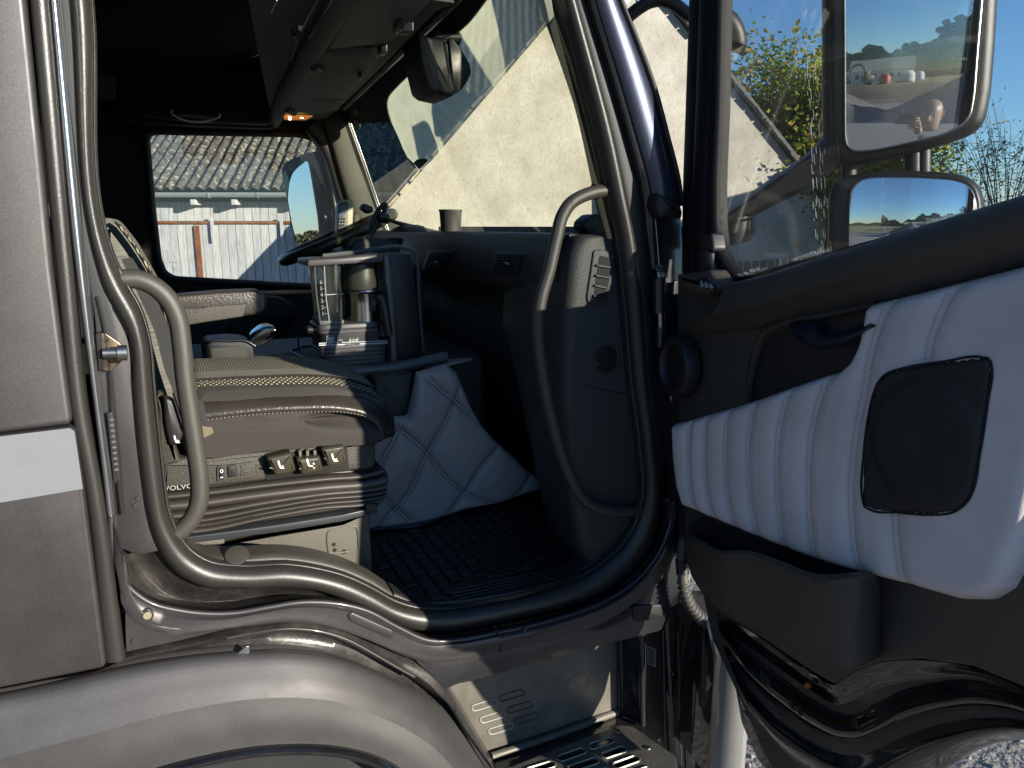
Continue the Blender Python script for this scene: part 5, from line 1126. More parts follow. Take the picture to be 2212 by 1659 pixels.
for q in ([(1640, 1448), (1648, 1452), (1652, 1476), (1644, 1470)], [(1654, 1462), (1660, 1466), (1664, 1486), (1657, 1480)], [(1704, 1508), (1710, 1512), (1714, 1536), (1707, 1530)], [(1722, 1524), (1728, 1528), (1731, 1548), (1724, 1543)]):
    rprism('drain_slot', rnd(UU(q, DPo(.014)), .003), NI, .004, .001, M['black'], gs)
dpart('amber_marker', [(1735, 1478), (1744, 1474), (1750, 1484), (1742, 1490)], -.008, .006, .001, mat('amber reflector', (.35, .10, .02), .3), gs)
# dark outer step board hanging under the door with pale ribs
fl = rprism('outer_flap', rnd(UU([(1562, 1395), (1578, 1420), (1604, 1500), (1640, 1548), (1700, 1604), (1780, 1665), (1860, 1720), (1780, 1760), (1680, 1700), (1634, 1640), (1600, 1560), (1586, 1480)], DPo(-.07)), .01), NI, .04, .006, M['gloss'], door)
A_, B_, C_, D_ = U((1602, 1535), DPo(-.062)), U((1628, 1532), DPo(-.062)), U((1780, 1690), DPo(-.062)), U((1740, 1700), DPo(-.062))
for i in range(13):
    t0, t1 = (i+.15)/13, (i+.72)/13; rprism('grip_rib', [A_.lerp(B_, t0), A_.lerp(B_, t1), D_.lerp(C_, t1), D_.lerp(C_, t0)], NI, .006, .001, M['coffeesilver'], fl)
# ---- upper window frame of the door
FR = lambda L, Rr, d, b, m, nm: strip(nm, L, Rr, DPo(d), b, m, door, n=40, back=.02)
FR([(1502, -420), (1490, 0), (1482, 240), (1476, 420), (1474, 590)], [(1529, -420), (1517, 0), (1508, 240), (1502, 420), (1498, 590)], -.02, .008, M['frame'], 'frame_outer_rail')
FR([(1527, -420), (1515, 0), (1506, 240), (1500, 420), (1496, 596)], [(1556, -420), (1546, 0), (1540, 240), (1534, 420), (1533, 500), (1536, 590)], -.008, .016, M['frame'], 'frame_seal')
FR([(1554, -420), (1544, 0), (1538, 240), (1531, 420), (1532, 520), (1545, 580), (1575, 614)], [(1571, -420), (1561, 0), (1556, 240), (1550, 420), (1552, 500), (1566, 560), (1596, 598)], -.012, .014, M['frame'], 'glass_run')
FR([(1567, -420), (1557, 0), (1552, 240), (1546, 420), (1548, 500), (1560, 560), (1590, 599)], [(1577, -420), (1567, 0), (1562, 240), (1556, 420), (1558, 500), (1569, 555), (1597, 592)], -.02, .005, M['frame'], 'glass_run_lip')
dpart('frame_foot', [(1512, 505), (1536, 503), (1540, 535), (1538, 545), (1516, 545), (1510, 535)], .018, .035, .006, M['plasticdk'], rr=.006)
FR([(1510, 540), (1512, 575), (1530, 606), (1562, 624)], [(1538, 540), (1542, 570), (1558, 598), (1584, 612)], .008, .014, M['plasticdk'], 'frame_corner')
strip('skin_edge', [(1484, 470), (1478, 520), (1480, 590)], [(1500, 480), (1502, 530), (1512, 588)], DPo(-.03), .004, mat('bright blue grey skin edge', (.20, .22, .27), .3, .6), door, n=12)
# rear and top frame of the door (outside the picture, they cast the shade seen on the seat)
E1 = U((2400, 430), DPo(-.01)); dE = (E1-DH).dot(DD)
def dpt(s, z, o=0): return DH+DD*s+NI*o+V((0, 0, z))
LD = 1.06
zb_ = lambda s: None
b0, b1 = U((1600, 606), DPo(0)), U((2212, 421), DPo(0)); s0, s1 = (b0-DH).dot(DD), (b1-DH).dot(DD)
zbelt = lambda s: b0.z+(b1.z-b0.z)*(s-s0)/(s1-s0)
# rear frame upright
rprism('rear_frame', [dpt(LD, zbelt(LD)-.05, 0), dpt(LD-.075, zbelt(LD)-.05, 0), dpt(LD-.085, 2.78, 0), dpt(LD-.01, 2.85, 0)], NI, .05, .008, M['bodyglossy'], door)
rprism('top_frame', [dpt(.30, 2.78, 0), dpt(LD-.01, 2.78, 0), dpt(LD-.01, 2.86, 0), dpt(.27, 2.86, 0)], NI, .05, .008, M['bodyglossy'], door)
# door body outer skin, full size
oz = [dpt(-.08, 1.04), dpt(-.09, 1.3), dpt(-.09, zbelt(0)), dpt(LD, zbelt(LD)), dpt(LD, 1.22), dpt(.93, 1.14), dpt(.81, 1.01), dpt(.74, .88), dpt(.68, .70), dpt(.60, .60), dpt(.44, .70), dpt(.2, .87), dpt(.12, 1.02)]
rprism('shading_skirt', [p-NI*.075 for p in (dpt(-.10, .40), dpt(.15, .40), dpt(.15, .78), dpt(.10, .86), dpt(-.10, .86))], NI, .02, .004, M['gloss'], truck)  # black skirt added and sized to keep sun off the step well
rprism('door_skin', [p-NI*.06 for p in oz], -NI, .03, .006, M['body'], door)
# door glass
gq = UU([(1560, -120), (1556, 240), (1550, 430), (1556, 520), (1575, 572), (1600, 600), (1782, 546), (1965, 490), (2212, 415)], DPo(-.018))
gq = gq+[dpt(LD-.06, zbelt(LD-.06), -.018), dpt(LD-.06, 2.78, -.018)]
rprism('door_glass', gq, NI, .004, 0, M['doorglass'], door)
mb = MB()   # pale dried water marks along the lower edge of the glass
for i in range(26):
    x = 1592+i*4.2 if i < 12 else 1714+(i-12)*5; y = 606-(x-1590)*.30-random.uniform(6, 12)
    c = U((x, y), DPo(-.012)); q = [c+DD*(random.uniform(.002, .005)*math.cos(a))+V((0, 0, 1))*(random.uniform(.0015, .003)*math.sin(a)) for a in [2*math.pi*k/8 for k in range(8)]]
    vs, fs = g_tube(q, .0005, smooth=False, closed=True, res=4); mb.add(vs, fs)
kind(mb.build('dried_water_marks', M['white'], door, 0), 'stuff')
mb = MB()
for i in range(70):
    y = random.uniform(0, 600); x = 1735+(y/600)*38+random.gauss(0, 3.5); l = random.uniform(4, 26)
    vs, fs = g_tube([U((x, y), DPo(-.012)), U((x+l*.07, y+l), DPo(-.012))], .0004, smooth=False, n=2, res=4); mb.add(vs, fs)
kind(mb.build('glass_scratches', M['white'], door, 0), 'stuff')
# corrugated cable hose between pillar and door
hz = [U((1492, 1142), YP(1.60)), U((1478, 1165), YP(1.57)), U((1473, 1200), YP(1.56)), U((1475, 1240), YP(1.55)), U((1478, 1272), YP(1.54)), U((1491, 1308), YP(1.53)), U((1517, 1337), YP(1.52)), U((1545, 1358), YP(1.51)), U((1572, 1366), YP(1.51))]
Ph = cr(hz, 150); rads = []
for i in range(150):
    rads.append(.0155 if i < 62 else .0160+.0036*math.sin((i-62)*math.pi*2/5.2))
vs, fs = g_tube(Ph, rads, n=150, smooth=False, res=14); mk('cable_hose', vs, fs, M['hose'], truck, 80)
tube('hose_cuff', [hz[2]+V((0, 0, -.01)), hz[3]], .0185, M['plasticdk'], truck, smooth=False, n=2, res=14)
# ================================================================== MIRRORS
def conv_plane(px, d, tilt=(0, 0)):
    """plane through the picture ray at distance d that faces the viewer, turned by tilt (deg about z, deg up)"""
    r = ray(*px); c = CP+r*d; n = r.copy()
    n = Matrix.Rotation(R(tilt[0]), 3, 'Z') @ n
    h = V((n.x, n.y, 0)).normalized(); ax = h.cross(V((0, 0, 1))); n = Matrix.Rotation(R(tilt[1]), 3, ax) @ n
    return (c, n)
def mirror_glass(name, outline, pl, apex, Rc, m, parent, step=.006):
    """convex mirror: spherical cap of radius Rc whose pole is at apex on plane pl"""
    n = -V(pl[1]).normalized(); o = V(apex); up = V((0, 0, 1)); ex = up.cross(n).normalized(); ey = n.cross(ex)
    to2 = lambda p: ((V(p)-o).dot(ex), (V(p)-o).dot(ey))
    P = [to2(p) for p in outline]; N = len(P); cx, cy = sum(p[0] for p in P)/N, sum(p[1] for p in P)/N
    K = 24; vs = []; fs = []
    def h(x, y): return -(x*x+y*y)/(2*Rc)
    for k in range(K+1):
        t = k/K
        for x, y in P:
            X, Y = cx+(x-cx)*t, cy+(y-cy)*t; vs.append(o+ex*X+ey*Y+n*h(X, Y))
    for k in range(K):
        for i in range(N):
            j = (i+1) % N; fs.append([k*N+i, k*N+j, (k+1)*N+j, (k+1)*N+i])
    me = mk(name, vs, fs, m, parent, 0); me.data.shade_smooth()
    # exact sphere normals
    nor = []
    for v in me.data.vertices:
        d = V(v.co)-(o-n*Rc); nor.append(d.normalized())
    if me.data.polygons[len(me.data.polygons)//2].normal.dot(n) < 0: me.data.flip_normals()
    me.data.normals_split_custom_set_from_vertices([tuple(q) for q in nor]); return me
MP = conv_plane((1975, 200), 2.0, (.8, -4.1))
ho = [(1773, -260), (1773, 0), (1773, 290), (1770, 318), (1778, 336), (1801, 356), (1834, 361), (1928, 344), (2040, 314), (2100, 292), (2126, 270), (2136, 240), (2145, 187), (2152, 100), (2158, 0), (2165, -260)]
mir = rprism('main_mirror', rnd(UU(ho, MP), .012), -V(MP[1]), .13, .030, M['mirrorplastic'], truck, 5)
go = [(1823, -130), (1825, 0), (1826, 290), (1830, 315), (1846, 327), (1891, 324), (1980, 305), (2040, 290), (2080, 270), (2096, 250), (2104, 206), (2112, 100), (2121, 0), (2125, -130)]
MPf = off(MP, -.015)
rb = [(x+(-7 if x < 1900 else 7), y+(7 if y > 280 else 2)) for x, y in go]
rprism('glass_surround', rnd(UU(rb, off(MP, -.0015)), .012), -V(MP[1]), .006, .002, M['black'], mir)
mirror_glass('mirror_glass', rnd(UU(go, MPf), .02), MPf, U((1945, 130), MPf), 2.9, M['mirror'], mir)
vs, fs = g_tube(rnd(UU(go, off(MP, -.012)), .02), .0022, smooth=False, closed=True, res=6); mk('glass_rim', vs, fs, M['steel'], mir)
# arm and bracket
ar = [U((1545, 480), MP), U((1570, 462), MP)]
slab_loft('mirror_arm', [UU([(1556, 462), (1660, 388), (1763, 312), (1800, 250)], off(MP, .02)), UU([(1562, 475), (1665, 402), (1770, 335), (1812, 330)], off(MP, -.03)), UU([(1580, 492), (1650, 455), (1740, 408), (1812, 358)], off(MP, .02))], M['mirrorplastic'], V(MP[1])*.05, truck, 30, 5)
BP2 = off(MP, .02)
strip('mirror_bracket', [(1556, 470), (1559, 500), (1562, 533)], [(1625, 466), (1624, 500), (1617, 521)], BP2, .035, M['mirrorplastic'], truck, n=8, m=9, smooth=False, back=.05)
tube('bracket_ring', UU([(1557, 479), (1590, 478), (1626, 472)], off(MP, -.018)), .004, M['mirrorplastic'], truck, n=8, res=6)
for x, y0, y1, r in ((1972, 300, 395, .020), (1995, 300, 395, .016), (1834, 350, 392, .018)):
    tube('mirror_post', [U((x, y0), off(MP, .06)), U((x, y1), off(MP, .06))], r, M['mirrorplastic'], truck, smooth=False, n=2, res=14)
MW = conv_plane((1960, 460), 1.95, (-7, 0))
wo2 = [(1786, 640), (1783, 540), (1786, 424), (1796, 396), (1816, 380), (1891, 369), (1960, 367), (2040, 371), (2088, 380), (2110, 398), (2120, 425), (2124, 470), (2126, 640)]
mw = rprism('wide_angle_mirror', rnd(UU(wo2, MW), .015), -V(MW[1]), .10, .022, M['mirrorplastic'], truck, 5)
wg = [(1832, 630), (1832, 532), (1834, 440), (1840, 408), (1856, 390), (1883, 384), (1970, 384), (2055, 389), (2085, 398), (2100, 412), (2109, 440), (2112, 630)]
rprism('glass_surround', rnd(UU([(x+(-6 if x < 1950 else 6), y-(6 if y < 450 else 0)) for x, y in wg], off(MW, -.0015)), .015), -V(MW[1]), .006, .002, M['black'], mw)
mirror_glass('mirror_glass', rnd(UU(wg, off(MW, -.024)), .02), off(MW, -.024), U((1950, 495), off(MW, -.024)), .75, M['mirror'], mw)
vs, fs = g_tube(rnd(UU(wg, off(MW, -.008)), .02), .002, smooth=False, closed=True, res=6); mk('glass_rim', vs, fs, M['steel'], mw)
# front mirror on its tube arm
FM = conv_plane((1540, 60), 2.35)
fmr = rprism('front_mirror', rnd(UU([(1497, 70), (1500, 20), (1530, -40), (1559, 3), (1582, 18), (1600, 38), (1611, 62), (1616, 92), (1611, 110), (1606, 123), (1590, 116), (1560, 103), (1520, 100), (1503, 95)], FM), .03), -V(FM[1]), .10, .028, M['mirrorplastic'], truck, 5)
tube('front_mirror_arm', UU([(1335, 48), (1348, 42), (1380, 18), (1400, 6), (1430, 0), (1455, 8), (1480, 26), (1505, 42)], off(FM, -.02)), .018, M['rubber'], truck, n=40, res=12)
# ---- far side mirror seen through the driver window
FY = U((690, 430), YP(4.5)); 
FP_ = (FY, V((.80, .60, .0)).normalized()); FPn = conv_plane((690, 430), (FY-CP).length, (-40, -2.6))
fo = [(604, 372), (610, 352), (640, 336), (665, 328), (690, 325), (706, 345), (716, 390), (728, 470), (745, 560), (720, 600), (662, 560), (650, 525), (636, 500), (622, 450), (610, 400)]
fmm = rprism('far_mirror', rnd(UU(fo, FPn), .02), -V(FPn[1]), .10, .02, M['mirrorplastic'], truck, 4)
fg = [(622, 430), (625, 395), (632, 374), (645, 360), (664, 346), (670, 372), (678, 420), (686, 470), (690, 520), (693, 560), (655, 545), (640, 520), (630, 480)]
rprism('glass_surround', rnd(UU([(x+(-3 if x < 650 else 3), y) for x, y in fg], off(FPn, -.002)), .01), -V(FPn[1]), .006, .002, M['black'], fmm)
FPg = (U((655, 450), off(FPn, -.005)), Matrix.Rotation(R(0), 3, 'Z') @ V(FPn[1]))
mg = rprism('mirror_glass', rnd(UU(fg, off(FPn, -.0035)), .02), -V(FPn[1]), .002, 0, M['mirror2'], fmm)
# ================================================================== SEAT
seat = thing('driver_seat', 'dark leather and dotted fabric seat on a ribbed suspension base beside the open door', 'seat', (.3, 2.08, 1.0))
SY = 1.855
def prof3(ps, y): return UU(ps, YP(y))
# cushion: closed side outline swept across with rounded flanks
side = [(405, 872), (420, 850), (470, 843), (560, 838), (660, 834), (740, 838), (800, 852), (838, 870), (856, 892), (860, 915), (852, 940), (834, 952), (700, 966), (560, 978), (405, 985)]
sp3 = prof3(side, SY)
P_ = cr(sp3, 90, closed=True)
cx_ = sum((p.x for p in P_))/90; cz_ = sum((p.z for p in P_))/90
def crown(y):
    u = (y-2.08)/.24; return .028*max(0, 1-u*u)
def zt_of(x): return max([p.z for p in P_ if abs(p.x-x) < .02] or [cz_+.1])
rows = []
for y, s in ((1.844, .88), (1.844, .7), (1.844, .52), (1.8442, .35), (1.8444, .2), (1.8446, .1), (1.845, .030), (1.848, .018), (1.856, .008), (1.868, .002), (1.885, 0), (1.93, 0), (1.98, 0), (2.03, 0), (2.08, 0), (2.13, 0), (2.18, 0), (2.23, 0), (2.28, .002), (2.30, .008), (2.312, .018), (2.316, .030)):
    row = []
    for p in P_:
        d = V((p.x-cx_, 0, p.z-cz_)); L = d.length; q = d*(1-s) if s > .05 else (d*(1-s/max(L, .01)) if L > .03 else d)
        top = max(0, (p.z-cz_)/.06); z = cz_+q.z+(crown(y) if top > .5 else 0)*(1 if p.x < .5 else max(0, 1-(p.x-.5)/.12))
        hz = zt_of(p.x); fr_ = min(1, max(0, (z-(hz-.078))/.078)) if y < 1.92 else 0
        row.append(V((cx_+q.x, y+.052*fr_**1.8*(1 if y < 1.90 else .6), z)))
    rows.append(row)
vs, fs = g_grid(rows, closed_u=True); n_ = 90; fs.append(list(range(n_))); fs.append([(len(rows)-1)*n_+i for i in reversed(range(n_))])
cush = mk('cushion', vs, fs, M['seatside'], seat, 60)
cush.data.materials.append(M['seatleather']); cush.data.materials.append(M['dots']); cush.data.materials.append(M['band'])
for f in cush.data.polygons:
    c = f.center; sx_p = c.x
    zt_ = max(p.z for p in P_ if abs(p.x-c.x) < .02) if any(abs(p.x-c.x) < .02 for p in P_) else 0
    if f.normal.z > .35 and c.z > cz_ and c.y > 1.903: f.material_index = 3 if (1.93 < c.y < 1.985 or 2.20 < c.y < 2.24) else 2
    elif c.x > .5: f.material_index = 1
bu = [(410, 860), (430, 857), (520, 848), (640, 842), (740, 845), (802, 859), (838, 880), (850, 905), (854, 930)]
bm_ = [(410, 885), (430, 882), (520, 873), (640, 866), (740, 868), (797, 882), (828, 902), (840, 925), (842, 945)]
bl_ = [(410, 912), (430, 910), (520, 899), (640, 891), (740, 892), (790, 902), (816, 922), (826, 945), (826, 956)]
slab_loft('leather_bolster', [UU(bu, YP(1.905)), UU([(x, y+7) for x, y in bu], YP(1.884)), UU(bm_, YP(1.852)), UU([(x, y-6) for x, y in bl_], YP(1.838)), UU(bl_, YP(1.842))], M['seatleather'], (0, .02, 0), cush, 90, 3)
def seam(ps, y, m=M['threadlt'], r=.0008, dash=True, par=None, l=.006, g=.003):
    s = UU(ps, YP(y)); mb = MB(); L = sum((b-a).length for a, b in zip(s, s[1:])); k = int(L/(l+g)); P = cr(s, k*2)
    for i in range(0, len(P)-1, 2): vs, fs = g_tube([P[i], P[i+1]], r, n=2, smooth=False, res=4, cap=False); mb.add(vs, fs)
    return kind(mb.build('stitching', m, par or cush, 0), 'stuff')
tube('piping', UU([(430, 860), (520, 851), (640, 845), (740, 848), (800, 862), (836, 884), (850, 915), (846, 940)], YP(1.890)), .0040, M['seatleather'], cush, n=60)
seam([(430, 857), (520, 848), (640, 842), (740, 845), (802, 859), (840, 881)], 1.886)
seam([(430, 910), (470, 904), (560, 895), (680, 890), (760, 893), (800, 905), (822, 930), (826, 950)], 1.8365)
# backrest going up behind the belt
bk = [(236, 470), (250, 480), (290, 530), (330, 600), (352, 640), (366, 690), (392, 760), (408, 830), (420, 872), (400, 930), (330, 960), (200, 960), (200, 470)]
br = rprism('backrest', rnd(UU(bk, YP(1.90)), .02), NY, .34, .035, M['webbing'], seat, 5)
bb = [(248, 478), (262, 482), (300, 540), (338, 600), (356, 650), (368, 700), (372, 760), (352, 720), (336, 660), (318, 610), (285, 552)]
strip('backrest_bolster', [(244, 476), (285, 530), (320, 590), (344, 650), (360, 720), (378, 800), (395, 870)], [(262, 486), (302, 542), (338, 602), (358, 656), (370, 715), (386, 800), (408, 870)], YP(1.885), .02, M['dots'], seat, n=40)
# armrest
ar1 = rprism('armrest', rnd(UU([(350, 642), (380, 638), (470, 630), (557, 626), (574, 638), (579, 655), (576, 672), (558, 680), (520, 684), (440, 690), (350, 700)], YP(2.24)), .012), NY, .07, .010, M['seatleather'], seat, 5)
ars = rprism('armrest_support', rnd(UU([(352, 668), (460, 661), (534, 655), (526, 684), (440, 697), (352, 712)], YP(2.235)), .004), NY, .05, .004, M['seatplastic'], ar1)
seam([(356, 650), (420, 645), (500, 640), (552, 638), (564, 646), (568, 665)], 2.2385, par=ar1); seam([(356, 646), (420, 641), (500, 636), (552, 634)], 2.238, par=ar1)
# plastic side valance with switches and levers
vp = [(352, 1000), (380, 992), (440, 986), (570, 975), (700, 962), (812, 952), (812, 1006), (800, 1014), (752, 1018), (650, 1030), (560, 1040), (450, 1052), (350, 1064)]
val = rprism('side_valance', rnd(UU(vp, YP(1.862)), .006), NY, .40, .010, M['seatplastic'], seat, 4)
rprism('rear_valance', rnd(UU([(340, 845), (352, 850), (362, 880), (376, 960), (392, 1000), (352, 1010), (340, 1000)], YP(1.85)), .01), NY, .30, .012, M['seatplastic'], seat)
lvb = rprism('recline_lever', rnd(UU([(352, 858), (372, 862), (392, 900), (398, 938), (388, 960), (366, 966), (356, 920)], YP(1.835)), .012), NY, .03, .008, M['plasticdk'], seat)
swp = rprism('switch_panel', rnd(UU([(468, 1007), (545, 998), (552, 1000), (552, 1028), (548, 1032), (472, 1042), (468, 1038)], YP(1.8575)), .006), NY, .004, .0025, M['seatplastic'], val)
for q in ([(474, 1010), (483, 1009), (484, 1036), (475, 1037)], [(491, 1007), (511, 1004), (513, 1029), (493, 1032)]):
    rprism('rocker_switch', rnd(UU(q, YP(1.8535)), .003), NY, .006, .002, M['plasticdk'], swp)
rprism('blank_cover', UU([(519, 1005), (545, 1001), (546, 1025), (520, 1029)], YP(1.8560)), NY, .003, .001, M['seatplastic'], swp)
vs, fs = g_tube([U((478.5+3*math.cos(a), 1018+3.2*math.sin(a)), YP(1.8528)) for a in [2*math.pi*k/16 for k in range(16)]], .0009, smooth=False, closed=True, res=6); mk('on_symbol', vs, fs, M['white'], swp)
rprism('off_symbol', UU([(476, 1031), (482, 1030), (482, 1032), (476, 1033)], YP(1.8528)), NY, .001, 0, M['white'], swp)
rprism('lever_well', rnd(UU([(570, 984), (750, 966), (754, 1012), (700, 1020), (575, 1038), (568, 1010)], YP(1.8605)), .004), NY, .004, .001, M['black'], val)
def seatsym(x, y, s, par, fn=False, yy=1.826):
    a = [(x-7, y-14), (x-4, y-15), (x-1, y-6), (x+1, y+2), (x+9, y+3), (x+10, y+6), (x-1, y+6), (x-4, y), (x-7, y-8)]
    a = [(x+(px-x)*s, y+(py-y)*s) for px, py in a]
    rprism('seat_symbol', UU(a, YP(yy)), NY, .0008, 0, M['white'], par)
    for q in ([(x+8, y-1), (x+12, y-5), (x+14, y+1)], [(x+10, y+8), (x+15, y+8), (x+12, y+12)]) if fn else ([(x+2, y+1), (x+5, y-3), (x+8, y+1)],):
        rprism('arrow_symbol', UU([(x+(px-x)*s, y+(py-y)*s) for px, py in q], YP(yy)), NY, .0008, 0, M['white'], par)
levers = [((576, 990), (630, 978), (640, 1018), (594, 1027), 606, 1007, False, 1.822), ((640, 992), (692, 986), (698, 1016), (652, 1026), 668, 1003, True, 1.826), ((694, 970), (744, 962), (750, 1000), (708, 1008), 722, 992, False, 1.826)]
for a, b, c, d, sx2, sy2, fn, yy in levers:
    lv = rprism('lever', rnd(UU([a, b, c, ((c[0]+d[0])/2, c[1]+7), d], YP(yy)), .006, 5), NY, .045, .008, M['lever'], seat, 5)
    tube('lever_ridge', UU([(a[0]+6, a[1]+20), ((a[0]+b[0])/2, a[1]+26), (b[0]-2, b[1]+22)], YP(yy+.004)), .0022, M['lever'], lv, n=12, res=8)
    seatsym(sx2, sy2, .85, lv, fn, yy-.0016)
for x in (648, 664, 680): rprism('lever_post', UU([(x-3, 974), (x+3, 973), (x+4, 990), (x-2, 991)], YP(1.845)), NY, .02, .001, M['sheet'], val)
text('seat_lettering', 'VOLVO', .0170, U((386, 1053), YP(1.8515)), (1, 0, -.02), (0, 0, 1), M['greyprint'], val, sx=1.12)
lb2 = U((381, 952), YP(1.834)); seatsym(381, 952, .8, lvb, False, 1.8335)
# bellows: stack of rounded ribs, wrapped round the front corner
def rib(y0L, y0R, hh, dx, nm='bellows_rib'):
    L = [(356, y0L), (450, y0L-9), (560, (y0L+y0R)/2-1), (700, y0R+6), (790, y0R-2), (822+dx, y0R-8), (832+dx, y0R-12)]
    Rr = [(356, y0L+hh), (450, y0L-9+hh), (560, (y0L+y0R)/2-1+hh), (700, y0R+6+hh), (790, y0R-2+hh), (822+dx, y0R-8+hh), (832+dx, y0R-12+hh)]
    strip(nm, L, Rr, YP(1.875), .016, M['bellows'], seat, n=50, m=9, back=.35)
rib(1064, 1020, 14, -8, 'bellows_collar'); rib(1082, 1036, 22, 0); rib(1107, 1052, 14, 2); rib(1123, 1064, 10, 2); rib(1134, 1074, 9, 0); rib(1144, 1082, 12, -6)
rprism('bellows_core', UU([(352, 1060), (812, 1010), (808, 1090), (352, 1160)], YP(1.885)), NY, .34, .005, M['bellows'], seat)
hk = tube('base_handle', UU([(812, 1010), (826, 1016), (832, 1030), (830, 1052), (822, 1076), (808, 1092), (796, 1094)], YP(1.88)), .0065, M['plasticdk'], seat, n=30)
rprism('slide_rail', UU([(352, 1166), (460, 1153), (600, 1134), (740, 1112), (808, 1097), (810, 1108), (740, 1127), (600, 1150), (480, 1166), (352, 1182)], YP(1.86)), NY, .05, .003, M['rail'], seat)
rprism('rail_end', UU([(790, 1090), (815, 1088), (816, 1108), (792, 1111)], YP(1.852)), NY, .05, .003, M['plasticdk'], seat)
# pressed steel console under the seat
con = rprism('seat_console', rnd(UU([(395, 1184), (470, 1170), (480, 1174), (600, 1152), (740, 1130), (798, 1104), (806, 1232), (790, 1245), (400, 1250)], YP(1.872)), .006), NY, .42, .006, M['sheet'], seat)
rprism('console_bracket', rnd(UU([(375, 1180), (468, 1157), (484, 1163), (486, 1174), (440, 1188), (420, 1196), (380, 1196)], YP(1.862)), .004), NY, .012, .003, M['sheet'], con)
vs, fs = g_tube(cr(rnd(UU([(706, 1148), (771, 1136), (775, 1187), (710, 1196)], YP(1.8715)), .010, 5), 60, True), .0028, smooth=False, closed=True, res=8); mk('embossed_border', vs, fs, M['sheet'], con)
for x, y, r in ((545, 1183, .0055), (558, 1181, .0065), (631, 1200, .007), (721, 1176, .0055), (723, 1188, .0055), (743, 1192, .007)):
    vs, fs = g_disc(U((x, y), YP(1.8718)), NY, r, .0006); mk('hole', vs, fs, M['black'], con)
# seat belt: dark shaded band of webbing with buckle label
wb = mat('dark seat belt webbing', (.022, .022, .021), .7, 0, bump=.5, bs=500, streak=(.3, .3, 4))
slab_loft('seat_belt', [UU([(262, 560), (300, 640), (335, 720), (356, 800), (376, 850), (392, 900)], YP(1.82)), UU([(285, 556), (330, 630), (364, 712), (388, 800), (404, 850), (420, 905)], YP(1.82))], wb, (0, .003, 0), seat, 40, 1)
bl = rprism('belt_label', rnd(UU([(371, 850), (386, 846), (400, 848), (440, 870), (452, 924), (420, 944), (396, 930), (380, 880)], YP(1.825)), .004), NY, .004, .001, wb, seat)
for i in range(9): rprism('print_line', UU([(388+i*2.0, 868+i*7), (408+i*2.2+(i % 3)*4, 865+i*7), (409+i*2.2, 868+i*7), (389+i*2.0, 871+i*7)], YP(1.8238)), NY, .0005, 0, M['greyprint'], bl)
rprism('belt_end', rnd(UU([(428, 920), (458, 924), (462, 936), (440, 948), (432, 940)], YP(1.815)), .003), NY, .012, .003, mat('coarse woven belt end', (.16, .13, .09), .9, 0, bump=1, bs=180), seat)
# ================================================================== COFFEE MACHINE ON ITS TRAY
TY = 2.36
tz = U((780, 789), YP(TY)).z
tray = thing('tray', 'grey raised-edge tray standing on the engine cover under the coffee machine', 'tray', (.6, 2.6, tz))
zp = ZP(tz)
rimp = UU([(690, 790), (750, 795), (800, 793), (844, 787), (889, 780), (930, 772), (967, 764)], YP(TY))
slab_loft('tray_rim', [UU([(688, 788), (750, 792), (800, 790), (844, 785), (889, 777), (930, 769), (967, 761)], YP(TY)), UU([(690, 793), (750, 797), (800, 795), (844, 790), (889, 783), (930, 774), (968, 766)], YP(TY-.008)), UU([(696, 808), (750, 811), (800, 808), (844, 804), (889, 798), (930, 789), (968, 780)], YP(TY-.008)), UU([(700, 812), (750, 815), (800, 812), (844, 808), (889, 801), (930, 792), (968, 783)], YP(TY))], M['coffeesilver'], (0, .02, 0), tray, 50, 2)
Ltz = UU([(690, 790), (626, 757), (652, 750), (720, 744)], ZP(tz+.012))
bt = [U((690, 793), zp), U((626, 762), zp), U((650, 752), zp), V((1.0, 2.95, tz)), V((1.02, 2.45, tz)), U((967, 768), YP(TY)), U((889, 785), YP(TY)), U((800, 797), YP(TY))]
rprism('tray_floor', [V((p.x, p.y, tz-.015)) for p in bt], (0, 0, 1), .012, .002, M['quilt'], tray)
tube('tray_edge', [V((p.x, p.y, tz+.004)) for p in bt[:4]], .006, M['coffeesilver'], tray, smooth=False, n=40)
cm = thing('coffee_machine', 'grey travel coffee machine with clear water tank and steel jug standing on the tray', 'coffee machine', (.62, 2.45, tz))
CY = 2.40
def cbody(ps, y, d, r, m, nm, par=cm, rr=.0): 
    q = UU(ps, YP(y)); q = rnd(q, rr) if rr else q; return rprism(nm, q, NY, d, r, m, par)
# stepped base: rounded rectangle footprint lofted in rings
def ringbase(levels, nm, m):
    rows = []
    for (xl, xr, y, ins) in levels:
        a, b = U((xl, y), YP(CY)), U((xr, y+(0)), YP(CY)); z = (a.z+b.z)/2; w = b.x-a.x
        fp = rnd([(a.x+ins, CY+ins, 0), (b.x-ins, CY+ins, 0), (b.x-ins, CY+.17-ins, 0), (a.x+ins, CY+.17-ins, 0)], .035, 6)
        rows.append([V((p.x, p.y, z)) for p in fp])
    vs, fs = g_grid(rows, closed_u=True); n_ = len(rows[0]); fs.append(list(range(n_))); fs.append([(len(rows)-1)*n_+i for i in reversed(range(n_))])
    return mk(nm, vs, fs, m, cm, 40)
lv = [(685, 822, 700, .002), (685, 822, 702, 0), (686, 823, 709, 0), (687, 823, 711, .003), (687, 824, 713, 0), (688, 825, 718, 0)]
ringbase(lv, 'base_collar', M['coffeegrey'])
ringbase([(688, 838, 718, .003), (689, 838, 741, .002), (690, 838, 742, .002)], 'base_band', M['plasticdk'])
lv = [(690, 839, 742, .001)]
for i in range(5):
    y = 743+i*9; lv += [(690+i*.5, 839-i*.3, y+.5, 0), (691+i*.5, 839-i*.3, y+7.3, 0), (691+i*.5, 839-i*.3, y+8, .0035)]
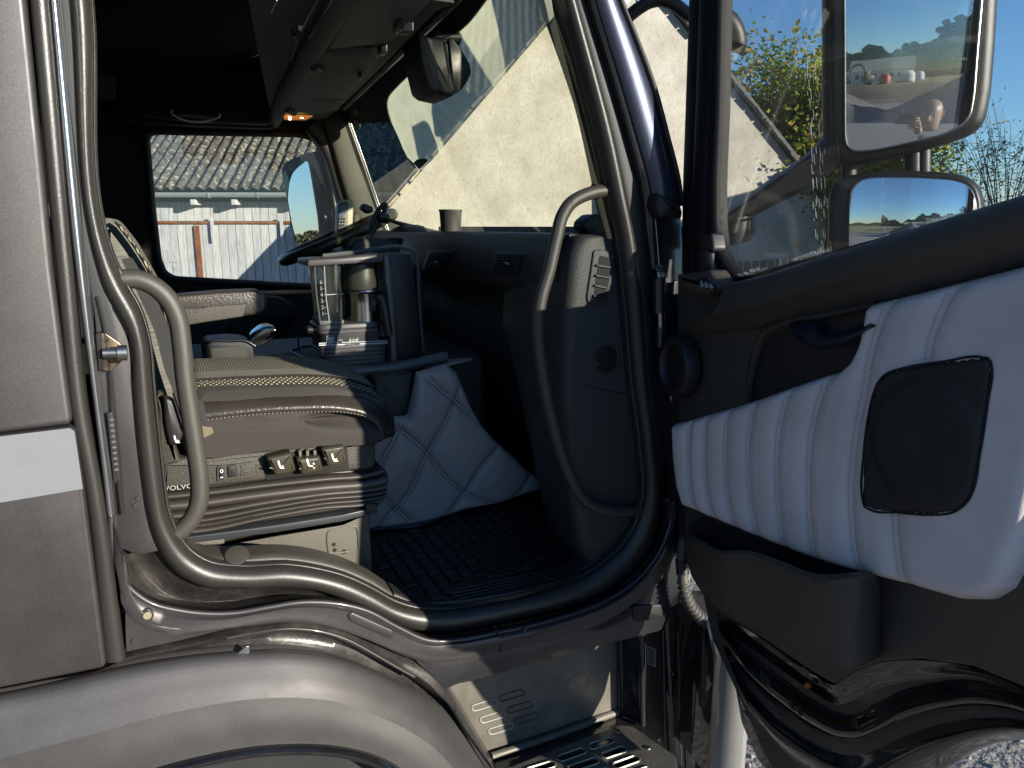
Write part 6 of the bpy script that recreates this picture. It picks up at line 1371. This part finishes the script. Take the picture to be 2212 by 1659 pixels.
lv += [(693, 838, 789, 0)]
ringbase(lv, 'ribbed_base', M['coffeegrey'])
pr = M['white']
for q in ([(689, 741), (707, 740), (707, 741.5), (689, 742.8)], [(689, 744.5), (838, 740), (838, 741.8), (689, 746.8)], [(722, 739.5), (730, 739.3), (730, 740.8), (722, 741)], [(739, 739), (838, 735.5), (838, 736.8), (739, 740.6)]):
    rprism('printed_line', UU(q, YP(CY-.0018)), NY, .0008, 0, pr, cm)
for q in ([(706, 742), (706, 726), (722, 725), (722, 741)], [(729, 741), (729, 735), (739, 734.5), (739, 740)]):
    P4 = UU(q, YP(CY-.0018)); vs, fs = g_tube(P4, .0013, smooth=False, res=4); mk('printed_outline', vs, fs, pr, cm)
rprism('printed_door', UU([(709, 742), (709, 728.5), (719.5, 728), (719.5, 741.5)], YP(CY-.0018)), NY, .0006, 0, pr, cm)
text('door_mark', '-/o', .012, U((714, 735), YP(CY-.0032)), (1, 0, 0), (0, 0, 1), M['plasticdk'], cm)
text('brand_script', 'kirk', .021, U((762, 735.5), YP(CY-.003)), (1, 0, .02), (0, 0, 1), pr, cm, shear=.5)
text('brand_small', 'electronic', .0105, U((762, 743.6), YP(CY-.0036)), (1, 0, .02), (0, 0, 1), M['plasticdk'], cm, sx=1.2)
# top cover
cbody([(664, 566), (667, 561), (735, 557), (820, 549), (829, 552), (829, 566), (824, 567), (740, 571), (670, 576), (665, 574)], CY-.01, .19, .006, M['coffeegrey'], 'top_cover')
# water tank
rows = []
for y_, xl, xr in ((574, 676, 742), (620, 682, 743), (660, 687, 744), (702, 691, 745)):
    a, b = U((xl, y_), YP(CY+.01)), U((xr, y_-2), YP(CY+.01)); rows.append([V((p.x, p.y, a.z)) for p in rnd([(a.x, CY+.01, 0), (b.x, CY+.01, 0), (b.x, CY+.13, 0), (a.x, CY+.13, 0)], .045, 8)])
vs, fs = g_grid(rows, closed_u=True); tk = mk('water_tank', vs, fs, M['tankglass'], cm, 60)
tube('tank_edge', UU([(700, 573), (704, 640), (712, 700)], YP(CY+.006)), .0022, M['greyprint'], tk, n=10, res=6)
tube('tank_corner', UU([(679, 574), (684, 640), (692, 700)], YP(CY+.006)), .003, M['coffeesilver'], tk, n=10, res=6)
rprism('tank_foot', UU([(690, 693), (744, 691), (744, 702), (691, 703)], YP(CY+.004)), NY, .13, .004, M['coffeesilver'], tk)
tube('water_line', UU([(704, 637), (742, 635)], YP(CY+.004)), .0012, M['white'], tk, n=4, res=4)
for i, s in enumerate('654321'):
    y = 610+i*13.6; x = 693+i*.9; text('tank_number', s, .017, U((x, y), YP(CY+.0085)), (1, 0, 0), (0, 0, 1), M['greyprint'], tk)
    rprism('tank_tick', UU([(x+4, y-.8), (x+9, y-1), (x+9, y+.3), (x+4, y+.4)], YP(CY+.0085)), NY, .0006, 0, M['greyprint'], tk)
cbody([(705, 574), (745, 572), (750, 640), (748, 702), (716, 702), (710, 640)], CY+.13, .02, .004, M['plasticdk'], 'rear_wall')
# filter housing and jug
ja = U((780, 600), YP(CY+.075)); 
def jz(y): return U((780, y), YP(CY+.01)).z
jc = V((U((786, 660), YP(CY+.075)).x, CY+.078, 0))
wj = (U((818, 600), YP(CY+.07)).x-U((744, 600), YP(CY+.07)).x)/2
lathe('filter_housing', [(wj*.96, jz(572)), (wj, jz(600)), (wj, jz(624)), (wj*.97, jz(628))], jc-V((.006, 0, 0)), (0, 0, 1), M['coffeedark'], cm, 48)
jug = lathe('jug', [(wj*.93, jz(629)), (wj*.96, jz(632)), (wj*.86, jz(638)), (wj*.84, jz(660)), (wj*.86, jz(690)), (wj*.87, jz(701)), (wj*.8, jz(703))], jc+V((.004, 0, 0)), (0, 0, 1), M['chrome'], cm, 64)
hnd = strip('jug_handle', [(806, 640), (814, 648), (822, 672), (827, 700), (832, 725)], [(830, 634), (836, 646), (842, 672), (846, 700), (849, 722)], YP(CY-.005), .012, M['coffeedark'], cm, n=24, back=.012)
rprism('handle_root', rnd(UU([(800, 636), (829, 634), (824, 652), (815, 655), (814, 672), (803, 676)], YP(CY+.012)), .005), NY, .02, .004, M['plasticdk'], jug)
rprism('base_socket', rnd(UU([(820, 700), (831, 702), (836, 724), (835, 730), (822, 728)], YP(CY+.0)), .004), NY, .05, .004, M['plasticdk'], cm)
# side frame and back shell
cbody([(829, 552), (834, 549), (840, 551), (847, 590), (854, 660), (860, 786), (846, 787), (842, 700), (834, 600)], CY-.006, .20, .005, M['coffeesilver'], 'side_frame')
cbody([(840, 551), (887, 548), (896, 600), (906, 700), (912, 784), (860, 786), (852, 660)], CY+.02, .16, .004, M['plasticdk'], 'side_shell')
vs, fs = g_tube(UU([(697, 553), (760, 546), (884, 538), (895, 542), (899, 556), (905, 640), (911, 720), (917, 778)], YP(CY+.10)), .0075, n=90, res=8); mk('outer_frame', vs, fs, M['coffeesilver'], cm)
lathe('side_knob', [(.014, 0), (.014, .02), (.010, .024)], U((678, 712), YP(CY+.05)), (-1, 0, 0), M['plasticdk'], cm)
tube('power_cable', UU([(668, 704), (660, 712), (652, 700), (648, 712), (644, 735), (647, 762)], YP(CY+.16)), .003, M['rubberdk'], cm, n=40, res=6)
# ================================================================== CONSOLE THINGS
CYB = 2.62
ph = thing('storage_box', 'open black glossy console box with a raised lid behind the seat cushion', 'storage box', (.33, 2.75, 1.5))
rprism('box_shell', rnd(UU([(438, 745), (450, 738), (500, 734), (530, 736), (548, 744), (552, 795), (446, 800), (440, 770)], YP(CYB)), .01), NY, .16, .006, M['plasticdk'], ph)
rprism('box_panel', rnd(UU([(452, 753), (530, 745), (540, 795), (462, 798)], YP(CYB-.004)), .006), NY, .004, .002, M['header'], ph)
tube('box_rim', UU([(440, 748), (452, 740), (500, 736), (532, 737), (552, 748)], YP(CYB-.004)), .005, M['bodyglossy'], ph, n=24)
rprism('lid', rnd(UU([(534, 740), (552, 720), (570, 706), (590, 705), (602, 713), (600, 724), (585, 736), (566, 748), (548, 752)], YP(CYB+.02)), .012), NY, .10, .008, M['gloss'], ph)
wl = thing('wallet_stack', 'two folded black leather wallets stacked behind the seat cushion', 'wallets', (.42, 2.55, 1.52))
wz = U((545, 785), YP(2.50)).z
wq = UU([(494, 771), (512, 768), (555, 764), (575, 770), (598, 779), (580, 787), (548, 789), (520, 790)], ZP(wz+.03))
for i in range(4):
    rprism('wallet_leaf', [V((p.x+i*.003, p.y, wz+.022-i*.008)) for p in wq], (0, 0, 1), .0065, .002, M['gloss'] if i == 0 else M['plasticdk'], wl)
box('centre_console', (.30, 2.68, 1.44), (.75, .42, .10), M['quilt'], truck, .02)
# ================================================================== STEERING WHEEL
sw = thing('steering_wheel', 'black steering wheel seen edge on in front of the far side window', 'steering wheel', (.8, 3.2, 1.75))
Wa, Wb = U((612, 562), YP(3.15)), U((846, 462), YP(3.15)); Wc = (Wa+Wb)/2; wu = (Wb-Wa).normalized(); Wr = (Wb-Wa).length/2
wy = (V((.11, 1, 0))).normalized(); wn_ = wu.cross(wy).normalized()
vs, fs = g_tube([Wc+wu*(Wr*math.cos(a))+wy*(Wr*math.sin(a)) for a in [2*math.pi*k/64 for k in range(64)]], .023, smooth=False, closed=True, res=14); rim_ = mk('rim', vs, fs, M['lever'], sw, 60)
hub = Wc-wn_*(.05 if wn_.z > 0 else -.05)
for a in (90, 210, 330):
    e = Wc+wu*(Wr*math.cos(R(a)))+wy*(Wr*math.sin(R(a))); tube('spoke', [hub, hub.lerp(e, .6), e], .016, M['plasticdk'], sw, n=10)
lathe('hub', [(.08, -.03), (.085, 0), (.07, .025), (.0, .03)], hub, wn_ if wn_.z > 0 else -wn_, M['plasticdk'], sw)
tube('steering_column', [hub, hub+V((.30, 0, -.18))], .045, M['plasticdk'], truck, smooth=False, n=2, res=16)
rprism('column_stalk_cover', rnd(UU([(718, 560), (742, 545), (755, 535), (766, 540), (762, 556), (730, 572)], YP(2.95)), .01), NY, .10, .01, M['header'], truck)
# ================================================================== SMALL THINGS ON THE DASH
DZ = 1.933
cp = lathe('cup', [(.038, 0), (.039, .008), (.043, .072), (.0455, .076), (.045, .081), (.041, .081), (.036, .01), (0, .01)], (1.02, U((974, 503), XP(1.02)).y, DZ), (0, 0, 1), M['plastic'], None, 48)
cw = (U((998, 480), XP(1.02))-U((948, 480), XP(1.02))).length/2
cp.location = (0, 0, 0)
tag(cp, 'dark grey plastic tumbler cup standing on the dashboard under the windscreen', 'cup')
dc = thing('dash_camera', 'chunky black device with beige rear standing at the right end of the dashboard', 'device', (1.03, 1.75, DZ))
dq = UU([(1262, 490), (1265, 478), (1282, 463), (1295, 462), (1302, 468), (1316, 500), (1320, 519), (1278, 517), (1270, 500)], YP(1.74))
rprism('device_body', rnd(dq, .008), NY, .06, .008, M['plasticdk'], dc); rprism('device_face', rnd(UU([(1284, 470), (1296, 468), (1313, 505), (1316, 519), (1297, 519)], YP(1.735)), .006), NY, .008, .003, M['seatplastic'], dc)
rm_ = thing('rear_view_camera_box', 'faceted black camera housing hanging at the top of the windscreen', 'camera housing', (.93, 2.45, 2.4))
YR = 2.17
R1 = [(904, 74), (935, 84), (965, 84), (980, 150), (992, 180), (978, 206), (936, 199), (924, 186), (910, 130)]
def rr3(ps, y): return rprism('housing', rnd(UU(ps, YP(y)), .006), NY, .16, .014, M['plasticdk'], rm_, 3)
rr3([(905, 72), (965, 80), (976, 150), (990, 198), (978, 208), (940, 200), (926, 188), (912, 130)], YR)
rprism('front_face', rnd(UU([(906, 76), (934, 84), (948, 150), (944, 198), (928, 188), (912, 132)], YP(YR-.012)), .004), NY, .02, .004, M['plastic'], rm_)
rprism('side_mirror_face', rnd(UU([(968, 78), (980, 84), (998, 108), (1016, 140), (1019, 158), (1010, 176), (996, 196), (980, 205)], YP(YR+.03)), .008), NY, .012, .004, mat('dark tinted plastic', (.006, .008, .008), .3), rm_)
tube('stalk', [U((935, 80), YP(YR+.05)), V((.86, YR+.05, 2.50))], .02, M['plasticdk'], rm_, smooth=False, n=2)
# phone holder on a suction arm
phl = thing('phone_holder', 'black phone holder on a thin suction cup arm behind the steering wheel', 'phone holder', (1.0, 2.9, DZ))
HY = 2.75
ov = [U((818+11*math.cos(a)+9*math.sin(a)*1.2, 466-7*math.cos(a)+24*math.sin(a)*-1), YP(HY)) for a in [2*math.pi*k/32 for k in range(32)]]
vs, fs = g_tube(ov, .009, smooth=False, closed=True, res=10); mk('ring', vs, fs, M['plasticdk'], phl, 60)
rprism('cradle', rnd(UU([(780, 450), (788, 439), (806, 447), (808, 458), (796, 462)], YP(HY-.02)), .006), NY, .04, .006, M['plasticdk'], phl)
lathe('ball_joint', [(.0, -.022), (.018, -.02), (.020, 0), (.018, .02), (0, .022)], U((826, 470), YP(HY)), (1, .2, -.2), M['plasticdk'], phl)
tube('arm', [U((828, 470), YP(HY)), U((860, 482), YP(HY)), U((905, 494), YP(HY))], .007, M['plasticdk'], phl, smooth=False, n=3)
tube('arm_knuckle', [U((898, 491), YP(HY)), U((915, 495), YP(HY))], .011, M['plasticdk'], phl, smooth=False, n=2)
lathe('suction_cup', [(.075, 0), (.06, .014), (.03, .026), (.0, .028)], U((885, 501), YP(HY)), (0, 0, 1), M['plasticdk'], phl)
tube('lower_leg', [U((816, 480), YP(HY)), U((806, 500), YP(HY)), U((798, 510), YP(HY))], .008, M['plasticdk'], phl, smooth=False, n=3)
# handset radio
hs_ = thing('handset', 'beige framed handheld terminal with keypad standing behind the steering wheel', 'handset', (.95, 3.4, 1.8))
HSY = 3.3
rprism('handset_body', rnd(UU([(730, 445), (737, 434), (757, 430), (765, 434), (762, 500), (728, 510)], YP(HSY)), .01), NY, .05, .008, mat('cream handset edge', (.34, .32, .22), .45), hs_)
hf = rprism('handset_face', rnd(UU([(731, 446), (738, 438), (752, 435), (750, 500), (729, 508)], YP(HSY-.004)), .006), NY, .006, .002, M['plasticdk'], hs_)
rprism('screen', UU([(734, 444), (749, 441), (747, 463), (732, 466)], YP(HSY-.006)), NY, .002, 0, mat('blue grey display', (.10, .14, .20), .2), hf)
for r in range(3):
    for c in range(3): rprism('key', UU([(732+c*5-r*.4, 470+r*7), (736+c*5-r*.4, 469+r*7), (736+c*5-r*.4, 474+r*7), (732+c*5-r*.4, 475+r*7)], YP(HSY-.006)), NY, .003, .0006, M['bodyglossy'], hf)
rprism('cradle', rnd(UU([(765, 464), (774, 462), (778, 470), (774, 500), (764, 500)], YP(HSY+.02)), .006), NY, .05, .005, M['header'], hs_)
# ================================================================== WHAT THE MIRRORS SHOW BEHIND THE CAMERA
def pol(az, d, z=0): return V((d*math.sin(R(az)), d*math.cos(R(az)), z))
gh_m = world_coords(mat('grey gravel heap', (.115, .11, .105), .95, 0, var=.3, vs=6, bump=1, bs=25))
so_m = world_coords(mat('brown excavated soil', (.13, .09, .055), .95, 0, var=.4, vs=1.5, bump=1, bs=12))
heap('gravel_heap', 'tall grey gravel heap on the left in the main door mirror', (-19.5, -9.2), 5.5, 4.5, 2.3, gh_m, 1, 'gravel heap', 'gravel heaps behind the photographer')
heap('gravel_heap', 'grey gravel heap on the right in the main door mirror, beside the wood', (-12.5, -15.5), 5.5, 5.5, 2.4, gh_m, 4, 'gravel heap', 'gravel heaps behind the photographer')
heap('soil_bank', 'long brown bank of dug soil in front of the far houses in the mirror', (-38, -24), 16, 9, 1.3, so_m, 2, 'soil bank')
heap('soil_bank', 'low rough brown soil bank left of the long one in the mirror', (-50, -24), 9, 7, 1.7, so_m, 6, 'soil bank')
dsl = []
for r_ in (0, .35, .7, .9, 1.0):
    dsl.append([V((-44+27*r_*math.cos(a)*(1+.12*math.sin(5*a)), -28+20*r_*math.sin(a)*(1+.1*math.cos(4*a)), .02+(.10 if r_ < .9 else 0)*(1-r_))) for a in [2*math.pi*k/40 for k in range(40)]])
vs, fs = g_grid(dsl, closed_u=True); kind(mk('dug_soil', vs, fs, so_m, None, 60), 'structure')
def far_house(name, label, az, d, w, dp, h, rh, cat='house'):
    c = pol(az, d); fx = V((math.cos(R(az)), -math.sin(R(az)), 0)); fy = V((-math.sin(R(az)), -math.cos(R(az)), 0)); up = V((0, 0, 1))
    t = thing(name, label, cat, c); Mb = Matrix((fx, fy, up)).transposed()
    wm = mat('white house wall', (.55, .55, .53), .9, 0, var=.1); rm = mat('pale weathered roof', (.32, .30, .24), .9, 0, var=.2, vs=2)
    vs, fs = g_box(c+up*h/2, (w, dp, h), Mb); mk('wall', vs, fs, wm, t)
    rprism('roof', [c+fx*(-w/2-.4)+fy*(dp/2+.5)+up*(h-.2), c+fx*(-w/2-.4)+up*(h+rh), c+fx*(-w/2-.4)+fy*(-dp/2-.5)+up*(h-.2)], -fx, w+.8, 0, rm, t)
    wn_m = mat('dark far window', (.02, .025, .03), .2)
    for i in range(int(w/2.3)):
        x = -w/2+1.3+i*2.3; vs, fs = g_box(c+fx*x+fy*(dp/2+.02)+up*(h*.55), (1.0, .06, 1.1), Mb); mk('window', vs, fs, wn_m, t)
    return t
far_house('farm_house', 'larger white house with pale hipped roof beyond the soil banks in the mirror', -126, 112, 17, 9, 3.6, 3.2)
far_house('long_house', 'long low white house with grey roof at the left edge of the mirror', -117.5, 118, 17, 7, 2.3, 1.5)
# digger and site things, tiny in the mirror
dg_ = thing('digger', 'dark tracked digger with raised boom between the far houses in the mirror', 'digger', pol(-124, 88))
c = pol(-124, 88); ym_ = mat('dark digger paint', (.05, .045, .04), .5); rd = mat('red machine paint', (.40, .05, .03), .5); wt = mat('white big bag', (.6, .6, .6), .7)
for s in (-1, 1): box('track', c+V((s*.9, s*.5, .4)), (2.6, .6, .8), M['plasticdk'], dg_, .3)
box('body', c+V((0, 0, 1.6)), (2.4, 2.2, 1.3), ym_, dg_, .2); box('cabin', c+V((.5, .6, 2.6)), (1.1, 1.0, 1.2), M['plasticdk'], dg_, .1)
tube('boom', [c+V((0, 0, 2)), c+V((-1.5, 1.5, 5.0)), c+V((-2.6, 2.8, 4.4))], .28, ym_, dg_); tube('stick', [c+V((-2.6, 2.8, 4.4)), c+V((-3.0, 3.2, 1.6))], .2, ym_, dg_); box('bucket', c+V((-3.0, 3.2, 1.1)), (.9, .9, .9), M['plasticdk'], dg_, .2)
for az, d, w, h, m, lb_, ct_ in ((-126.5, 86, 2.4, 2.2, rd, 'red machine body', 'machine'), (-129.6, 90, 3.4, 2.6, wt, 'white sheeted tank', 'tank'), (-131.2, 96, 2.6, 2.2, wt, 'small white sheeted tank', 'tank'), (-118, 90, 2.0, 1.2, mat('blue tarpaulin', (.05, .16, .4), .6), 'blue covered pile', 'tarpaulin')):
    c = pol(az, d)
    t = thing(ct_+'_load', f'{lb_} standing on the far building site seen in the mirror', ct_, c)
    vs, fs = g_lathe([(w*.5, 0), (w*.55, h*.3), (w*.52, h*.75), (w*.35, h), (0, h*1.03)], c, (0, 0, 1), 12); mk('cover', vs, fs, m, t); box('base_frame', c+V((0, 0, .12)), (w*1.2, w*1.1, .2), M['plasticdk'], t, .03)
# far wood: a mass nobody could count
mb = MB(); rr = random.Random(9)
for i in range(7500):
    az = rr.uniform(-158, -78); d = rr.uniform(165, 240) if az < -105 else rr.uniform(330, 430); s = rr.uniform(.9, 2.3) if az < -105 else rr.uniform(.7, 1.5)
    top = (8+4*math.sin(az*.35)+2*math.sin(az*1.3)+(max(0, -az-120))*.95) if az < -105 else 5+2*math.sin(az*.9)
    c = pol(az, d, rr.uniform(.3, max(1, top))); k = 7
    s3 = []
    for hh, q in ((-.8, .6), (-.2, 1.0), (.35, .85), (.75, .45)):
        s3.append([c+V((s*q*math.cos(2*math.pi*j/6+hh)*rr.uniform(.75, 1.15), s*q*math.sin(2*math.pi*j/6+hh)*rr.uniform(.75, 1.15), s*hh*.8+rr.uniform(-.2, .2))) for j in range(6)])
    vs, fs = g_grid(s3, closed_u=True); fs.append([18, 19, 20, 21, 22, 23]); mb.add(vs, fs)
wd = mb.build('far_wood', world_coords(mat('far wood foliage', (.045, .055, .02), .9, 0, col2=(.10, .09, .025), vs=.4)), None, 0); kind(wd, 'stuff'); tag(wd, 'dark distant wood along the horizon seen in the mirrors', 'wood')
c = pol(-141, 30)
leaf_tree('round_tree', 'dark round tree standing at the right edge of the lower wide mirror', (c.x, c.y, 0), 6, (c.x, c.y, 4.3), (2.8, 2.8, 2.4), 7000, .16, [(.05, .06, .015), (.09, .08, .02)], None, 21, .2, 60)
# unseen shed added right of the yard to shade the foot of the house gable
sh = thing('added_shed', 'tall dark timber shed added out of view to shade the foot of the house wall', 'shed', (12, 4, 0))
rprism('wall', [V((10.5, 5.6, 0)), V((14.2, 5.6, 0)), V((14.2, 5.6, 4.15)), V((10.5, 5.6, 3.40))], (0, 1, 0), 2.6, 0, mat('dark shed boards', (.08, .065, .05), .8, streak=(9, 9, 1), var=.3), sh)
rprism('roof', [V((10.35, 5.8, 3.38)), V((14.4, 5.8, 4.20)), V((14.4, 5.8, 4.28)), V((10.35, 5.8, 3.46))], (0, 1, 0), 3.0, 0, mat('shed roof felt', (.05, .05, .05), .9), sh)

# ================================================================== THE PHOTOGRAPHER (seen in the main mirror)
pt_ = thing('person', 'bald person in dark jacket holding up a phone, reflected in the door mirror', 'person', (.2, -.3, 0))
FH = V((math.sin(R(40)), math.cos(R(40)), 0)); RH = V((math.cos(R(40)), -math.sin(R(40)), 0))
hc = CP+RGT*.215-FH*.26+V((0, 0, .005))
def pp_(r, f, z): return V((hc.x, hc.y, 0))+RH*r+FH*f+V((0, 0, z))
H_ = hc.z
hand = CP+RGT*.115-FWD*.030+V((0, 0, -.035))
bv = {}; be = []; br_ = {}
def bj(n, p, r, par=None):
    bv[n] = len(bv); br_[n] = (p, r)
    if par: be.append((bv[par], bv[n]))
bj('pel', pp_(0, -.05, 1.02), .15); bj('ab', pp_(0, -.05, 1.2), .14, 'pel'); bj('ch', pp_(0, -.06, 1.42), .155, 'ab'); bj('up', pp_(0, -.05, 1.60), .12, 'ch'); bj('nk', pp_(0, -.03, 1.72), .062, 'up'); bj('nk2', pp_(0, -.01, 1.79), .06, 'nk')
for s, n in ((-1, 'l'), (1, 'r')):
    bj('hip'+n, pp_(s*.11, -.05, .96), .105, 'pel'); bj('kn'+n, pp_(s*.13, -.02, .52), .068, 'hip'+n); bj('an'+n, pp_(s*.14, -.05, .10), .045, 'kn'+n); bj('to'+n, pp_(s*.16, .12, .045), .04, 'an'+n); bj('sh'+n, pp_(s*.21, -.05, 1.57), .07, 'up')
bj('ell', pp_(-.27, -.06, 1.27), .05, 'shl'); bj('wrl', pp_(-.27, .02, 1.02), .035, 'ell'); bj('hal', pp_(-.26, .04, .94), .035, 'wrl')
elb = pp_(.16, .10, 1.50); wrr = hand-RGT*-.05-V((0, 0, .085))-FWD*.01
bj('elr', elb, .052, 'shr'); bj('wrr', wrr, .031, 'elr')
obj_me = bpy.data.meshes.new('body'); obj_me.from_pydata([br_[n][0] for n in bv], be, []); bo = link(bpy.data.objects.new('body', obj_me), pt_)
sk_ = bo.modifiers.new('skin', 'SKIN'); sk_.use_smooth_shade = True
for n, i in bv.items(): obj_me.skin_vertices[0].data[i].radius = (br_[n][1],)*2; obj_me.skin_vertices[0].data[i].use_root = (n == 'pel')
ss = bo.modifiers.new('sub', 'SUBSURF'); ss.levels = 2; ss.render_levels = 2
obj_me.materials.append(mat('dark jacket cloth', (.03, .032, .04), .85, 0, bump=.4, bs=200))
skin = mat('skin', (.30, .185, .135), .5, 0, var=.12, vs=20, bump=.1, bs=200)
# hand with palm, four fingers round the phone and a thumb
hv = []; hr = []; he = []
def hj(p, r, par=None):
    hv.append(p); hr.append(r)
    if par is not None: he.append((par, len(hv)-1))
    return len(hv)-1
ph_c = CP-FWD*.016+RGT*.055
w0 = hj(wrr, .029); p0_ = hj(hand-V((0, 0, .055))+RGT*.035-FWD*.008, .030, w0); p1_ = hj(hand-V((0, 0, .01))+RGT*.035-FWD*.01, .028, p0_)
for i, (dz, l) in enumerate(((.038, .075), (.018, .085), (-.004, .08), (-.024, .065))):
    k0_ = hj(hand+V((0, 0, dz))+RGT*.030-FWD*.004, .0115, p1_); k1_ = hj(hand+V((0, 0, dz+.006))+RGT*.030+FWD*.026, .0095, k0_); k2_ = hj(hand+V((0, 0, dz+.006))+RGT*(.030-l*.4)+FWD*.032, .009, k1_); hj(hand+V((0, 0, dz+.004))+RGT*(.030-l*.75)+FWD*.028, .0078, k2_)
t0_ = hj(hand-V((0, 0, .030))+RGT*.01-FWD*.012, .013, p0_); t1_ = hj(hand-V((0, 0, .012))-RGT*.02-FWD*.014, .0105, t0_); hj(hand+V((0, 0, .004))-RGT*.04-FWD*.010, .009, t1_)
hm = bpy.data.meshes.new('hand'); hm.from_pydata(hv, he, []); ho_ = link(bpy.data.objects.new('hand', hm), pt_)
sk2 = ho_.modifiers.new('skin', 'SKIN'); sk2.use_smooth_shade = True
for i, r in enumerate(hr): hm.skin_vertices[0].data[i].radius = (r, r); hm.skin_vertices[0].data[i].use_root = (i == 0)
s3 = ho_.modifiers.new('sub', 'SUBSURF'); s3.levels = 2; s3.render_levels = 2
hm.materials.append(skin)
# head: lofted profile with brow, nose, lips, chin and ears
rows = []
Hd = [(-.115, .048, .052, .008), (-.10, .056, .066, .012), (-.075, .062, .082, .010), (-.05, .068, .090, .006), (-.02, .073, .095, .002), (.01, .076, .097, 0), (.045, .077, .097, -.004), (.075, .070, .090, -.008), (.098, .052, .068, -.010), (.112, .028, .036, -.010), (.117, .002, .002, -.010)]
for z, rx, ry, fo_ in Hd:
    row = []
    for k in range(40):
        a = 2*math.pi*k/40; x, y = rx*math.cos(a), ry*math.sin(a)+fo_
        if math.sin(a) > .75:
            c_a = max(0, 1-abs(x)/.016)
            y += {-.05: .004, -.02: .022, .01: .014, -.075: .007}.get(z, 0)*c_a+(.004 if z == .045 else 0)
        row.append(hc+RH*x+FH*y+V((0, 0, z)))
    rows.append(row)
cols = [cr([rows[i][k] for i in range(len(rows))], 44) for k in range(40)]
rows = [[cols[k][i] for k in range(40)] for i in range(44)]
vs, fs = g_grid(rows, closed_u=True); fs.append(list(range(40))); hd = mk('head', vs, fs, skin, pt_, 80)
for s in (-1, 1):
    vs, fs = g_tube([hc+RH*(s*(.077+.006*math.sin(a)))+FH*(-.012+.013*math.cos(a))+V((0, 0, -.005+.028*math.sin(a))) for a in [2*math.pi*k/16 for k in range(16)]], .0065, smooth=False, closed=True, res=8); mk('ear', vs, fs, skin, hd)
    vs, fs = g_lathe([(0, -.006), (.010, -.003), (.012, 0), (.010, .003), (0, .006)], hc+RH*(s*.030)+FH*.084+V((0, 0, .012)), FH, 16); mk('eye', vs, fs, M['white'], hd)
    vs, fs = g_lathe([(.005, 0), (.004, .002), (0, .003)], hc+RH*(s*.030)+FH*.089+V((0, 0, .012)), FH, 12); mk('pupil', vs, fs, M['black'], hd)
tube('mouth', [hc+RH*-.022+FH*.087+V((0, 0, -.068)), hc+FH*.096+V((0, 0, -.066)), hc+RH*.022+FH*.087+V((0, 0, -.068))], .0035, mat('lips', (.35, .14, .11), .5), hd, n=12)
# phone
phn = thing('phone', 'black phone held up sideways by the photographer, reflected in the door mirror', 'phone', ph_c)
Mp = Matrix((RGT, UPV, -FWD)).transposed()
box('phone_body', ph_c, (.150, .074, .008), M['plasticdk'], phn, .0035, Mp)
box('camera_block', ph_c-RGT*.058+UPV*.016+FWD*.0045, (.026, .034, .002), M['steel'], phn, .0008, Mp)
